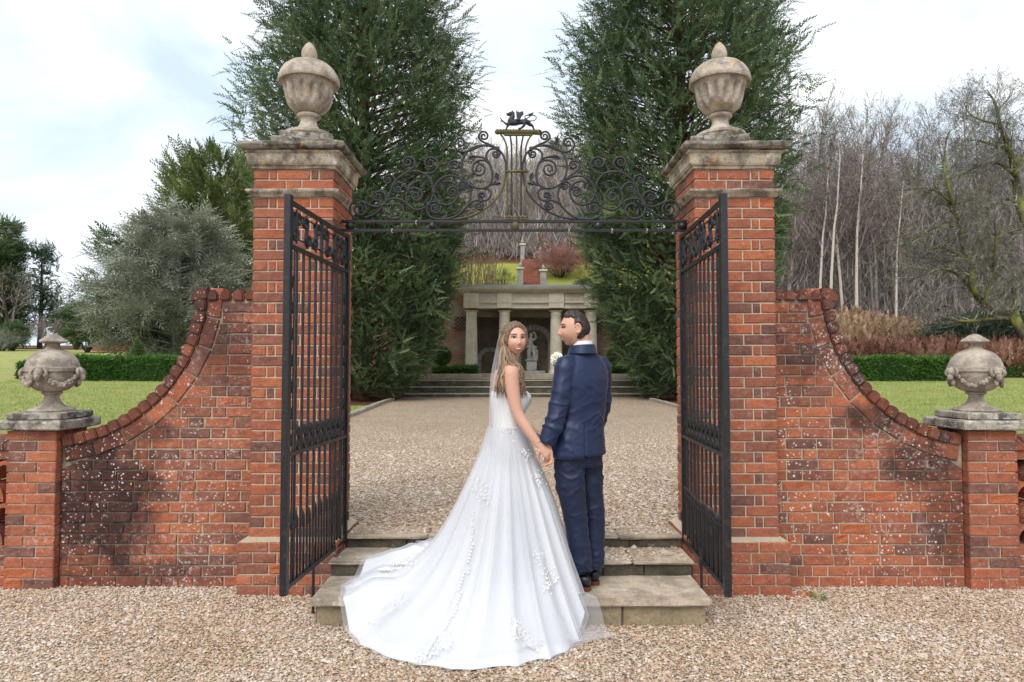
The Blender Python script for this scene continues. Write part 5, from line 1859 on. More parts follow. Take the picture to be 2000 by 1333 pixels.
# clipped cone
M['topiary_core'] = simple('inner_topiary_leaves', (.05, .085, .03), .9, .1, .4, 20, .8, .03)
M['topiary'] = leaf_mat('topiary_leaves', (.05, .09, .03), (.14, .21, .07), (.28, .35, .14))
def clipped(name, label, shape_fn, n, size, mat, loc, cat='topiary', group=None, seed=1, stem=None):
    g_ = np.random.default_rng(seed)
    pos, nrm = shape_fn(g_, n)
    d = nrm + g_.normal(0, .7, pos.shape)
    V, T = sprays(pos - nrm * size * .7, d, g_.normal(0, 1, d.shape), size * g_.uniform(.6, 1.25, len(pos)), (g_.normal(.42, .16, len(pos)) + .12 * nrm[:, 2]).clip(0, 1), T_BUSH)
    o = empty(name, loc); tag(o, label, cat, group)
    link('foliage', fast_mesh('foliage', V, 3, mat, T), o)
    if stem:
        link('stem', tubes_mesh('stem', [(0, 0, -.2, 0, 0, stem[0], stem[1], stem[1])], M['bark'], 8), o)
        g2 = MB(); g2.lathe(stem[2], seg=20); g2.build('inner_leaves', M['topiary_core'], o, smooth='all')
    return o
def cone_fn(h, r):
    def fn(g_, n):
        t = 1 - np.sqrt(g_.random(n)); a = g_.uniform(0, 2 * np.pi, n)
        rr_ = r * (1 - t) ** .85
        return np.stack([rr_ * np.cos(a), rr_ * np.sin(a), h * t + .05], 1), np.stack([np.cos(a), np.sin(a), np.full(n, .35)], 1)
    return fn
def ball_fn(r, zc):
    def fn(g_, n):
        v = g_.normal(0, 1, (n, 3)); v /= np.linalg.norm(v, axis=1, keepdims=True)
        return v * r * (1 + .03 * g_.normal(0, 1, (n, 1))) + np.array([0, 0, zc]), v
    return fn
def box_fn(w, dp, h, rnd_=.12):
    def fn(g_, n):
        A = np.array([w * h, w * h, dp * h, dp * h, w * dp]); k = g_.choice(5, n, p=A / A.sum())
        u, v = g_.uniform(-.5, .5, n), g_.uniform(-.5, .5, n)
        pos = np.zeros((n, 3)); nr = np.zeros((n, 3))
        for i, (px_, py_, pz_, nv) in enumerate(((u * w, -dp / 2 + 0 * u, (v + .5) * h, (0, -1, 0)), (u * w, dp / 2 + 0 * u, (v + .5) * h, (0, 1, 0)), (-w / 2 + 0 * u, u * dp, (v + .5) * h, (-1, 0, 0)), (w / 2 + 0 * u, u * dp, (v + .5) * h, (1, 0, 0)), (u * w, v * dp, h + 0 * u, (0, 0, 1)))):
            m_ = k == i
            pos[m_] = np.stack([px_, py_, pz_], 1)[m_]; nr[m_] = nv
        pos[:, 2] += (.03 * np.sin(pos[:, 0] * 2.1) + .015 * np.sin(pos[:, 0] * 7.3)) * (pos[:, 2] / h) + g_.normal(0, .022, n)
        pos[:, 1] += .04 * np.sin(pos[:, 0] * 1.7 + 1) + g_.normal(0, .015, n)
        return pos, nr
    return fn
clipped('topiary_cone', 'clipped green cone topiary on the lawn behind the hedge', cone_fn(1.72, .56), 5200, .12, M['topiary'], base(269, 30.5), seed=71, stem=(.8, .05, [(.50, .05), (.38, .5), (.22, 1.1), (.02, 1.62)]))
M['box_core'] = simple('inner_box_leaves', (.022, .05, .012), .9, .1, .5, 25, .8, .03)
def hedge(px0, px1, Y, ztop, label, seed, n=12000, group='clipped box hedges on the lawns', dp=.8):
    x0, x1 = P(px0, 700, Y).x, P(px1, 700, Y).x
    xc = (x0 + x1) / 2
    zg_ = float(np.min(hgt(np.linspace(x0, x1, 9), np.full(9, Y)))) - .03
    o = clipped('box_hedge', label, box_fn(abs(x1 - x0), dp, ztop - zg_), n, .135, M['box_leaf'], (xc, Y + dp / 2, zg_), 'hedge', group, seed)
    w, h = abs(x1 - x0), ztop - zg_
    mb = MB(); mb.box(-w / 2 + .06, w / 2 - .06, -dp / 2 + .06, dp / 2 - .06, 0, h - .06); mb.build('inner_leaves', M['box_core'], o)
    return o
hedge(64, 470, 26.8, zat(698, 26.8), 'long clipped green box hedge before the cone topiary', 72, 14000)
hedge(33, 66, 27.9, zat(708, 27.9), 'short end of clipped green hedge by the pale open lawn', 73, 5000)
hedge(1560, 1872, 26.8, zat(698, 26.8), 'long clipped green box hedge below the bracken bank', 74, 11500)
hedge(1876, 2080, 28.3, zat(716, 28.3), 'lower clipped green hedge behind the garlanded urn', 75, 6000)
hedge(846, 930, 30.2, zat(718, 30.2), 'low bright green hedge beside the temple columns on the willow-stem side', 76, 5000, 'low hedges beside the temple', .6)
hedge(1188, 1232, 30.2, zat(718, 30.2), 'low bright green hedge beside the temple columns on the red acer side', 77, 3000, 'low hedges beside the temple', .6)
for px, sd, lab in ((863, 78, 'clipped ball topiary by the temple on the willow-stem side'), (1204, 79, 'clipped ball topiary by the temple on the red acer side')):
    Y = 31.4; zc = zat(696, Y) - 1.2
    clipped('topiary_ball', lab, ball_fn(.42, zc), 3200, .10, M['topiary'], (P(px, 700, Y).x, Y, 1.2), 'topiary', 'ball topiaries by the temple', sd, (zc, .04, [(.36 * math.sin(q), zc - .36 * math.cos(q)) for q in np.linspace(.1, 3.04, 9)]))

# ---- bank of dead bracken, red-brown band before it
def scatter_bank(name, label, n, xr_, yr_, size, mat, lift, seed, temps=T_TWIG, cond=None):
    g_ = np.random.default_rng(seed)
    x, y = g_.uniform(*xr_, n), g_.uniform(*yr_, n)
    if cond is not None:
        k = cond(x, y); x, y = x[k], y[k]
    n = len(x)
    z = hgt(x, y) + lift * g_.random(n) ** .8
    d = g_.normal(0, .5, (n, 3)) + np.array([0, 0, .75])
    V, T = sprays(np.stack([x, y, z], 1), d, g_.normal(0, 1, (n, 3)), size * g_.uniform(.6, 1.4, n), (g_.normal(.45, .15, n) + .15 * np.sin(x * .7) * np.sin(y * .5)).clip(0, 1), temps)
    return tag(link(name, fast_mesh(name, V, 3, mat, T)), label, 'bracken', kind='stuff')
scatter_bank('bracken_bank', 'straw brown dead bracken covering the slope below the bare wood', 9000, (12, 34), (32, 46), .75, M['straw'], .35, 81, T_TWIG + T_BUSH, lambda x, y: (x / y > .36) & (x / y < .80 - .012 * (y - 32)))
scatter_bank('red_bracken', 'red-brown band of dead bracken behind the green hedge', 8500, (13, 25), (28.2, 31.5), .55, M['bracken'], .95, 82, T_TWIG + T_BUSH, lambda x, y: (x / y > .42) & (x / y < .83))
for px, Y, w, h, sd in ((1880, 36, 4.2, 2.2, 83), (1950, 34, 4.5, 2.4, 84), (2010, 36, 4, 2.6, 85)):
    leafy_bush('rhododendron', px, Y, w, h, 'dark blue-green rhododendron bush beneath the mossy bare tree', M['pine_leaf'], 2400, .42, sd, group='rhododendrons beneath the mossy bare tree')

# ---- bare wood on the right: a few tree forms, copied
forms = []
for i, (h, sd) in enumerate(((13, 91), (12, 92), (14, 93), (11.5, 94), (13, 95))):
    birch = i == 4
    t = bare_tree('birch_tree' if birch else 'woodland_tree', sd, h, .12 if birch else .15, SPEC_WOOD | (dict(wob=[.07, .12, .16, .2], kids=[22, 8, 6, 0]) if birch else dict(kids=[26, 9, 6, 0])), (0, 0, 0), M['bark_birch'] if birch else M['bark_wood'], M['bark_wood'] if birch else (M['bark_purple'] if i % 2 else M['bark_wood']))
    forms.append(t)
used = [False] * 5
rw = random.Random(4)
def plant(k, x, y, s, label, group, rz=None):
    o = forms[k]
    if used[k]: o = copy_tree(forms[k])
    used[k] = True
    o.location = (x, y, hz(x, y) - .1)
    o.rotation_euler = (rw.uniform(-.04, .04), rw.uniform(-.04, .04), rw.uniform(0, 6.28) if rz is None else rz)
    o.scale = (s, s, s)
    tag(o, label, 'tree', group)
for px, Y, s in ((1600, 47, .92), (1621, 46, 1.0), (1648, 47.5, .95), (1671, 46, 1.02), (1748, 48, .8), (1706, 52, .9)):
    x = P(px, 600, Y).x
    plant(4, x, Y, s, 'slender pale-barked birch at the edge of the bare wood', 'pale birches at the edge of the wood')
for i in range(46):
    px = 1530 + 560 * (i + rw.random()) / 46
    Y = rw.uniform(52, 74) if i % 3 else rw.uniform(50, 56)
    x = P(px, 600, Y).x
    top = rw.uniform(285, 350) if i % 6 else 270
    s = (zat(top, Y) - hz(x, Y)) / 13.0
    plant(i % 4, x, Y, min(1.35, max(.55, s)), 'bare grey-brown tree in the wood on the slope', 'bare trees of the wood')
for i in range(26):
    px = 880 + 290 * (i + rw.random()) / 26
    Y = rw.uniform(66, 96) if i % 3 else rw.uniform(50, 58)
    x = P(px, 500, Y).x
    top = rw.uniform(290, 350) if px > 1060 or px < 990 else rw.uniform(330, 400)
    s = (zat(top, Y) - hz(x, Y)) / 13.0
    plant(i % 4, x, Y, min(1.5, max(.6, s)), 'bare grey-brown tree on the hill behind the temple', 'bare trees on the hill behind the temple')
# thicket of twigs filling the wood
def thicket(name, label, n, xs_, ys_, hts, mat, seed, ln=(1.0, 2.6)):
    g_ = np.random.default_rng(seed)
    y = g_.uniform(*ys_, n); a = g_.uniform(*xs_, n); x = a * y
    z0 = hgt(x, y)
    z = z0 + hts * g_.random(n) ** 1.25
    d = g_.normal(0, .6, (n, 3)) + np.array([0, 0, .9])
    d /= np.linalg.norm(d, axis=1, keepdims=True)
    L_ = g_.uniform(*ln, n)[:, None]
    p0 = np.stack([x, y, z], 1)
    side = np.stack([d[:, 1], -d[:, 0], np.zeros(n)], 1) + np.array([1.0, 0, 0])
    side /= np.linalg.norm(side, axis=1, keepdims=True)
    w = g_.uniform(.012, .032, n)[:, None]
    b = g_.normal(0, .12, (n, 3)) * L_
    V = np.stack([p0 - side * w, p0 + side * w, p0 + d * L_ + b], 1)
    return tag(link(name, fast_mesh(name, V.reshape(-1, 3), 3, mat, g_.random(n))), label, 'thicket', kind='stuff')
M['thicket'] = leaf_mat('thicket_twigs', (.12, .098, .085), (.26, .222, .20), (.43, .385, .35), 0.0)
thicket('woodland_thicket', 'dense grey-brown twigs filling the bare wood', 70000, (.36, .86), (50, 80), 10.5, M['thicket'], 101)
thicket('hill_thicket', 'dense grey-brown twigs filling the hilltop wood behind the temple', 50000, (-.16, .16), (48, 98), 7.2, M['thicket'], 102, (1.2, 3.2))
for px, Y, top, sd in ((1537, 60, 380, 111), (1612, 66, 420, 112), (1700, 68, 470, 113), (1800, 66, 440, 114)):
    b = base(px, Y); H = zat(top, Y) - b[2]
    conifer('young_fir', b, [(.4, 1.7), (H * .3, 1.5), (H * .7, .8), (H, .05)], 'dark fir standing among the bare trees of the wood', M['yew_leaf'], 110, 14, .9, .2, sd, group='firs among the bare wood')
for px, Y, top, sd, w in ((945, 74, 335, 116, 3.2), (1090, 90, 268, 117, 1.6), (1108, 60, 440, 120, 2.4)):
    b = base(px, Y); H = zat(top, Y) - b[2]
    conifer('hill_conifer', b, [(.6, w * .8), (H * .25, w), (H * .7, w * .55), (H, .05)], {116: 'broad green conifer on the hill above the bare pale stems', 117: 'slim pointed conifer on the hilltop behind the temple', 120: 'dark conifer on the hill just behind the red acer'}[sd], M['pine_leaf'] if sd != 120 else M['yew_leaf'], 150, 16, 1.1, .35, sd, group='conifers on the hill behind the temple')
# willow stems and red acer on the bank
g13 = random.Random(13)
def shoots(name, px0, px1, Y, ytop, n, mat, label, cat='shrub'):
    o = empty(name, base((px0 + px1) / 2, Y)); tag(o, label, cat)
    segs = []
    for i in range(n):
        px = g13.uniform(px0, px1)
        yy = Y + g13.uniform(-.6, .6)
        x = P(px, 540, yy).x
        p = np.array([x, yy, hz(x, yy) - .1]) - np.array(o.location)
        H = (zat(ytop + g13.uniform(0, 45), yy) - hz(x, yy))
        d = np.array([g13.gauss(0, .15), g13.gauss(0, .15), 1.0])
        for k in range(5):
            q = p + d * H / 5
            segs.append((*p, *q, .02 * (1 - k * .17), .02 * (1 - (k + 1) * .17)))
            if k > 0:
                for _ in range(2):
                    e = p + (d + np.array([g13.gauss(0, .35), g13.gauss(0, .35), .1])) * H / 5
                    segs.append((*p, *e, .009, .004))
            p = q
            d = d + np.array([g13.gauss(0, .07), g13.gauss(0, .07), 0])
    link('stems', tubes_mesh('stems', segs, mat, 4), o)
M['shoot'] = simple('pale_shoot_bark', (.30, .21, .15), .9, .1, .35, 3)
shoots('willow_stems', 884, 968, 36.5, 470, 70, M['shoot'], 'clump of tall bare pale stems on the bank beside the hill stairs')
sh = bare_tree('red_acer', 131, 1.0, .12, SPEC_ROUND | dict(steps=[2, 6, 5, 3], kids=[16, 10, 7, 0], ratio=[1.9, .5, .5, .6], angle=[.95, .6, .6, .6], lift=[0, .03, .0, -.02], rmin=.014), base(1112, 42.5), M['bark'], M['acer'], 'rounded red-brown bare acer on the bank beside the hill stairs', cat='shrub')
sh.location.z = P(1112, 543, 42.5).z
sh.scale = (1.45, 1.3, 1.4)
leafy_bush('red_shrub', 1095, 41.2, 3.6, 1.3, 'low mound of red-brown bracken beneath the bare acer', M['acer'], 1500, .5, 132, T_TWIG)
leafy_bush('bank_shrub', 1141, 38.5, 1.0, .35, 'small dark green shrub on the bank beside the hill stairs', M['yew_leaf'], 260, .2, 133)
leafy_bush('green_bank_shrub', 978, 37.5, 1.7, 1.0, 'small loose green shrub among the bare stems on the bank', M['moss_shrub'], 400, .3, 134, T_TWIG)

# ---- mossy bare tree on the right: limbs traced, twigs grown
def fE(x, y): return (1500 + x / 2.338, 150 + y / 2.338)
limbs = [
    ([(1330, 1420), (1250, 1290), (1169, 1180), (1110, 1090), (1040, 1090), (990, 1040), (935, 970), (925, 850), (890, 760), (880, 690), (850, 600), (820, 490), (805, 400), (812, 300), (830, 240)], [.34, .30, .24, .2, .17, .15, .13, .11, .10, .09, .08, .065, .05, .03, .015], 30),
    ([(1110, 1100), (1000, 1110), (880, 1117), (780, 1095)], [.12, .09, .06, .02], 30),
    ([(990, 1040), (1010, 950), (1030, 860), (1040, 760), (1035, 640)], [.1, .085, .07, .05, .02], 29.6),
    ([(1169, 1180), (1130, 1060), (1115, 960), (1050, 900)], [.13, .10, .07, .03], 30.5),
    ([(935, 970), (860, 900), (800, 880), (720, 900), (640, 940)], [.09, .07, .055, .04, .015], 29.8),
    ([(925, 850), (850, 800), (780, 780), (700, 830)], [.08, .06, .04, .015], 30.3),
    ([(880, 690), (800, 680), (700, 720), (620, 790)], [.06, .05, .035, .012], 30),
    ([(850, 600), (780, 530), (700, 510), (620, 520)], [.055, .045, .03, .012], 30),
    ([(1400, 1200), (1300, 900), (1200, 700), (1150, 580), (1130, 450), (1105, 340), (1060, 220), (1040, 130), (1000, 60)], [.36, .3, .24, .2, .16, .12, .09, .06, .02], 31),
    ([(1130, 450), (1060, 400), (980, 400), (900, 440), (820, 470)], [.09, .075, .055, .04, .015], 31.3),
    ([(1105, 340), (1020, 310), (950, 290), (890, 300)], [.07, .055, .04, .015], 30.8),
    ([(1060, 220), (980, 200), (920, 170), (890, 110)], [.06, .045, .03, .012], 31),
    ([(1150, 580), (1080, 560), (1000, 600), (930, 560)], [.08, .06, .04, .015], 31.2),
    ([(1200, 700), (1120, 700), (1040, 740), (960, 720), (880, 770)], [.09, .07, .05, .035, .015], 30.8),
    ([(1130, 450), (1180, 330), (1190, 200), (1230, 100)], [.1, .07, .05, .02], 31.2)]
moss = empty('mossy_tree', (P(*fE(1330, 1420), 30).x, 30, hz(P(*fE(1330, 1420), 30).x, 30)))
tag(moss, 'large spreading bare tree with moss-green limbs before the wood', 'tree')
ml = np.array(moss.location)
big, tw = [], []
rm = random.Random(17)
SPEC_TW = dict(steps=[5, 4, 3], kids=[8, 6, 0], wob=[.16, .2, .22], lift=[.05, .02, .0], start=[.15, .15, 0], angle=[.7, .7, .6], ratio=[.55, .5, .5], rmin=.007)
for pts, rad, Y0 in limbs:
    w = [np.array(P(*fE(x, y), Y0 + .5 * math.sin(i * 1.3 + Y0 * 7))) - ml for i, (x, y) in enumerate(pts)]
    sm = [np.array(q) for q in cat_rom([Vector(q) for q in w], 4)]
    rr_ = np.interp(np.linspace(0, 1, len(sm)), np.linspace(0, 1, len(rad)), rad)
    mbl = MB(); mbl.tube([Vector(q) for q in sm], list(rr_), 9); mbl.build('limb', M['bark_moss'], moss, smooth='all')
    for i in range(len(sm) - 1):
        d0 = sm[i + 1] - sm[i]; d0 /= np.linalg.norm(d0)
        if rr_[i] < .22:
            for _ in range(2 if rr_[i] < .1 else 1):
                a = rm.uniform(0, 6.28)
                nd = d0 * .6 + np.array([math.cos(a) * .9, .35 * math.sin(a), .55 * math.sin(a + 1)])
                grow(rm, sm[i], nd / np.linalg.norm(nd), rm.uniform(1.0, 2.1), min(.03, rr_[i] * .5), 0, tw, SPEC_TW)
M['bark_lichen'] = bark_mat('grey_lichened_twigs', (.14, .125, .105), (.33, .33, .27), 2.0)
link('crown', tubes_mesh('crown', np.array(tw)[:, :8], M['bark_lichen'], 2), moss)

# ---- grass blades on the lawns in view, moss tufts
def grass(name, label, n, sampler, h, seed, mat):
    g_ = np.random.default_rng(seed)
    x, y = sampler(g_, n)
    z = hgt(x, y)
    n = len(x)
    a = g_.uniform(0, 6.28, n)
    w = h * .16
    s_ = np.stack([np.cos(a) * w, np.sin(a) * w, 0 * a], 1)
    l_ = np.stack([g_.normal(0, .5, n) * h, g_.normal(0, .5, n) * h, h * g_.uniform(.5, 1.2, n)], 1)
    p = np.stack([x, y, z], 1)
    V = np.stack([p - s_, p + s_, p + l_], 1).reshape(-1, 3)
    return tag(link(name, fast_mesh(name, V, 3, mat, g_.random(n))), label, 'grass', kind='stuff')
M['blade'] = leaf_mat('lawn_blades', (.20, .28, .05), (.33, .41, .11), (.50, .52, .21), .2)
def lawn_s(sg):
    def f(g_, n):
        y = 8 + 19 * g_.random(n) ** 1.2
        x = sg * y * g_.uniform(.36, .82, n)
        return x, y
    return f
grass('lawn_grass', 'short green grass of the lawn below the cone topiary hedge', 30000, lawn_s(-1), .055, 141, M['blade'])
grass('lawn_grass', 'short green grass of the lawn below the bracken bank hedge', 30000, lawn_s(1), .055, 142, M['blade'])
def strip_s(g_, n):
    y = g_.uniform(15.5, 21, n); x = -4.2 - g_.random(n) * 2.2
    return x, y
grass('lawn_grass', 'green grass strip beside the court kerb under the tall conifer', 9000, strip_s, .07, 143, M['blade'])
# ================================================================ people
def vnoise(p, seed=0):
    """smooth value noise, p (N,3) -> (N,) in -1..1"""
    i = np.floor(p).astype(np.int64)
    f = p - i
    f = f * f * (3 - 2 * f)
    def h(a, b, c):
        n = (a * 374761393 + b * 668265263 + c * 2147483647 + seed * 974711) & 0xffffffff
        n = ((n ^ (n >> 13)) * 1274126177) & 0xffffffff
        return ((n ^ (n >> 16)) & 0xffff) / 32767.5 - 1
    r = 0
    for dx in (0, 1):
        for dy in (0, 1):
            for dz in (0, 1):
                w = (f[:, 0] if dx else 1 - f[:, 0]) * (f[:, 1] if dy else 1 - f[:, 1]) * (f[:, 2] if dz else 1 - f[:, 2])
                r = r + w * h(i[:, 0] + dx, i[:, 1] + dy, i[:, 2] + dz)
    return r
def loft(mb, rings, seg=20, sq=2.0):
    """rings: (centre, A, B) with A,B half-axis vectors; sq>2 squares the section"""
    v, f = [], []
    for c, A, B in rings:
        c, A, B = Vector(c), Vector(A), Vector(B)
        for k in range(seg):
            a = 2 * math.pi * k / seg
            ca, sa = math.cos(a), math.sin(a)
            ca, sa = math.copysign(abs(ca) ** (2 / sq), ca), math.copysign(abs(sa) ** (2 / sq), sa)
            v.append(c + A * ca + B * sa)
    n = len(rings)
    for i in range(n - 1):
        for k in range(seg):
            a, b = i * seg + k, i * seg + (k + 1) % seg
            f.append((a, b, b + seg, a + seg))
    f.append(tuple(reversed(range(seg))))
    f.append(tuple(range((n - 1) * seg, n * seg)))
    mb.add(v, f)
def limb(mb, pts, rad, seg=14):
    mb.tube(cat_rom(pts, 4), list(np.interp(np.linspace(0, 1, (len(pts) - 1) * 4 + 1), np.linspace(0, 1, len(rad)), rad)), seg)
def hand(mb, w, d, n, side, curl=.6, size=1.0, thumb=.5):
    """palm, four fingers of unequal length and a thumb; d wrist->knuckles, n palm normal"""
    w, d, n = Vector(w), Vector(d).normalized(), Vector(n)
    n = (n - d * n.dot(d)).normalized()
    t = d.cross(n)
    s = size
    loft(mb, [(w - d * .02 * s, t * .026 * s, n * .019 * s), (w + d * .015 * s, t * .028 * s, n * .019 * s), (w + d * .045 * s, t * .038 * s, n * .017 * s), (w + d * .085 * s, t * .040 * s, n * .014 * s), (w + d * .098 * s, t * .034 * s, n * .010 * s)], 14)
    for k, (o, ln) in enumerate(((-.030, .066), (-.010, .078), (.010, .074), (.029, .058))):
        p = w + d * (.088 * s) + t * (o * s * side)
        pts, a = [p - d * .015 * s], .15
        dd = d
        for j in range(4):
            pts.append(p)
            a = curl * (j + .6)
            dd = (d * math.cos(a) + n * math.sin(a)).normalized()
            p = p + dd * (ln * s / 3.2)
        mb.tube(pts, [.0095 * s, .0095 * s, .009 * s, .0082 * s, .0066 * s], 8)
    p = w + d * .022 * s - t * (.026 * s * side)
    q = (-t * side * .8 + d * .6 + n * thumb).normalized()
    pts = [p, p + q * .028 * s, p + q * .05 * s + n * .008 * s + d * .01 * s, p + q * .062 * s + n * .014 * s + d * .026 * s]
    mb.tube(pts, [.013 * s, .0115 * s, .0102 * s, .0075 * s], 8)

class Head:
    """local axes: x person's right, y forward, z up; origin at the middle of the skull"""
    def __init__(s, c, fwd, male, up=(0, 0, 1), scale=1.0):
        s.f = Vector(fwd).normalized()
        u = Vector(up)
        s.r = s.f.cross(u).normalized()
        s.u = s.r.cross(s.f)
        s.c = Vector(c)
        s.k = scale
        s.male = male
        s.M = np.array([s.r, s.f, s.u]) * 1.0
    def W(s, x, y, z): return s.c + (s.r * x + s.f * y + s.u * z) * s.k
    def local(s, co): return (co - np.array(s.c)) @ s.M.T / s.k
    def surf(s, nu=72, nv=54):
        th = np.linspace(0, 2 * np.pi, nu, endpoint=False)
        ph = np.linspace(.02, np.pi - .02, nv)
        T, Pp = np.meshgrid(th, ph)
        x, y, z = np.sin(Pp) * np.sin(T), np.sin(Pp) * np.cos(T), np.cos(Pp)
        wd, bt = (.075, .112) if s.male else (.0775, .103)
        X, Y, Z = x * wd, y * .094, np.where(z > 0, z * .112, z * bt)
        low = np.clip(-Z / .112, 0, 1)
        front = np.clip(y, 0, 1)
        jw = .36 if not s.male else .28
        zn = np.clip(-z, 0, .995)
        ring_ = lambda p_: np.sqrt(np.clip(1 - zn ** p_, 1e-4, 1)) / np.maximum(np.sqrt(1 - zn ** 2), 1e-2)
        Y = np.where((y > 0) & (z < 0), Y * (1 + (ring_(3.0) - 1) * np.clip(y * 2.2, 0, 1)), Y)
        X = np.where(z < 0, X * (1 + (ring_(2.5) - 1) * np.clip(.4 + y, 0, 1)), X)
        X *= 1 - jw * low ** 1.6
        # lower back of the skull tucks in to the neck, face front stays
        Y = np.where(y < 0, Y * (1 - .50 * low ** 1.3), Y * (1 - .13 * low ** 2))
        Y += .004 * (1 - low) * (y < 0)
        G_ = lambda cx, cz, sx, sz: np.exp(-((X - cx) / sx) ** 2 - ((Z - cz) / sz) ** 2) * (y > 0)
        m = 1.0 if not s.male else 1.08
        dY = .0
        dY = dY + (.017 if not s.male else .021) * m * G_(0, -.026, .0135, .014) + .011 * m * G_(0, -.008, .0095, .020) + .006 * m * G_(0, .016, .010, .016)
        dY = dY + .004 * m * (G_(.03, .034, .025, .01) + G_(-.03, .034, .025, .01))
        dY = dY - .012 * (G_(.031, .012, .017, .013) + G_(-.031, .012, .017, .013))
        dY = dY + .006 * (G_(.042, -.03, .022, .02) + G_(-.042, -.03, .022, .02))
        dY = dY + .006 * G_(0, -.056, .024, .007) + .007 * G_(0, -.068, .02, .007) - .004 * G_(0, -.062, .024, .003) - .004 * G_(0, -.08, .03, .006)
        dY = dY + (.013 if s.male else .010) * G_(0, -.096 if s.male else -.089, .026, .016)
        Y = Y + dY
        return X, Y, Z
    def sy(s, x, z):
        if not hasattr(s, '_g'):
            X, Y, Z = s.surf(); k = Y.ravel() > 0
            s._g = np.stack([X.ravel()[k], Y.ravel()[k], Z.ravel()[k]], 1)
        d = np.hypot(s._g[:, 0] - x, s._g[:, 2] - z); i = np.argsort(d)[:4]
        return float((s._g[i, 1] / (d[i] + 1e-5)).sum() / (1 / (d[i] + 1e-5)).sum())
    def grid_faces(s, nu, nv):
        i = np.arange(nv - 1)[:, None] * nu
        j = np.arange(nu)[None]
        f = np.stack([i + j, i + (j + 1) % nu, i + nu + (j + 1) % nu, i + nu + j], -1).reshape(-1, 4)
        return [tuple(int(q) for q in r) for r in f] + [tuple(range(nu - 1, -1, -1)), tuple(range((nv - 1) * nu, nv * nu))]
    def add(s, mb):
        nu, nv = 72, 54
        X, Y, Z = s.surf(nu, nv)
        v = [s.W(a, b, c) for a, b, c in zip(X.ravel(), Y.ravel(), Z.ravel())]
        mb.add(v, s.grid_faces(nu, nv))
        for e in (-1, 1):       # ears: a curled rim and a lobe
            pts = []
            for k in range(12):
                a = -2.2 + 4.6 * k / 11
                pts.append(s.W(e * (.074 + .008 * math.sin((a + 2.2) / 4.6 * math.pi)), -.008 - .016 * math.cos(a), .002 + .028 * math.sin(a)))
            mb.tube(pts, [.0062] * 12, 7)
            loft(mb, [(s.W(e * .070, -.010, z), s.r * .009 * s.k, s.f * w * s.k) for z, w in ((-.030, .006), (-.016, .012), (.006, .018), (.024, .014), (.030, .006))], 10)
    def hair_shell(s, thick, mask_fn, nse=.004, seed=1):
        nu, nv = 110, 80
        X, Y, Z = s.surf(nu, nv)
        p = np.stack([X.ravel(), Y.ravel(), Z.ravel()], 1)
        m = mask_fn(p)
        nrm = p / np.array([.075, .094, .112]) ** 2
        nrm /= np.linalg.norm(nrm, axis=1, keepdims=True)
        strand = vnoise(np.stack([p[:, 0] * 160, p[:, 1] * 45, p[:, 2] * 45], 1), seed) + .6 * vnoise(np.stack([p[:, 0] * 300, p[:, 1] * 110, p[:, 2] * 110], 1), seed + 1)
        d = np.where(m > 0, thick * m + nse * strand * np.minimum(1, m), -.006)
        q = p + nrm * d[:, None]
        mb = MB()
        mb.add([s.W(*r) for r in q], s.grid_faces(nu, nv))
        return mb
def smoothmask(v, a, b): return sstep(a, b, v)

def paint_mat(name, rough=.5, sss=.12):
    m = Mat(name, rough, .35)
    c = m.n('Attribute', attribute_name='paint').outputs['Color']
    n = m.noise(m.geo(), 55, 4, .6)
    c = m.mix(m.ramp(n, [(.35, 0.0), (.75, .18)]), c, m.mix(1.0, c, (.9, .62, .55), 'MULTIPLY'))
    m.color(c)
    m.b.inputs['Subsurface Weight'].default_value = sss
    m.b.inputs['Subsurface Radius'].default_value = (.012, .005, .003)
    m.bump(m.noise(m.geo(), 500, 3), .08, .001)
    return m.m
M['skin'] = paint_mat('skin')
def hair_mat(name, dark, light):
    m = Mat(name, .42, .45)
    p = m.objc()
    n = m.noise(m.scale(p, (130, 130, 14)), 1.0, 4, .6)
    t = m.attr('tint')
    c = m.ramp(m.math('ADD', m.math('MULTIPLY', n, .7), m.math('MULTIPLY', t, .35)), [(.25, dark), (.75, light)])
    m.color(c)
    m.bump(n, .5, .004)
    return m.m
M['hair_bride'] = hair_mat('light_brown_hair', (.085, .05, .03), (.46, .315, .20))
M['hair_groom'] = hair_mat('dark_brown_hair', (.016, .010, .008), (.085, .058, .046))
M['eye_white'] = simple('eye_white', (.8, .78, .76), .25, .5, .03)
M['eye_dark'] = simple('eye_iris', (.03, .022, .018), .2, .5, .1)
M['teeth'] = simple('teeth', (.85, .83, .79), .3, .5, .03)
M['brow'] = simple('eyebrow_hair', (.075, .045, .03), .8)
def cloth_mat(name, col, sheen=.0, rough=.8, sc=900, var=.1, spec=.25):
    m = Mat(name, rough, spec)
    p = m.objc()
    w = m.noise(m.scale(p, (1, 1, .35)), sc, 2)
    m.color(m.mix(w, tuple(x * (1 - var) for x in col), tuple(min(1, x * (1 + var)) for x in col)))
    m.b.inputs['Sheen Weight'].default_value = sheen
    m.b.inputs['Sheen Roughness'].default_value = .4
    m.bump(w, .12, .001)
    return m.m
M['suit'] = cloth_mat('navy_wool_suit', (.0080, .0185, .062), .12, .48, 900, .2, .42)
M['trousers'] = cloth_mat('navy_wool_trousers', (.0085, .016, .046), .1, .55, 900, .2, .35)
M['shirt'] = cloth_mat('white_shirt_cotton', (.82, .82, .84))
M['shoe'] = simple('dark_navy_leather', (.012, .013, .02), .3, .5, .2)
M['sole'] = simple('red_brown_shoe_sole', (.13, .035, .02), .5, .4, .2)
M['satin'] = cloth_mat('ivory_satin', (.70, .71, .745), .1, .5, 700, .02, .35)
M['lace'] = cloth_mat('white_lace', (.80, .80, .81), .1, .8, 400, .05)
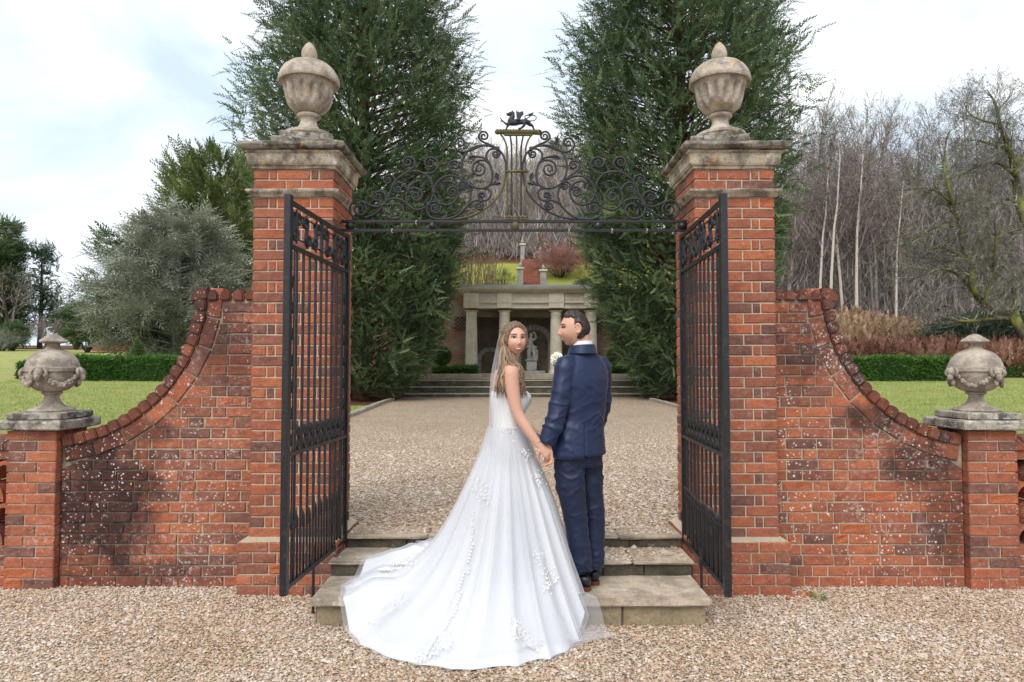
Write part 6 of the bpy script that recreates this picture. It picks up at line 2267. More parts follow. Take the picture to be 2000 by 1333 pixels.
def tulle_mat(name, op, sc=420):
    m = Mat(name, .8, .2)
    m.color((.76, .77, .80))
    tr = m.n('BsdfTransparent', {'Color': (1, 1, 1, 1)})
    fz = m.n('LayerWeight', {'Blend': .35}).outputs['Facing']
    n = m.noise(m.objc(), sc, 2)
    fac = m.math('ADD', op, m.math('MULTIPLY', fz, .45), True)
    fac = m.math('MULTIPLY', fac, m.math('ADD', .8, m.math('MULTIPLY', n, .4)), True)
    tl = m.n('BsdfTranslucent', {'Color': (.76, .77, .8, 1)})
    ad = m.n('MixShader', {0: .35, 1: m.b.outputs[0], 2: tl.outputs[0]})
    mx = m.n('MixShader', {0: fac, 1: tr.outputs[0], 2: ad.outputs[0]})
    m.t.links.new(mx.outputs[0], m.out.inputs[0])
    return m.m
M['tulle'] = tulle_mat('white_tulle', .26)
M['veil'] = tulle_mat('veil_tulle', .22)

def eyes(h, parent, gaze, smile=.0):
    for e in (-1, 1):
        X, Z = e * .031, .012
        Y = h.sy(X, Z) - (.0078 if not h.male else .0072)
        mb = MB(); mb.ball(h.W(X, Y, Z), .0112 if not h.male else .0088, 14, 9)
        ew = mb.build('eye', M['eye_white'], parent, smooth='all')
        mb = MB()
        c = h.W(X + gaze[0], Y + (.0078 if not h.male else .0055), Z + gaze[1])
        mb.ball(c, .0064 if not h.male else .0052, 10, 7)
        mb.build('iris', M['eye_dark'], ew, smooth='all')
        mb = MB()
        pts = [h.W(X + e * q, h.sy(X + e * q, .0185 - 18 * q * q) + .0015, .0185 - 18 * q * q) for q in np.linspace(-.0155, .0165, 9)]
        mb.tube(pts, [.0018, .003, .0036, .0038, .0038, .0038, .0038, .0036, .002], 6)
        mb.build('eyelash', M['brow'] if not h.male else M['eye_dark'], parent, smooth='all')
        mb = MB()
        pts = [h.W(e * (.031 + q), h.sy(e * (.031 + q), .036 - 10 * q * q) + .0008, .036 - 10 * q * q) for q in np.linspace(-.018, .020, 9)]
        mb.tube(pts, [.002, .0026, .0028, .0028, .0026, .0024, .0022, .0018, .001], 6)
        mb.build('eyebrow', M['brow'] if not h.male else M['hair_groom'], parent, smooth='all')

def skin_paint(h, base_, lips, blush, stubble=None):
    def fn(co):
        q = h.local(co)
        x, y, z = q[:, 0], q[:, 1], q[:, 2]
        c = np.repeat(np.array([base_]), len(co), 0)
        fr = (y > .03) & (np.abs(z) < .13) & (np.abs(x) < .09) & (y < .14)
        def mixin(w, col):
            w = np.clip(w, 0, 1)[:, None] * fr[:, None]
            return c * (1 - w) + np.array([col]) * w
        g = lambda cx, cz, sx, sz: np.exp(-((x - cx) / sx) ** 2 - ((z - cz) / sz) ** 2)
        c = mixin(.55 * (g(.042, -.03, .02, .018) + g(-.042, -.03, .02, .018)) + .3 * g(0, -.026, .014, .012), blush)
        if stubble is not None:
            c = mixin(.5 * sstep(-.035, -.06, z) * (1 - .6 * g(0, -.062, .03, .01)), stubble)
        c = mixin(1.5 * np.exp(-(x / .0255) ** 4 - ((z + .0635 - 11 * x * x) / .0088) ** 2), lips)
        c = mixin(.35 * np.exp(-((np.abs(x) - .033 - .25 * (z + .04)) / .004) ** 2 - ((z + .045) / .018) ** 2), tuple(.6 * v for v in base_))
        c = mixin(.7 * (g(.031, .02, .017, .006) + g(-.031, .02, .017, .006)), tuple(.55 * v for v in base_))
        return c
    return fn

# ---------------------------------------------------------------- the groom
FZ = .172
A_ = R(40)
gS, gF = Vector((math.cos(A_), math.sin(A_), 0)), Vector((-math.sin(A_), math.cos(A_), 0))
gC = Vector((P(1134, 760, 4.47).x, 4.47, FZ))
groom = empty('person', (gC.x, gC.y, FZ))
tag(groom, 'person in a navy suit seen from behind, holding hands and looking at the bride', 'person')
def put(ob):          # keep world placement under an unrotated empty
    ob.location = Vector(ob.location) - Vector(ob.parent.location)
    return ob
hG = Head(P(1122.5, 643.5, 4.43), (-.985, -.10, -.06), True, scale=1.0)
arm_L = [P(1104, 717, 4.36), P(1098, 752, 4.335), P(1091, 790, 4.315), P(1081, 828, 4.295), P(1067.5, 865, 4.285)]
arm_R = [P(1173, 717, 4.58), P(1175.5, 752, 4.61), P(1175, 796, 4.63), P(1164, 832, 4.72), P(1148, 852, 4.84)]
def gring(z, w, d, ox=0.0, of=0.0): return (gC + Vector((0, 0, z)) + gS * ox + gF * of, gS * w, gF * d)
g = MB()
hG.add(g)
nk0, nk1 = Vector(gC + Vector((0, 0, 1.44))) + gS * .012, hG.W(0, -.042, -.065)
limb(g, [nk0, nk0.lerp(nk1, .5) + Vector((0, 0, .0)), nk1, hG.W(0, -.03, -.03)], [.072, .058, .053, .05], 16)
loft(g, [gring(.80, .14, .09), gring(1.0, .135, .085), gring(1.25, .15, .09), gring(1.40, .15, .08), gring(1.47, .10, .06)], 20)
limb(g, arm_L, [.055, .045, .038, .034, .028])
limb(g, arm_R, [.055, .045, .038, .034, .028])
wl = P(1069.5, 869, 4.30)
hand(g, wl, (P(1071, 886, 4.30) - wl), (-.75, -.62, .1), -1, .62, 1.0, .6)
hand(g, arm_R[-1], arm_R[-1] - arm_R[-2], (-.6, -.2, .2), 1, .5)
put(fused('body', g, .0044, M['skin'], groom, 2, thin=.35, tint=skin_paint(hG, (.60, .345, .25), (.42, .16, .13), (.60, .26, .20), (.36, .235, .19))))
for o in list(groom.children): pass
b0 = set(bpy.data.objects)
eyes(hG, groom, (.0, .0))
def gm(p):
    x, y, z = p[:, 0], p[:, 1], p[:, 2]
    wz = .006 * vnoise(p * 120, 4)
    z = z + wz; y = y + wz
    top = sstep(.072, .090, z + .10 * np.minimum(0, y - .035) * 0 + np.where(y > .03, -.25 * np.maximum(0, y - .055), 0) + np.where(y <= .03, (.03 - y) * .55, 0))
    side = sstep(.0, .02, -y - .0) * sstep(-.070, -.052, z)
    burn = .6 * sstep(.010, -.004, y - .004) * sstep(-.012, .012, z) * (np.abs(x) > .05) * sstep(-.02, -.01, y)
    fore = sstep(.076, .090, z) * sstep(.085, .055, y)
    ear = ((y + .010) / .021) ** 2 + ((z - .002) / .034) ** 2
    return np.clip(np.maximum.reduce([top, side, burn, fore]), 0, 1) * np.where(np.abs(x) > .05, sstep(.8, 1.3, ear), 1) * (1 + .5 * sstep(.07, .11, z) * sstep(-.05, .05, y))
hh = hG.hair_shell(.011, gm, .0032, 3)
hh.build('hair', M['hair_groom'], groom, smooth='all')
# smile
mb = MB(); mb.tube([hG.W(q, hG.sy(q, -.0615 + 9 * q * q) - .0008, -.0615 + 9 * q * q) for q in np.linspace(-.021, .021, 9)], [.001, .002, .0026, .0028, .0028, .0028, .0026, .002, .001], 6); mb.build('teeth', M['teeth'], groom, smooth='all')
# jacket
def fold_post(c0, s, f, amp, sc, seed, vent=None, hem=None):
    def fn(co, nr):
        q = co - np.array(c0)
        p = np.stack([q @ np.array(s), q @ np.array(f), q[:, 2]], 1)
        rg = lambda q, s_, k: np.maximum(0, 1 - np.abs(vnoise(q, s_)) * 2.2) ** k
        n = vnoise(np.stack([p[:, 0] * sc, p[:, 1] * sc, p[:, 2] * sc * .6], 1), seed)
        n2 = rg(np.stack([p[:, 0] * 7 + p[:, 2] * 12, p[:, 1] * 9, p[:, 2] * 20 - p[:, 0] * 13], 1), seed + 3, 1.6)
        n3 = rg(np.stack([p[:, 0] * 8 - p[:, 2] * 10, p[:, 1] * 8, p[:, 2] * 15 + p[:, 0] * 14], 1), seed + 7, 1.6)
        a = amp(p) if callable(amp) else amp
        d = a * (n * .5 + n3 * 1.25 + n2 * 1.1)
        if vent is not None:
            ang = np.arctan2(p[:, 0], -p[:, 1])
            zz = p[:, 2]
            d = d + .009 * sstep(vent[1], vent[1] - .05, zz) * (sstep(vent[0] - .02, vent[0] - .10, ang) ) * (ang > -2.2)
            d = d - .010 * sstep(vent[1], vent[1] - .05, zz) * np.exp(-((ang - vent[0] + .0) / .035) ** 2)
            d = d - .0025 * np.exp(-((ang - .0) / .02) ** 2) * (np.abs(p[:, 0]) < .1) * (zz > 1.1)
        return co + nr * d[:, None]
    return fn
g = MB()
loft(g, [gring(.852, .196, .138, -.02), gring(.862, .200, .142, -.02), gring(.95, .190, .132, -.016), gring(1.05, .174, .120, -.008, -.004), gring(1.14, .170, .116, 0, -.008), gring(1.25, .182, .122, .008, -.012), gring(1.34, .190, .122, .012, -.014), gring(1.40, .186, .112, .014, -.012), gring(1.435, .172, .103, .014, -.010), gring(1.465, .147, .095, .014, -.008), gring(1.495, .115, .086, .013, -.004), gring(1.522, .090, .079, .012, -.002), gring(1.548, .078, .074, .012, 0)], 32, 2.2)
limb(g, [P(1116, 711, 4.41)] + arm_L, [.055, .0655, .061, .058, .052, .043], 18)
limb(g, [P(1164, 711, 4.55)] + arm_R, [.055, .0655, .060, .056, .050, .043], 18)
jk = put(fused('jacket', g, .0068, M['suit'], groom, 3, fold_post(gC, gS, gF, lambda p: .0016 + .0034 * np.exp(-((p[:, 2] - 1.10) / .08) ** 2) + .0022 * (np.abs(p[:, 0]) > .17), 6, 5, (-.62, 1.075))))
# collar of jacket and shirt
def ringband(name, c, ax, ay, r0, r1, z0, z1, mat, par, open_a=.5, n=30, back_up=.0, th=.006):
    mb = MB()
    v, f = [], []
    for i in range(n + 1):
        a = -math.pi / 2 + open_a + (2 * math.pi - 2 * open_a) * i / n - math.pi
        ca, sa = math.cos(a), math.sin(a)
        rise = back_up * (.5 - .5 * sa)
        o0 = Vector(c) + Vector(ax) * (ca * r0) + Vector(ay) * (sa * r0) + Vector((0, 0, z0))
        o1 = Vector(c) + Vector(ax) * (ca * r1) + Vector(ay) * (sa * r1) + Vector((0, 0, z1 + rise))
        i0 = o0 - (Vector(ax) * ca + Vector(ay) * sa) * th
        i1 = o1 - (Vector(ax) * ca + Vector(ay) * sa) * th
        v += [o0, o1, i1, i0]
    for i in range(n):
        for k in range(4):
            f.append((i * 4 + k, i * 4 + (k + 1) % 4, i * 4 + 4 + (k + 1) % 4, i * 4 + 4 + k))
    mb.add(v, f)
    return put(mb.build(name, mat, par, smooth=50))
nc = nk0.lerp(nk1, .38)
nc2 = nk0.lerp(nk1, .70)
ringband('shirt_collar', Vector((nc2.x, nc2.y, 0)), gS, gF, .0740, .0695, FZ + 1.525, FZ + 1.580, M['shirt'], groom, .25, back_up=.010)
nc3 = nk0.lerp(nk1, .60)
ringband('jacket_collar', Vector((nc3.x, nc3.y, 0)) - gF * .004, gS, gF, .0960, .0830, FZ + 1.508, FZ + 1.553, M['suit'], groom, .6, back_up=.014, th=.006)
# cuff with shirt edge and buttons
for arm, hid in ((arm_L, 0), (arm_R, 1)):
    d = (arm[-1] - arm[-2]).normalized()
    q = d.orthogonal().normalized(); q2 = d.cross(q)
    mb = MB(); loft(mb, [(arm[-1] - d * .01, q * .038, q2 * .038), (arm[-1] + d * .009, q * .036, q2 * .036)], 18); put(mb.build('shirt_cuff', M['shirt'], groom, smooth=50))
for i in range(4):
    p = arm_L[-1] + (arm_L[-2] - arm_L[-1]).normalized() * (.012 + .016 * i)
    mb = MB(); mb.ball(p + Vector((.006, -.045, 0)), .0055, 8, 5, (1, .5, 1)); put(mb.build('cuff_button', M['eye_dark'], groom, smooth='all'))
# trousers
leg_L = [P(1112, 885, 4.42), P(1114, 948, 4.40), P(1124, 1012, 4.40), P(1131, 1065, 4.395), P(1136, 1100, 4.395), P(1136.5, 1113, 4.395)]
leg_R = [P(1147, 885, 4.55), P(1150, 948, 4.54), P(1158, 1012, 4.53), P(1160, 1065, 4.51), P(1160, 1096, 4.50), P(1160, 1107, 4.50)]
g = MB()
loft(g, [gring(.78, .150, .112), gring(.88, .168, .122), gring(.98, .165, .115), gring(1.06, .158, .108)], 24)
limb(g, leg_L, [.100, .090, .076, .066, .060, .061], 20)
limb(g, leg_R, [.100, .090, .076, .066, .060, .061], 20)
def tr_amp(p): return .0016 + .005 * np.exp(-((p[:, 2] - .15) / .12) ** 2) + .004 * np.exp(-((p[:, 2] - .72) / .12) ** 2) + .003 * np.exp(-((p[:, 2] - .48) / .06) ** 2)
put(fused('trousers', g, .0068, M['trousers'], groom, 2, fold_post(gC, gS, gF, tr_amp, 8, 9)))
def shoe(heel, d, par):
    d = Vector(d).normalized(); t = Vector((-d.y, d.x, 0)); u = Vector((0, 0, 1))
    h = Vector(heel)
    mb = MB()
    loft(mb, [(h + d * x + u * (z0 + (z1 - z0) / 2), t * w, u * ((z1 - z0) / 2)) for x, w, z0, z1 in ((.002, .018, .03, .085), (.015, .032, .026, .095), (.05, .037, .026, .10), (.09, .036, .022, .095), (.13, .038, .014, .078), (.18, .046, .010, .06), (.225, .046, .010, .05), (.265, .036, .010, .040), (.288, .018, .012, .03))], 18, 2.3)
    o = put(mb.build('shoe', M['shoe'], par, smooth='all'))
    mb = MB()
    out = [(.0, .016), (.012, .030), (.05, .037), (.09, .034), (.13, .035), (.18, .047), (.225, .047), (.265, .037), (.292, .016)]
    L_ = [h + d * x + t * w for x, w in out] + [h + d * x - t * w for x, w in reversed(out)]
    n = len(L_)
    v = [p + u * .010 for p in L_] + [p + u * .0 for p in L_]
    hz_ = [.026 if (p - h).dot(d) < .085 else .014 for p in L_]
    v = [p + u * z for p, z in zip(L_, hz_)] + [p for p in L_]
    mb.add(v, [tuple(range(n)), tuple(reversed(range(n, 2 * n)))] + [(i, i + n, (i + 1) % n + n, (i + 1) % n) for i in range(n)])
    sl = mb.build('sole', M['sole'], o)
    sl.location = Vector((0, 0, 0))
    return o
hl = G(1150, 1150.5, FZ); hr = G(1163, 1146.5, FZ)
shoe((P(1153, 1140, 4.385).x, 4.385, FZ), (-.86, .5, 0), groom)
shoe((P(1165, 1140, 4.49).x, 4.49, FZ), (-.35, .94, 0), groom)
for ob in set(bpy.data.objects) - b0:
    if ob.parent == groom and ob.name.split('.')[0] in ('eye', 'eyelash', 'eyebrow', 'hair', 'teeth'):
        put(ob)

# white rose on the groom's lapel
rose = empty('buttonhole_rose', P(1090, 703, 4.47)); tag(rose, 'white rose buttonhole with green leaves on the navy lapel', 'flower')
M['petal'] = simple('cream_petals', (.86, .82, .70), .7, .2, .08)
M['sprig'] = simple('sprig_leaves', (.07, .13, .06), .6, .3, .3)
rr2 = random.Random(2)
for ring_, (n_, rad_, op_) in enumerate(((3, .012, .2), (5, .022, .55), (6, .032, .95))):
    for i in range(n_):
        a = 2 * math.pi * i / n_ + ring_
        mb = MB()
        nrm = Vector((-.45, -.85, .3)).normalized()
        e1 = nrm.orthogonal().normalized(); e2 = nrm.cross(e1)
        d = e1 * math.cos(a) + e2 * math.sin(a)
        c = nrm * (.02 - ring_ * .006) + d * rad_ * .5
        t = nrm.cross(d)
        ax = d * math.sin(op_) + nrm * math.cos(op_)
        loft(mb, [(c + ax * (.034 * k), t * (.010 + .014 * math.sin(math.pi * min(1, .25 + k * .7))), (d * math.cos(op_) - nrm * math.sin(op_)) * .003) for k in (0, .35, .7, 1.0)], 8)
        mb.build('petal', M['petal'], rose, smooth='all')
for i in range(5):
    a = 3.6 + i * .5
    mb = MB(); d = Vector((math.cos(a) * .6, -.25, math.sin(a)))
    c = Vector((0, 0, -.012)); t = d.cross(Vector((0, 1, 0))).normalized()
    loft(mb, [(c + d * x, t * w, Vector((0, .0018, 0))) for x, w in ((.015, .003), (.032, .010), (.048, .008), (.062, .001))], 8)
    mb.build('sprig_leaf', M['sprig'], rose, smooth='all')

# ---------------------------------------------------------------- the bride
bF, bS = Vector((math.cos(R(15)), math.sin(R(15)), 0)), Vector((math.sin(R(15)), -math.cos(R(15)), 0))   # facing, her right
bC = Vector((-.032, 4.45, FZ))
bride = empty('person', (bC.x, bC.y, FZ))
tag(bride, 'person in a white wedding gown with long train and veil, smiling over the shoulder', 'person')
hB = Head(P(1004.5, 664.5, 4.355), (.33, -.94, .0), False, (.0, 0, 1), .955)
def bring(z, w, d, of=0.0, os_=0.0): return (bC + Vector((0, 0, z)) + bF * of + bS * os_, bS * w, bF * d)
barm = [P(998, 724, 4.29), P(1001, 762, 4.285), P(1011, 806, 4.28), P(1030, 838, 4.272), P(1050, 866, 4.265)]
barm2 = [bC + Vector((0, 0, 1.36)) - bS * .17, bC + Vector((0, 0, 1.2)) - bS * .2 + bF * .02, bC + Vector((0, 0, 1.06)) - bS * .19 + bF * .08, bC + Vector((0, 0, 1.0)) - bS * .12 + bF * .2]
g = MB()
hB.add(g)
n0, n1 = bC + Vector((0, 0, 1.375)) - bF * .015 + bS * .02, hB.W(0, -.022, -.075)
limb(g, [n0, n0.lerp(n1, .5), n1, hB.W(0, -.01, -.03)], [.062, .048, .045, .04], 16)
loft(g, [bring(.80, .15, .13), bring(.95, .135, .11), bring(1.04, .112, .088), bring(1.14, .125, .10, .005), bring(1.22, .135, .10, .008), bring(1.30, .15, .095, .0), bring(1.36, .135, .075, -.01), bring(1.40, .085, .06, -.015)], 24)
limb(g, [n0 + Vector((0, 0, .0)), bC + Vector((0, 0, 1.372)) + bS * .075, bC + Vector((0, 0, 1.348)) + bS * .125] + barm, [.045, .043, .047, .0505, .046, .036, .034, .0255], 16)
g.ball(P(997.5, 727, 4.300), .053, 18, 12, (1, 1, 1.05))
limb(g, barm2, [.048, .042, .035, .025], 14)
wb = P(1052.5, 869, 4.262)
hand(g, wb, P(1072, 887, 4.27) - wb, (-.35, .85, -.3), 1, .72, .92, .55)
hand(g, barm2[-1], barm2[-1] - barm2[-2], (0, 0, -1), -1, .5, .9)
put(fused('body', g, .0042, M['skin'], bride, 2, thin=.35, tint=skin_paint(hB, (.63, .365, .275), (.50, .15, .14), (.64, .28, .22))))
b0 = set(bpy.data.objects)
eyes(hB, bride, (.0, .0))
mb = MB(); mb.tube([hB.W(q, hB.sy(q, -.0605 + 13 * q * q) - .0008, -.0605 + 13 * q * q) for q in np.linspace(-.021, .021, 11)], [.0008, .0018, .0026, .003, .0031, .0031, .0031, .003, .0026, .0018, .0008], 6); mb.build('teeth', M['teeth'], bride, smooth='all')
def bm_(p):
    x, y, z = p[:, 0], p[:, 1], p[:, 2]
    face = ((np.abs(x) / .064) ** 2.2 + ((z + .02) / .098) ** 2 < 1) & (y > 0)
    m = sstep(1.0, 1.25, (np.abs(x) / .060) ** 2.2 + ((z + .018) / .096) ** 2)
    m = np.where(y > 0, m, 1.0)
    return m * sstep(-.105, -.06, z) * (1 + .5 * sstep(.0, -.06, y))
hh = hB.hair_shell(.014, bm_, .003, 8)
hh.build('hair', M['hair_bride'], bride, smooth='all')
for ob in set(bpy.data.objects) - b0:
    if ob.parent == bride: put(ob)
hair = [o for o in bride.children if o.name.startswith('hair')][0]
# long loose waves: one bundle of locks behind the shoulder, one before it
lk = MB(); tints = []
rl = random.Random(12)
def lock(pts, r, seed):
    q = cat_rom(pts, 5)
    n = len(q)
    ph, am = rl.uniform(0, 6.28), rl.uniform(.004, .012)
    out = []
    for i, p in enumerate(q):
        t = i / (n - 1)
        w = am * max(0, min(1, t * 2.4 - .5))
        out.append(p + Vector((math.sin(ph + t * 15) * w, -abs(math.cos(ph + t * 15)) * w * .6, math.cos(ph * 2 + t * 13) * w * .3)))
    a0 = lk.n
    lk.tube(out, [r * (.55 + .6 * math.sin(math.pi * min(1, .15 + t * .8))) * (1 - .93 * max(0, (t - .7) / .3)) for t in np.linspace(0, 1, n)], 5)
    tints.extend([rl.random()] * (lk.n - a0))
def HP(px, py, Y): return P(px, py, Y)
for i in range(120):            # down the back (viewer's left)
    u = rl.random()
    s0 = hB.W(.045 + .03 * u * (1 if rl.random() < .8 else 0), -.01 - .07 * rl.random(), .075 - .10 * rl.random())
    Y = 4.285 + .045 * rl.random()
    xe = 966 + 28 * u + rl.uniform(-3, 3)
    lock([s0, HP(978 + 14 * u, 690 + rl.uniform(-5, 5), Y), HP(976 + 18 * u, 718, Y - .015), HP(971 + 20 * u, 745, Y - .02), HP(xe, 768 + rl.uniform(-10, 14), Y - .025)], rl.uniform(.0045, .0075), i)
for i in range(80):            # forward over the shoulder
    u = rl.random()
    s0 = hB.W(.058 + .016 * rl.random(), .02 - .05 * rl.random(), .03 - .07 * rl.random())
    Y = 4.285 - .03 * rl.random() + .05 * u
    lock([s0, HP(986 + 14 * u, 690, Y), HP(995 + 14 * u, 706, Y - .0), HP(1005 + 14 * u, 722, Y + .01), HP(1013 + 10 * u, 748, Y + .03), HP(1017 + 12 * u, 770 + rl.uniform(-10, 12), Y + .03)], rl.uniform(.004, .007), i)
for i in range(54):            # framing the face, viewer's left, and the crown
    u = i / 53
    s0 = hB.W(.02 + .02 * rl.random(), .05 - .05 * u, .105 - .01 * u)
    s1 = hB.W(.068, .045 - .07 * u, .06)
    s2 = hB.W(.082, .03 - .07 * u, .0)
    s3 = hB.W(.085, .02 - .06 * u, -.06)
    lock([s0, s1, s2, s3, HP(982 + 12 * rl.random(), 712, 4.31)], rl.uniform(.0035, .006), i)
for i in range(26):
    u = i / 25
    lock([hB.W(-.005, .06 - .05 * u, .112 - .005 * u), hB.W(-.05, .055 - .06 * u, .085), hB.W(-.075, .03 - .05 * u, .03), hB.W(-.078, .0 - .03 * u, -.03), hB.W(-.06, -.04, -.09)], rl.uniform(.0035, .0055), i)
me = lk.mesh('locks', M['hair_bride'], 'all', fix=False)
at = me.attributes.new('tint', 'FLOAT', 'POINT'); at.data.foreach_set('value', np.array(tints, np.float32))
lo2 = link('locks', me, hair); lo2.location = -Vector(bride.location) - Vector(hair.location)
lo2['kind'] = 'stuff'

# ---- gown
def support(x, y):
    """height of ground and steps under the cloth, edges rounded"""
    inx = sstep(1.33, 1.252, np.abs(x))
    s = .176 * sstep(4.14, 4.236, y) * inx
    s = np.maximum(s, .176 + .096 * sstep(4.60, 4.69, y)) * inx * (y > 4.14) if False else np.maximum(s, np.where(y > 4.5, .176 + .096 * sstep(4.60, 4.69, y), 0) * inx)
    s = np.maximum(s, np.where(y > 4.9, .272 + .088 * sstep(4.97, 5.045, y), 0) * inx)
    return s
hem_px = [(823, 1075, .265), (776, 1096, .265), (745, 1114, .17), (708, 1132, .17), (678, 1152, .17), (672, 1200, .03), (674, 1227, 0), (701, 1257, 0), (742, 1281, 0), (793, 1296, 0), (844, 1305, 0),
          (905, 1311, 0), (946, 1309, 0), (1014, 1303, 0), (1065, 1291, 0), (1105, 1274, 0), (1127, 1250, 0), (1131, 1225, 0)]
cx, cy = bC.x, bC.y
hp = [(G(a, b, z).x - cx, G(a, b, z).y - cy) for a, b, z in hem_px]
ang = np.unwrap(np.array([math.atan2(y, x) for x, y in hp]))
radp = np.array([math.hypot(x, y) for x, y in hp])
if ang[0] > ang[-1]: ang, radp = ang[::-1], radp[::-1]
ang0 = ang - 2 * np.pi * round(ang.mean() / (2 * np.pi))
def hem_r(a):
    """hem distance: short before and beside her, long in the train"""
    a = (a - ang0[0]) % (2 * np.pi) + ang0[0]
    r = np.interp(a, ang0, radp)
    gap = 2 * np.pi - (ang0[-1] - ang0[0])
    past = np.clip((a - ang0[-1]) / gap, 0, 1)
    short = np.interp(past, [0, .05, .11, .2, .45, .7, .86, 1], [radp[-1], .43, .40, .385, .34, .33, .40, radp[0]])
    return np.where(a > ang0[-1], short, r)
NA, NT = 360, 70
aa = np.linspace(0, 2 * np.pi, NA, endpoint=False)
def gown_surface(off, hem_fn, fseed, famp, t_end=1.0, wob=0.0):
    D = hem_fn(aa)
    D = np.convolve(np.concatenate([D[-6:], D, D[:6]]), np.ones(7) / 7, 'same')[6:-6]
    t = np.linspace(0, t_end, NT)[None]
    w = sstep(.45, .95, D)[:, None]                       # how much train
    ca, sa = np.cos(aa)[:, None], np.sin(aa)[:, None]
    r0 = .112
    zw = FZ + 1.03
    r1 = .24 * (1 - w) + .27 * w; z1 = .80 * (1 - w) + .72 * w
    r2 = .36 * (1 - w) + np.maximum(.40, D[:, None] * .40) * w; z2 = .46 * (1 - w) + .20 * w
    r3 = D[:, None]
    x3, y3 = cx + ca * r3, cy + sa * r3
    z3 = support(x3, y3) + .012
    z3 = np.where(w < .5, np.minimum(z3 + .0, .19), z3)
    B0, B1, B2, B3 = (1 - t) ** 3, 3 * t * (1 - t) ** 2, 3 * t * t * (1 - t), t ** 3
    r = B0 * r0 + B1 * r1 + B2 * r2 + B3 * r3
    z = B0 * zw + B1 * z1 + B2 * z2 + B3 * z3
    A2 = aa[:, None]
    f = np.zeros_like(A2)
    rs = np.random.default_rng(fseed)
    for k, am in ((7, .9), (11, .9), (16, .8), (23, .3)):
        f = f + am * np.cos(k * A2 + rs.uniform(0, 6.28) + .5 * np.sin(2 * A2 + rs.uniform(0, 6)))
    f = f / 1.9
    fold = 1 - 1.9 * np.abs(np.tanh(f * 1.1))
    rise = sstep(.05, .45, t)
    r = r + fold * famp * rise * (1 - .55 * w * sstep(.6, 1, t)) * .8
    x, y = cx + ca * r, cy + sa * r
    sup = support(x, y)
    flat = sstep(.5, .8, t) * w
    lay_ = sup + .010 + (np.maximum(0, fold) * .095 + .004) * flat * sstep(1.02, .86, t) + .010 * (1 + np.sin(A2 * 9 + t * 9)) * flat * sstep(1.0, .85, t)
    z = np.maximum(z, lay_)
    if wob: z = z + wob * np.sin(A2 * 60) * sstep(.93, 1.0, t)
    p = np.stack([x, y, z], -1)
    if off:
        dz = p - np.array([cx, cy, 0])
        p[..., 0] += ca * off; p[..., 1] += sa * off; p[..., 2] += off * .7
    return p
def ring_mesh(p, mat, name, par, closed=True):
    na, nt = p.shape[:2]
    i = np.arange(na)[:, None] * nt; j = np.arange(nt - 1)[None]
    k = (np.arange(na)[:, None] + 1) % na * nt
    f = np.stack([i + j, k + j, k + j + 1, i + j + 1], -1)
    if not closed: f = f[:-1]
    me = idx_mesh(name, p.reshape(-1, 3) - np.array(par.location), f.reshape(-1, 4), mat, smooth=True)
    return link(name, me, par)
gown_p = gown_surface(0, hem_r, 3, .046)
gown = empty('gown', (0, 0, 0)); gown.parent = bride
skirt = ring_mesh(gown_p, M['satin'], 'skirt', bride)
skirt.parent = gown
tail_a = math.atan2(G(1197, 1245, 0).y - cy, G(1197, 1245, 0).x - cx)
def tulle_r(a):
    r = hem_r(a) + .016
    d = (a - tail_a + np.pi) % (2 * np.pi) - np.pi
    tip = math.hypot(G(1197, 1245, 0).x - cx, G(1197, 1245, 0).y - cy)
    return r
tl = ring_mesh(gown_surface(.012, tulle_r, 3, .046, 1.0, .004), M['tulle'], 'tulle_overskirt', bride); tl.parent = gown
# loose end of tulle lying out on the gravel beside the step
te = []
edge_a = [(1096, 1192), (1122, 1206), (1150, 1219), (1176, 1232), (1197, 1244)]
edge_b = [(1070, 1280), (1112, 1272), (1140, 1263), (1172, 1254), (1197, 1247)]
for i, (ea, eb) in enumerate(zip(cat_rom([Vector((x, y, 0)) for x, y in edge_a], 5), cat_rom([Vector((x, y, 0)) for x, y in edge_b], 5))):
    row = []
    for j in range(15):
        q = ea.lerp(eb, j / 14)
        p = G(q.x, q.y, 0)
        zz = .012 + .014 * (1 + math.sin(j * 2.1 + i * .3)) * (1 - i / 21)
        row.append((p.x, p.y, max(zz, float(support(p.x, p.y)) + .01)))
    te.append(row)
ring_mesh(np.array(te), M['tulle'], 'tulle_end', bride, closed=False).parent = gown
# bodice
g = MB()
loft(g, [bring(.97, .125, .102), bring(1.03, .117, .094), bring(1.09, .122, .100, .004), bring(1.13, .128, .108, .010), bring(1.17, .138, .124, .020), bring(1.205, .144, .134, .027), bring(1.235, .147, .130, .026), bring(1.262, .147, .116, .016)], 40)
bd = g.build('bodice', M['lace'], bride, smooth='all'); put(bd); bd.parent = gown
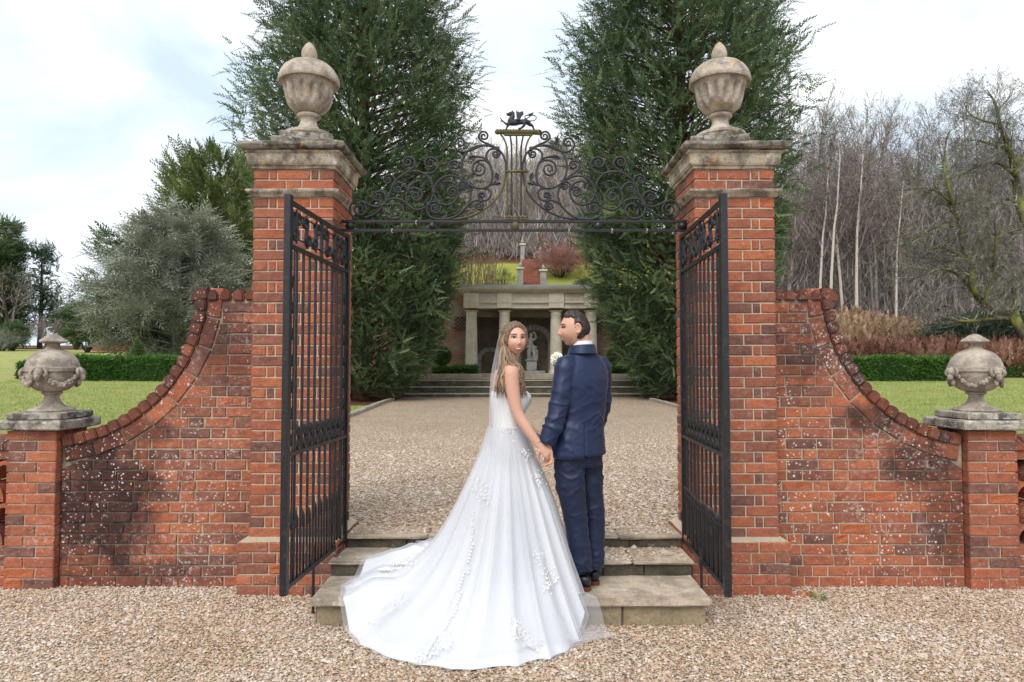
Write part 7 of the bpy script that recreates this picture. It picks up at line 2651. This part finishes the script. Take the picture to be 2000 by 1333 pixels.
# buttons down the back and lace motifs, set on the cloth where they show
flat_p = gown_p.reshape(-1, 3)
du = np.roll(gown_p, -1, 0) - np.roll(gown_p, 1, 0)
dv = np.gradient(gown_p, axis=1)
nrm = np.cross(du, dv).reshape(-1, 3); nrm /= np.linalg.norm(nrm, axis=1, keepdims=True) + 1e-9
tocam = np.array([0, 0, CAM_H]) - flat_p
sgn = np.sign((nrm * tocam).sum(1)); nrm = nrm * sgn[:, None]
rel = flat_p - np.array([0, 0, CAM_H])
fz_ = rel[:, 1] * math.cos(PITCH) + rel[:, 2] * math.sin(PITCH)
uz_ = -rel[:, 1] * math.sin(PITCH) + rel[:, 2] * math.cos(PITCH)
spx = np.stack([1000 + FPX * rel[:, 0] / fz_, 666.5 - FPX * uz_ / fz_], 1)
def on_gown(px, py):
    d = np.hypot(spx[:, 0] - px, spx[:, 1] - py)
    c = np.argsort(d)[:24]
    c = c[d[c] < d[c[0]] + 5]
    k = c[np.argmin(fz_[c])]
    return flat_p[k], nrm[k]
def z2(x, y): return (640 + x / 2.943, 880 + y / 2.943)
btn = MB()
for q in cat_rom([Vector((*z2(830, 350), 0)), Vector((*z2(822, 560), 0)), Vector((*z2(790, 740), 0)), Vector((*z2(740, 900), 0)), Vector((*z2(680, 1060), 0))], 9):
    p, n = on_gown(q.x, q.y)
    btn.ball(p + n * .014, .0075, 8, 5)
bo = btn.build('back_buttons', M['lace'], bride, smooth='all'); put(bo); bo.parent = gown; bo['kind'] = 'stuff'
rlace = random.Random(31)
def motif(cluster, n, spread, size):
    mb = MB()
    for i in range(int(n * 1.7)):
        k = rlace.random() * (len(cluster) - 1)
        a, b = cluster[int(k)], cluster[min(int(k) + 1, len(cluster) - 1)]
        t = k - int(k)
        x, y = z2(a[0] + (b[0] - a[0]) * t + rlace.gauss(0, spread), a[1] + (b[1] - a[1]) * t + rlace.gauss(0, spread))
        p, n_ = on_gown(x, y)
        n_ = Vector(n_); c = Vector(p) + n_ * (.015 + rlace.random() * .004)
        e1 = n_.orthogonal().normalized(); e2 = n_.cross(e1)
        petals = 5 if i % 3 == 0 else 1
        a0 = rlace.uniform(0, 6.28)
        for q in range(petals):
            an = a0 + q * 2 * math.pi / 5
            d = e1 * math.cos(an) + e2 * math.sin(an); t_ = n_.cross(d)
            L_ = size * .62 * rlace.uniform(.7, 1.2) * (1.4 if petals == 1 else .8)
            v = [c, c + d * L_ * .4 + t_ * L_ * .28 + n_ * .004, c + d * L_ + n_ * .002, c + d * L_ * .4 - t_ * L_ * .28 + n_ * .004]
            mb.add(v, [(0, 1, 2, 3)])
    o = mb.build('lace_motif', M['lace'], bride); put(o); o.parent = gown
    o['kind'] = 'stuff'
for cl_, n_, sp_, sz_ in (([(310, 690), (400, 655), (500, 635)], 46, 12, .022), ([(250, 980), (330, 950), (400, 890), (450, 850)], 70, 14, .024), ([(500, 1200), (600, 1160), (660, 1100), (690, 1120)], 80, 18, .024),
                        ([(1070, 980), (1090, 1040), (1140, 1080), (1200, 1130)], 80, 16, .024), ([(1270, 700), (1290, 740), (1270, 790)], 60, 15, .022), ([(1190, 130), (1220, 190)], 30, 12, .018),
                        ([(1130, 5), (1150, 40)], 22, 12, .018), ([(850, 170), (880, 230), (900, 290)], 46, 18, .02), ([(1200, 590), (1230, 640)], 24, 12, .018), ([(1060, -120), (1010, -160), (1080, -70)], 40, 16, .018), ([(960, -230), (1010, -190)], 24, 12, .016)):
    motif(cl_, n_, sp_, sz_)
# veil: from the comb behind the crown down over the back and out along the train
path = [[(975, 650, 4.43), (982, 644, 4.42), (990, 646, 4.42)], [(966, 690, 4.43), (974, 692, 4.39), (984, 694, 4.37)], [(957, 740, 4.43), (970, 742, 4.33), (984, 745, 4.30)], [(953.5, 800, 4.43), (970, 802, 4.27), (994, 806, 4.235)],
        [(952, 848, 4.42), (968, 850, 4.215), (1008, 850, 4.205)]]
rows = [cat_rom([P(*q) for q in r_], 16) for r_ in path]
for i, (pa, pm, pb) in enumerate((((938, 900), (968, 915), (1022, 912)), ((905, 965), (955, 990), (1036, 985)), ((868, 1030), (935, 1070), (1052, 1060)), ((828, 1090), (915, 1150), (1066, 1130)), ((775, 1150), (900, 1215), (1080, 1185)), ((735, 1205), (895, 1268), (1098, 1225)), ((728, 1240), (895, 1290), (1108, 1250)))):
    def lift(q):
        p_, n_ = on_gown(*q)
        return Vector(p_) + Vector(n_) * .026 + Vector((0, 0, .01))
    rows.append(cat_rom([lift(pa), lift(((pa[0] + pm[0]) / 2, (pa[1] + pm[1]) / 2 + 4)), lift(pm), lift(((pb[0] + pm[0]) / 2, (pb[1] + pm[1]) / 2 + 4)), lift(pb)], 8))
cols_ = []
for k in range(len(rows[0])):
    cols_.append([np.array(q) for q in cat_rom([rw_[k] for rw_ in rows], 8)])
vp = np.array(cols_)                       # (across, down, 3)
U_, Vv = np.meshgrid(np.linspace(0, 1, vp.shape[0]), np.linspace(0, 1, vp.shape[1]), indexing='ij')
wv = (.004 + .012 * Vv) * (np.sin(U_ * 24 + 3 * Vv) + .6 * np.sin(U_ * 41 + 1.3))
vp[..., 0] += wv * .5; vp[..., 1] -= np.abs(wv)
vl = ring_mesh(vp, M['veil'], 'veil', bride, closed=False)
# ================================================================ small things
M['weed'] = leaf_mat('weed_leaves', (.05, .12, .02), (.12, .26, .05), (.25, .42, .12), .2)
def weed(px, py, n, s, label):
    p = G(px, py, 0.0)
    o = empty('weed', p); tag(o, label, 'weed')
    g_ = np.random.default_rng(3)
    mb = MB()
    rs = random.Random(6)
    for i in range(n):
        a = rs.uniform(0, 6.28); r_ = rs.uniform(.2, 1) * s; h = rs.uniform(.3, 1) * s * .8
        b = Vector((math.cos(a) * r_, math.sin(a) * r_, h)); d = Vector((math.cos(a), math.sin(a), .2)).normalized(); t = Vector((-math.sin(a), math.cos(a), 0))
        L_ = s * rs.uniform(.35, .6)
        mb.add([b, b + d * L_ * .5 + t * L_ * .35 + Vector((0, 0, .004)), b + d * L_ + Vector((0, 0, -.004)), b + d * L_ * .5 - t * L_ * .35 + Vector((0, 0, .004))], [(0, 1, 2, 3)])
    me = mb.mesh('leaves', M['weed'])
    at = me.attributes.new('tint', 'FLOAT', 'POINT'); at.data.foreach_set('value', np.random.default_rng(1).random(len(me.vertices)).astype(np.float32))
    lf = link('leaves', me, o); lf['kind'] = 'stuff'
weed(1600, 1172, 30, .05, 'small bright green weed growing in the gravel by the white-speckled wall')
rs = random.Random(21)
for i, (px, py) in enumerate(((1548, 1166), (1562, 1162), (1571, 1168), (1583, 1164), (1540, 1172), (318, 1145), (330, 1141))):
    p = G(px, py, .0)
    bm = bmesh.new(); bmesh.ops.create_icosphere(bm, subdivisions=1, radius=1)
    s = rs.uniform(.012, .028)
    for v in bm.verts: v.co = Vector((v.co.x * s * 1.5, v.co.y * s, v.co.z * s * .7)) * rs.uniform(.75, 1.2)
    me = bpy.data.meshes.new('brick_fragment'); bm.to_mesh(me); bm.free(); me.materials.append(M['spall'])
    o = link('brick_fragment', me, None, (p.x, p.y, s * .35)); o.rotation_euler = (0, 0, rs.uniform(0, 3))
    tag(o, 'orange broken brick fragment on the gravel at the foot of the ' + ('white-speckled wall' if px > 1000 else 'sooty wall'), 'brick fragment', 'broken brick fragments ' + ('by the speckled wall' if px > 1000 else 'by the sooty wall'))
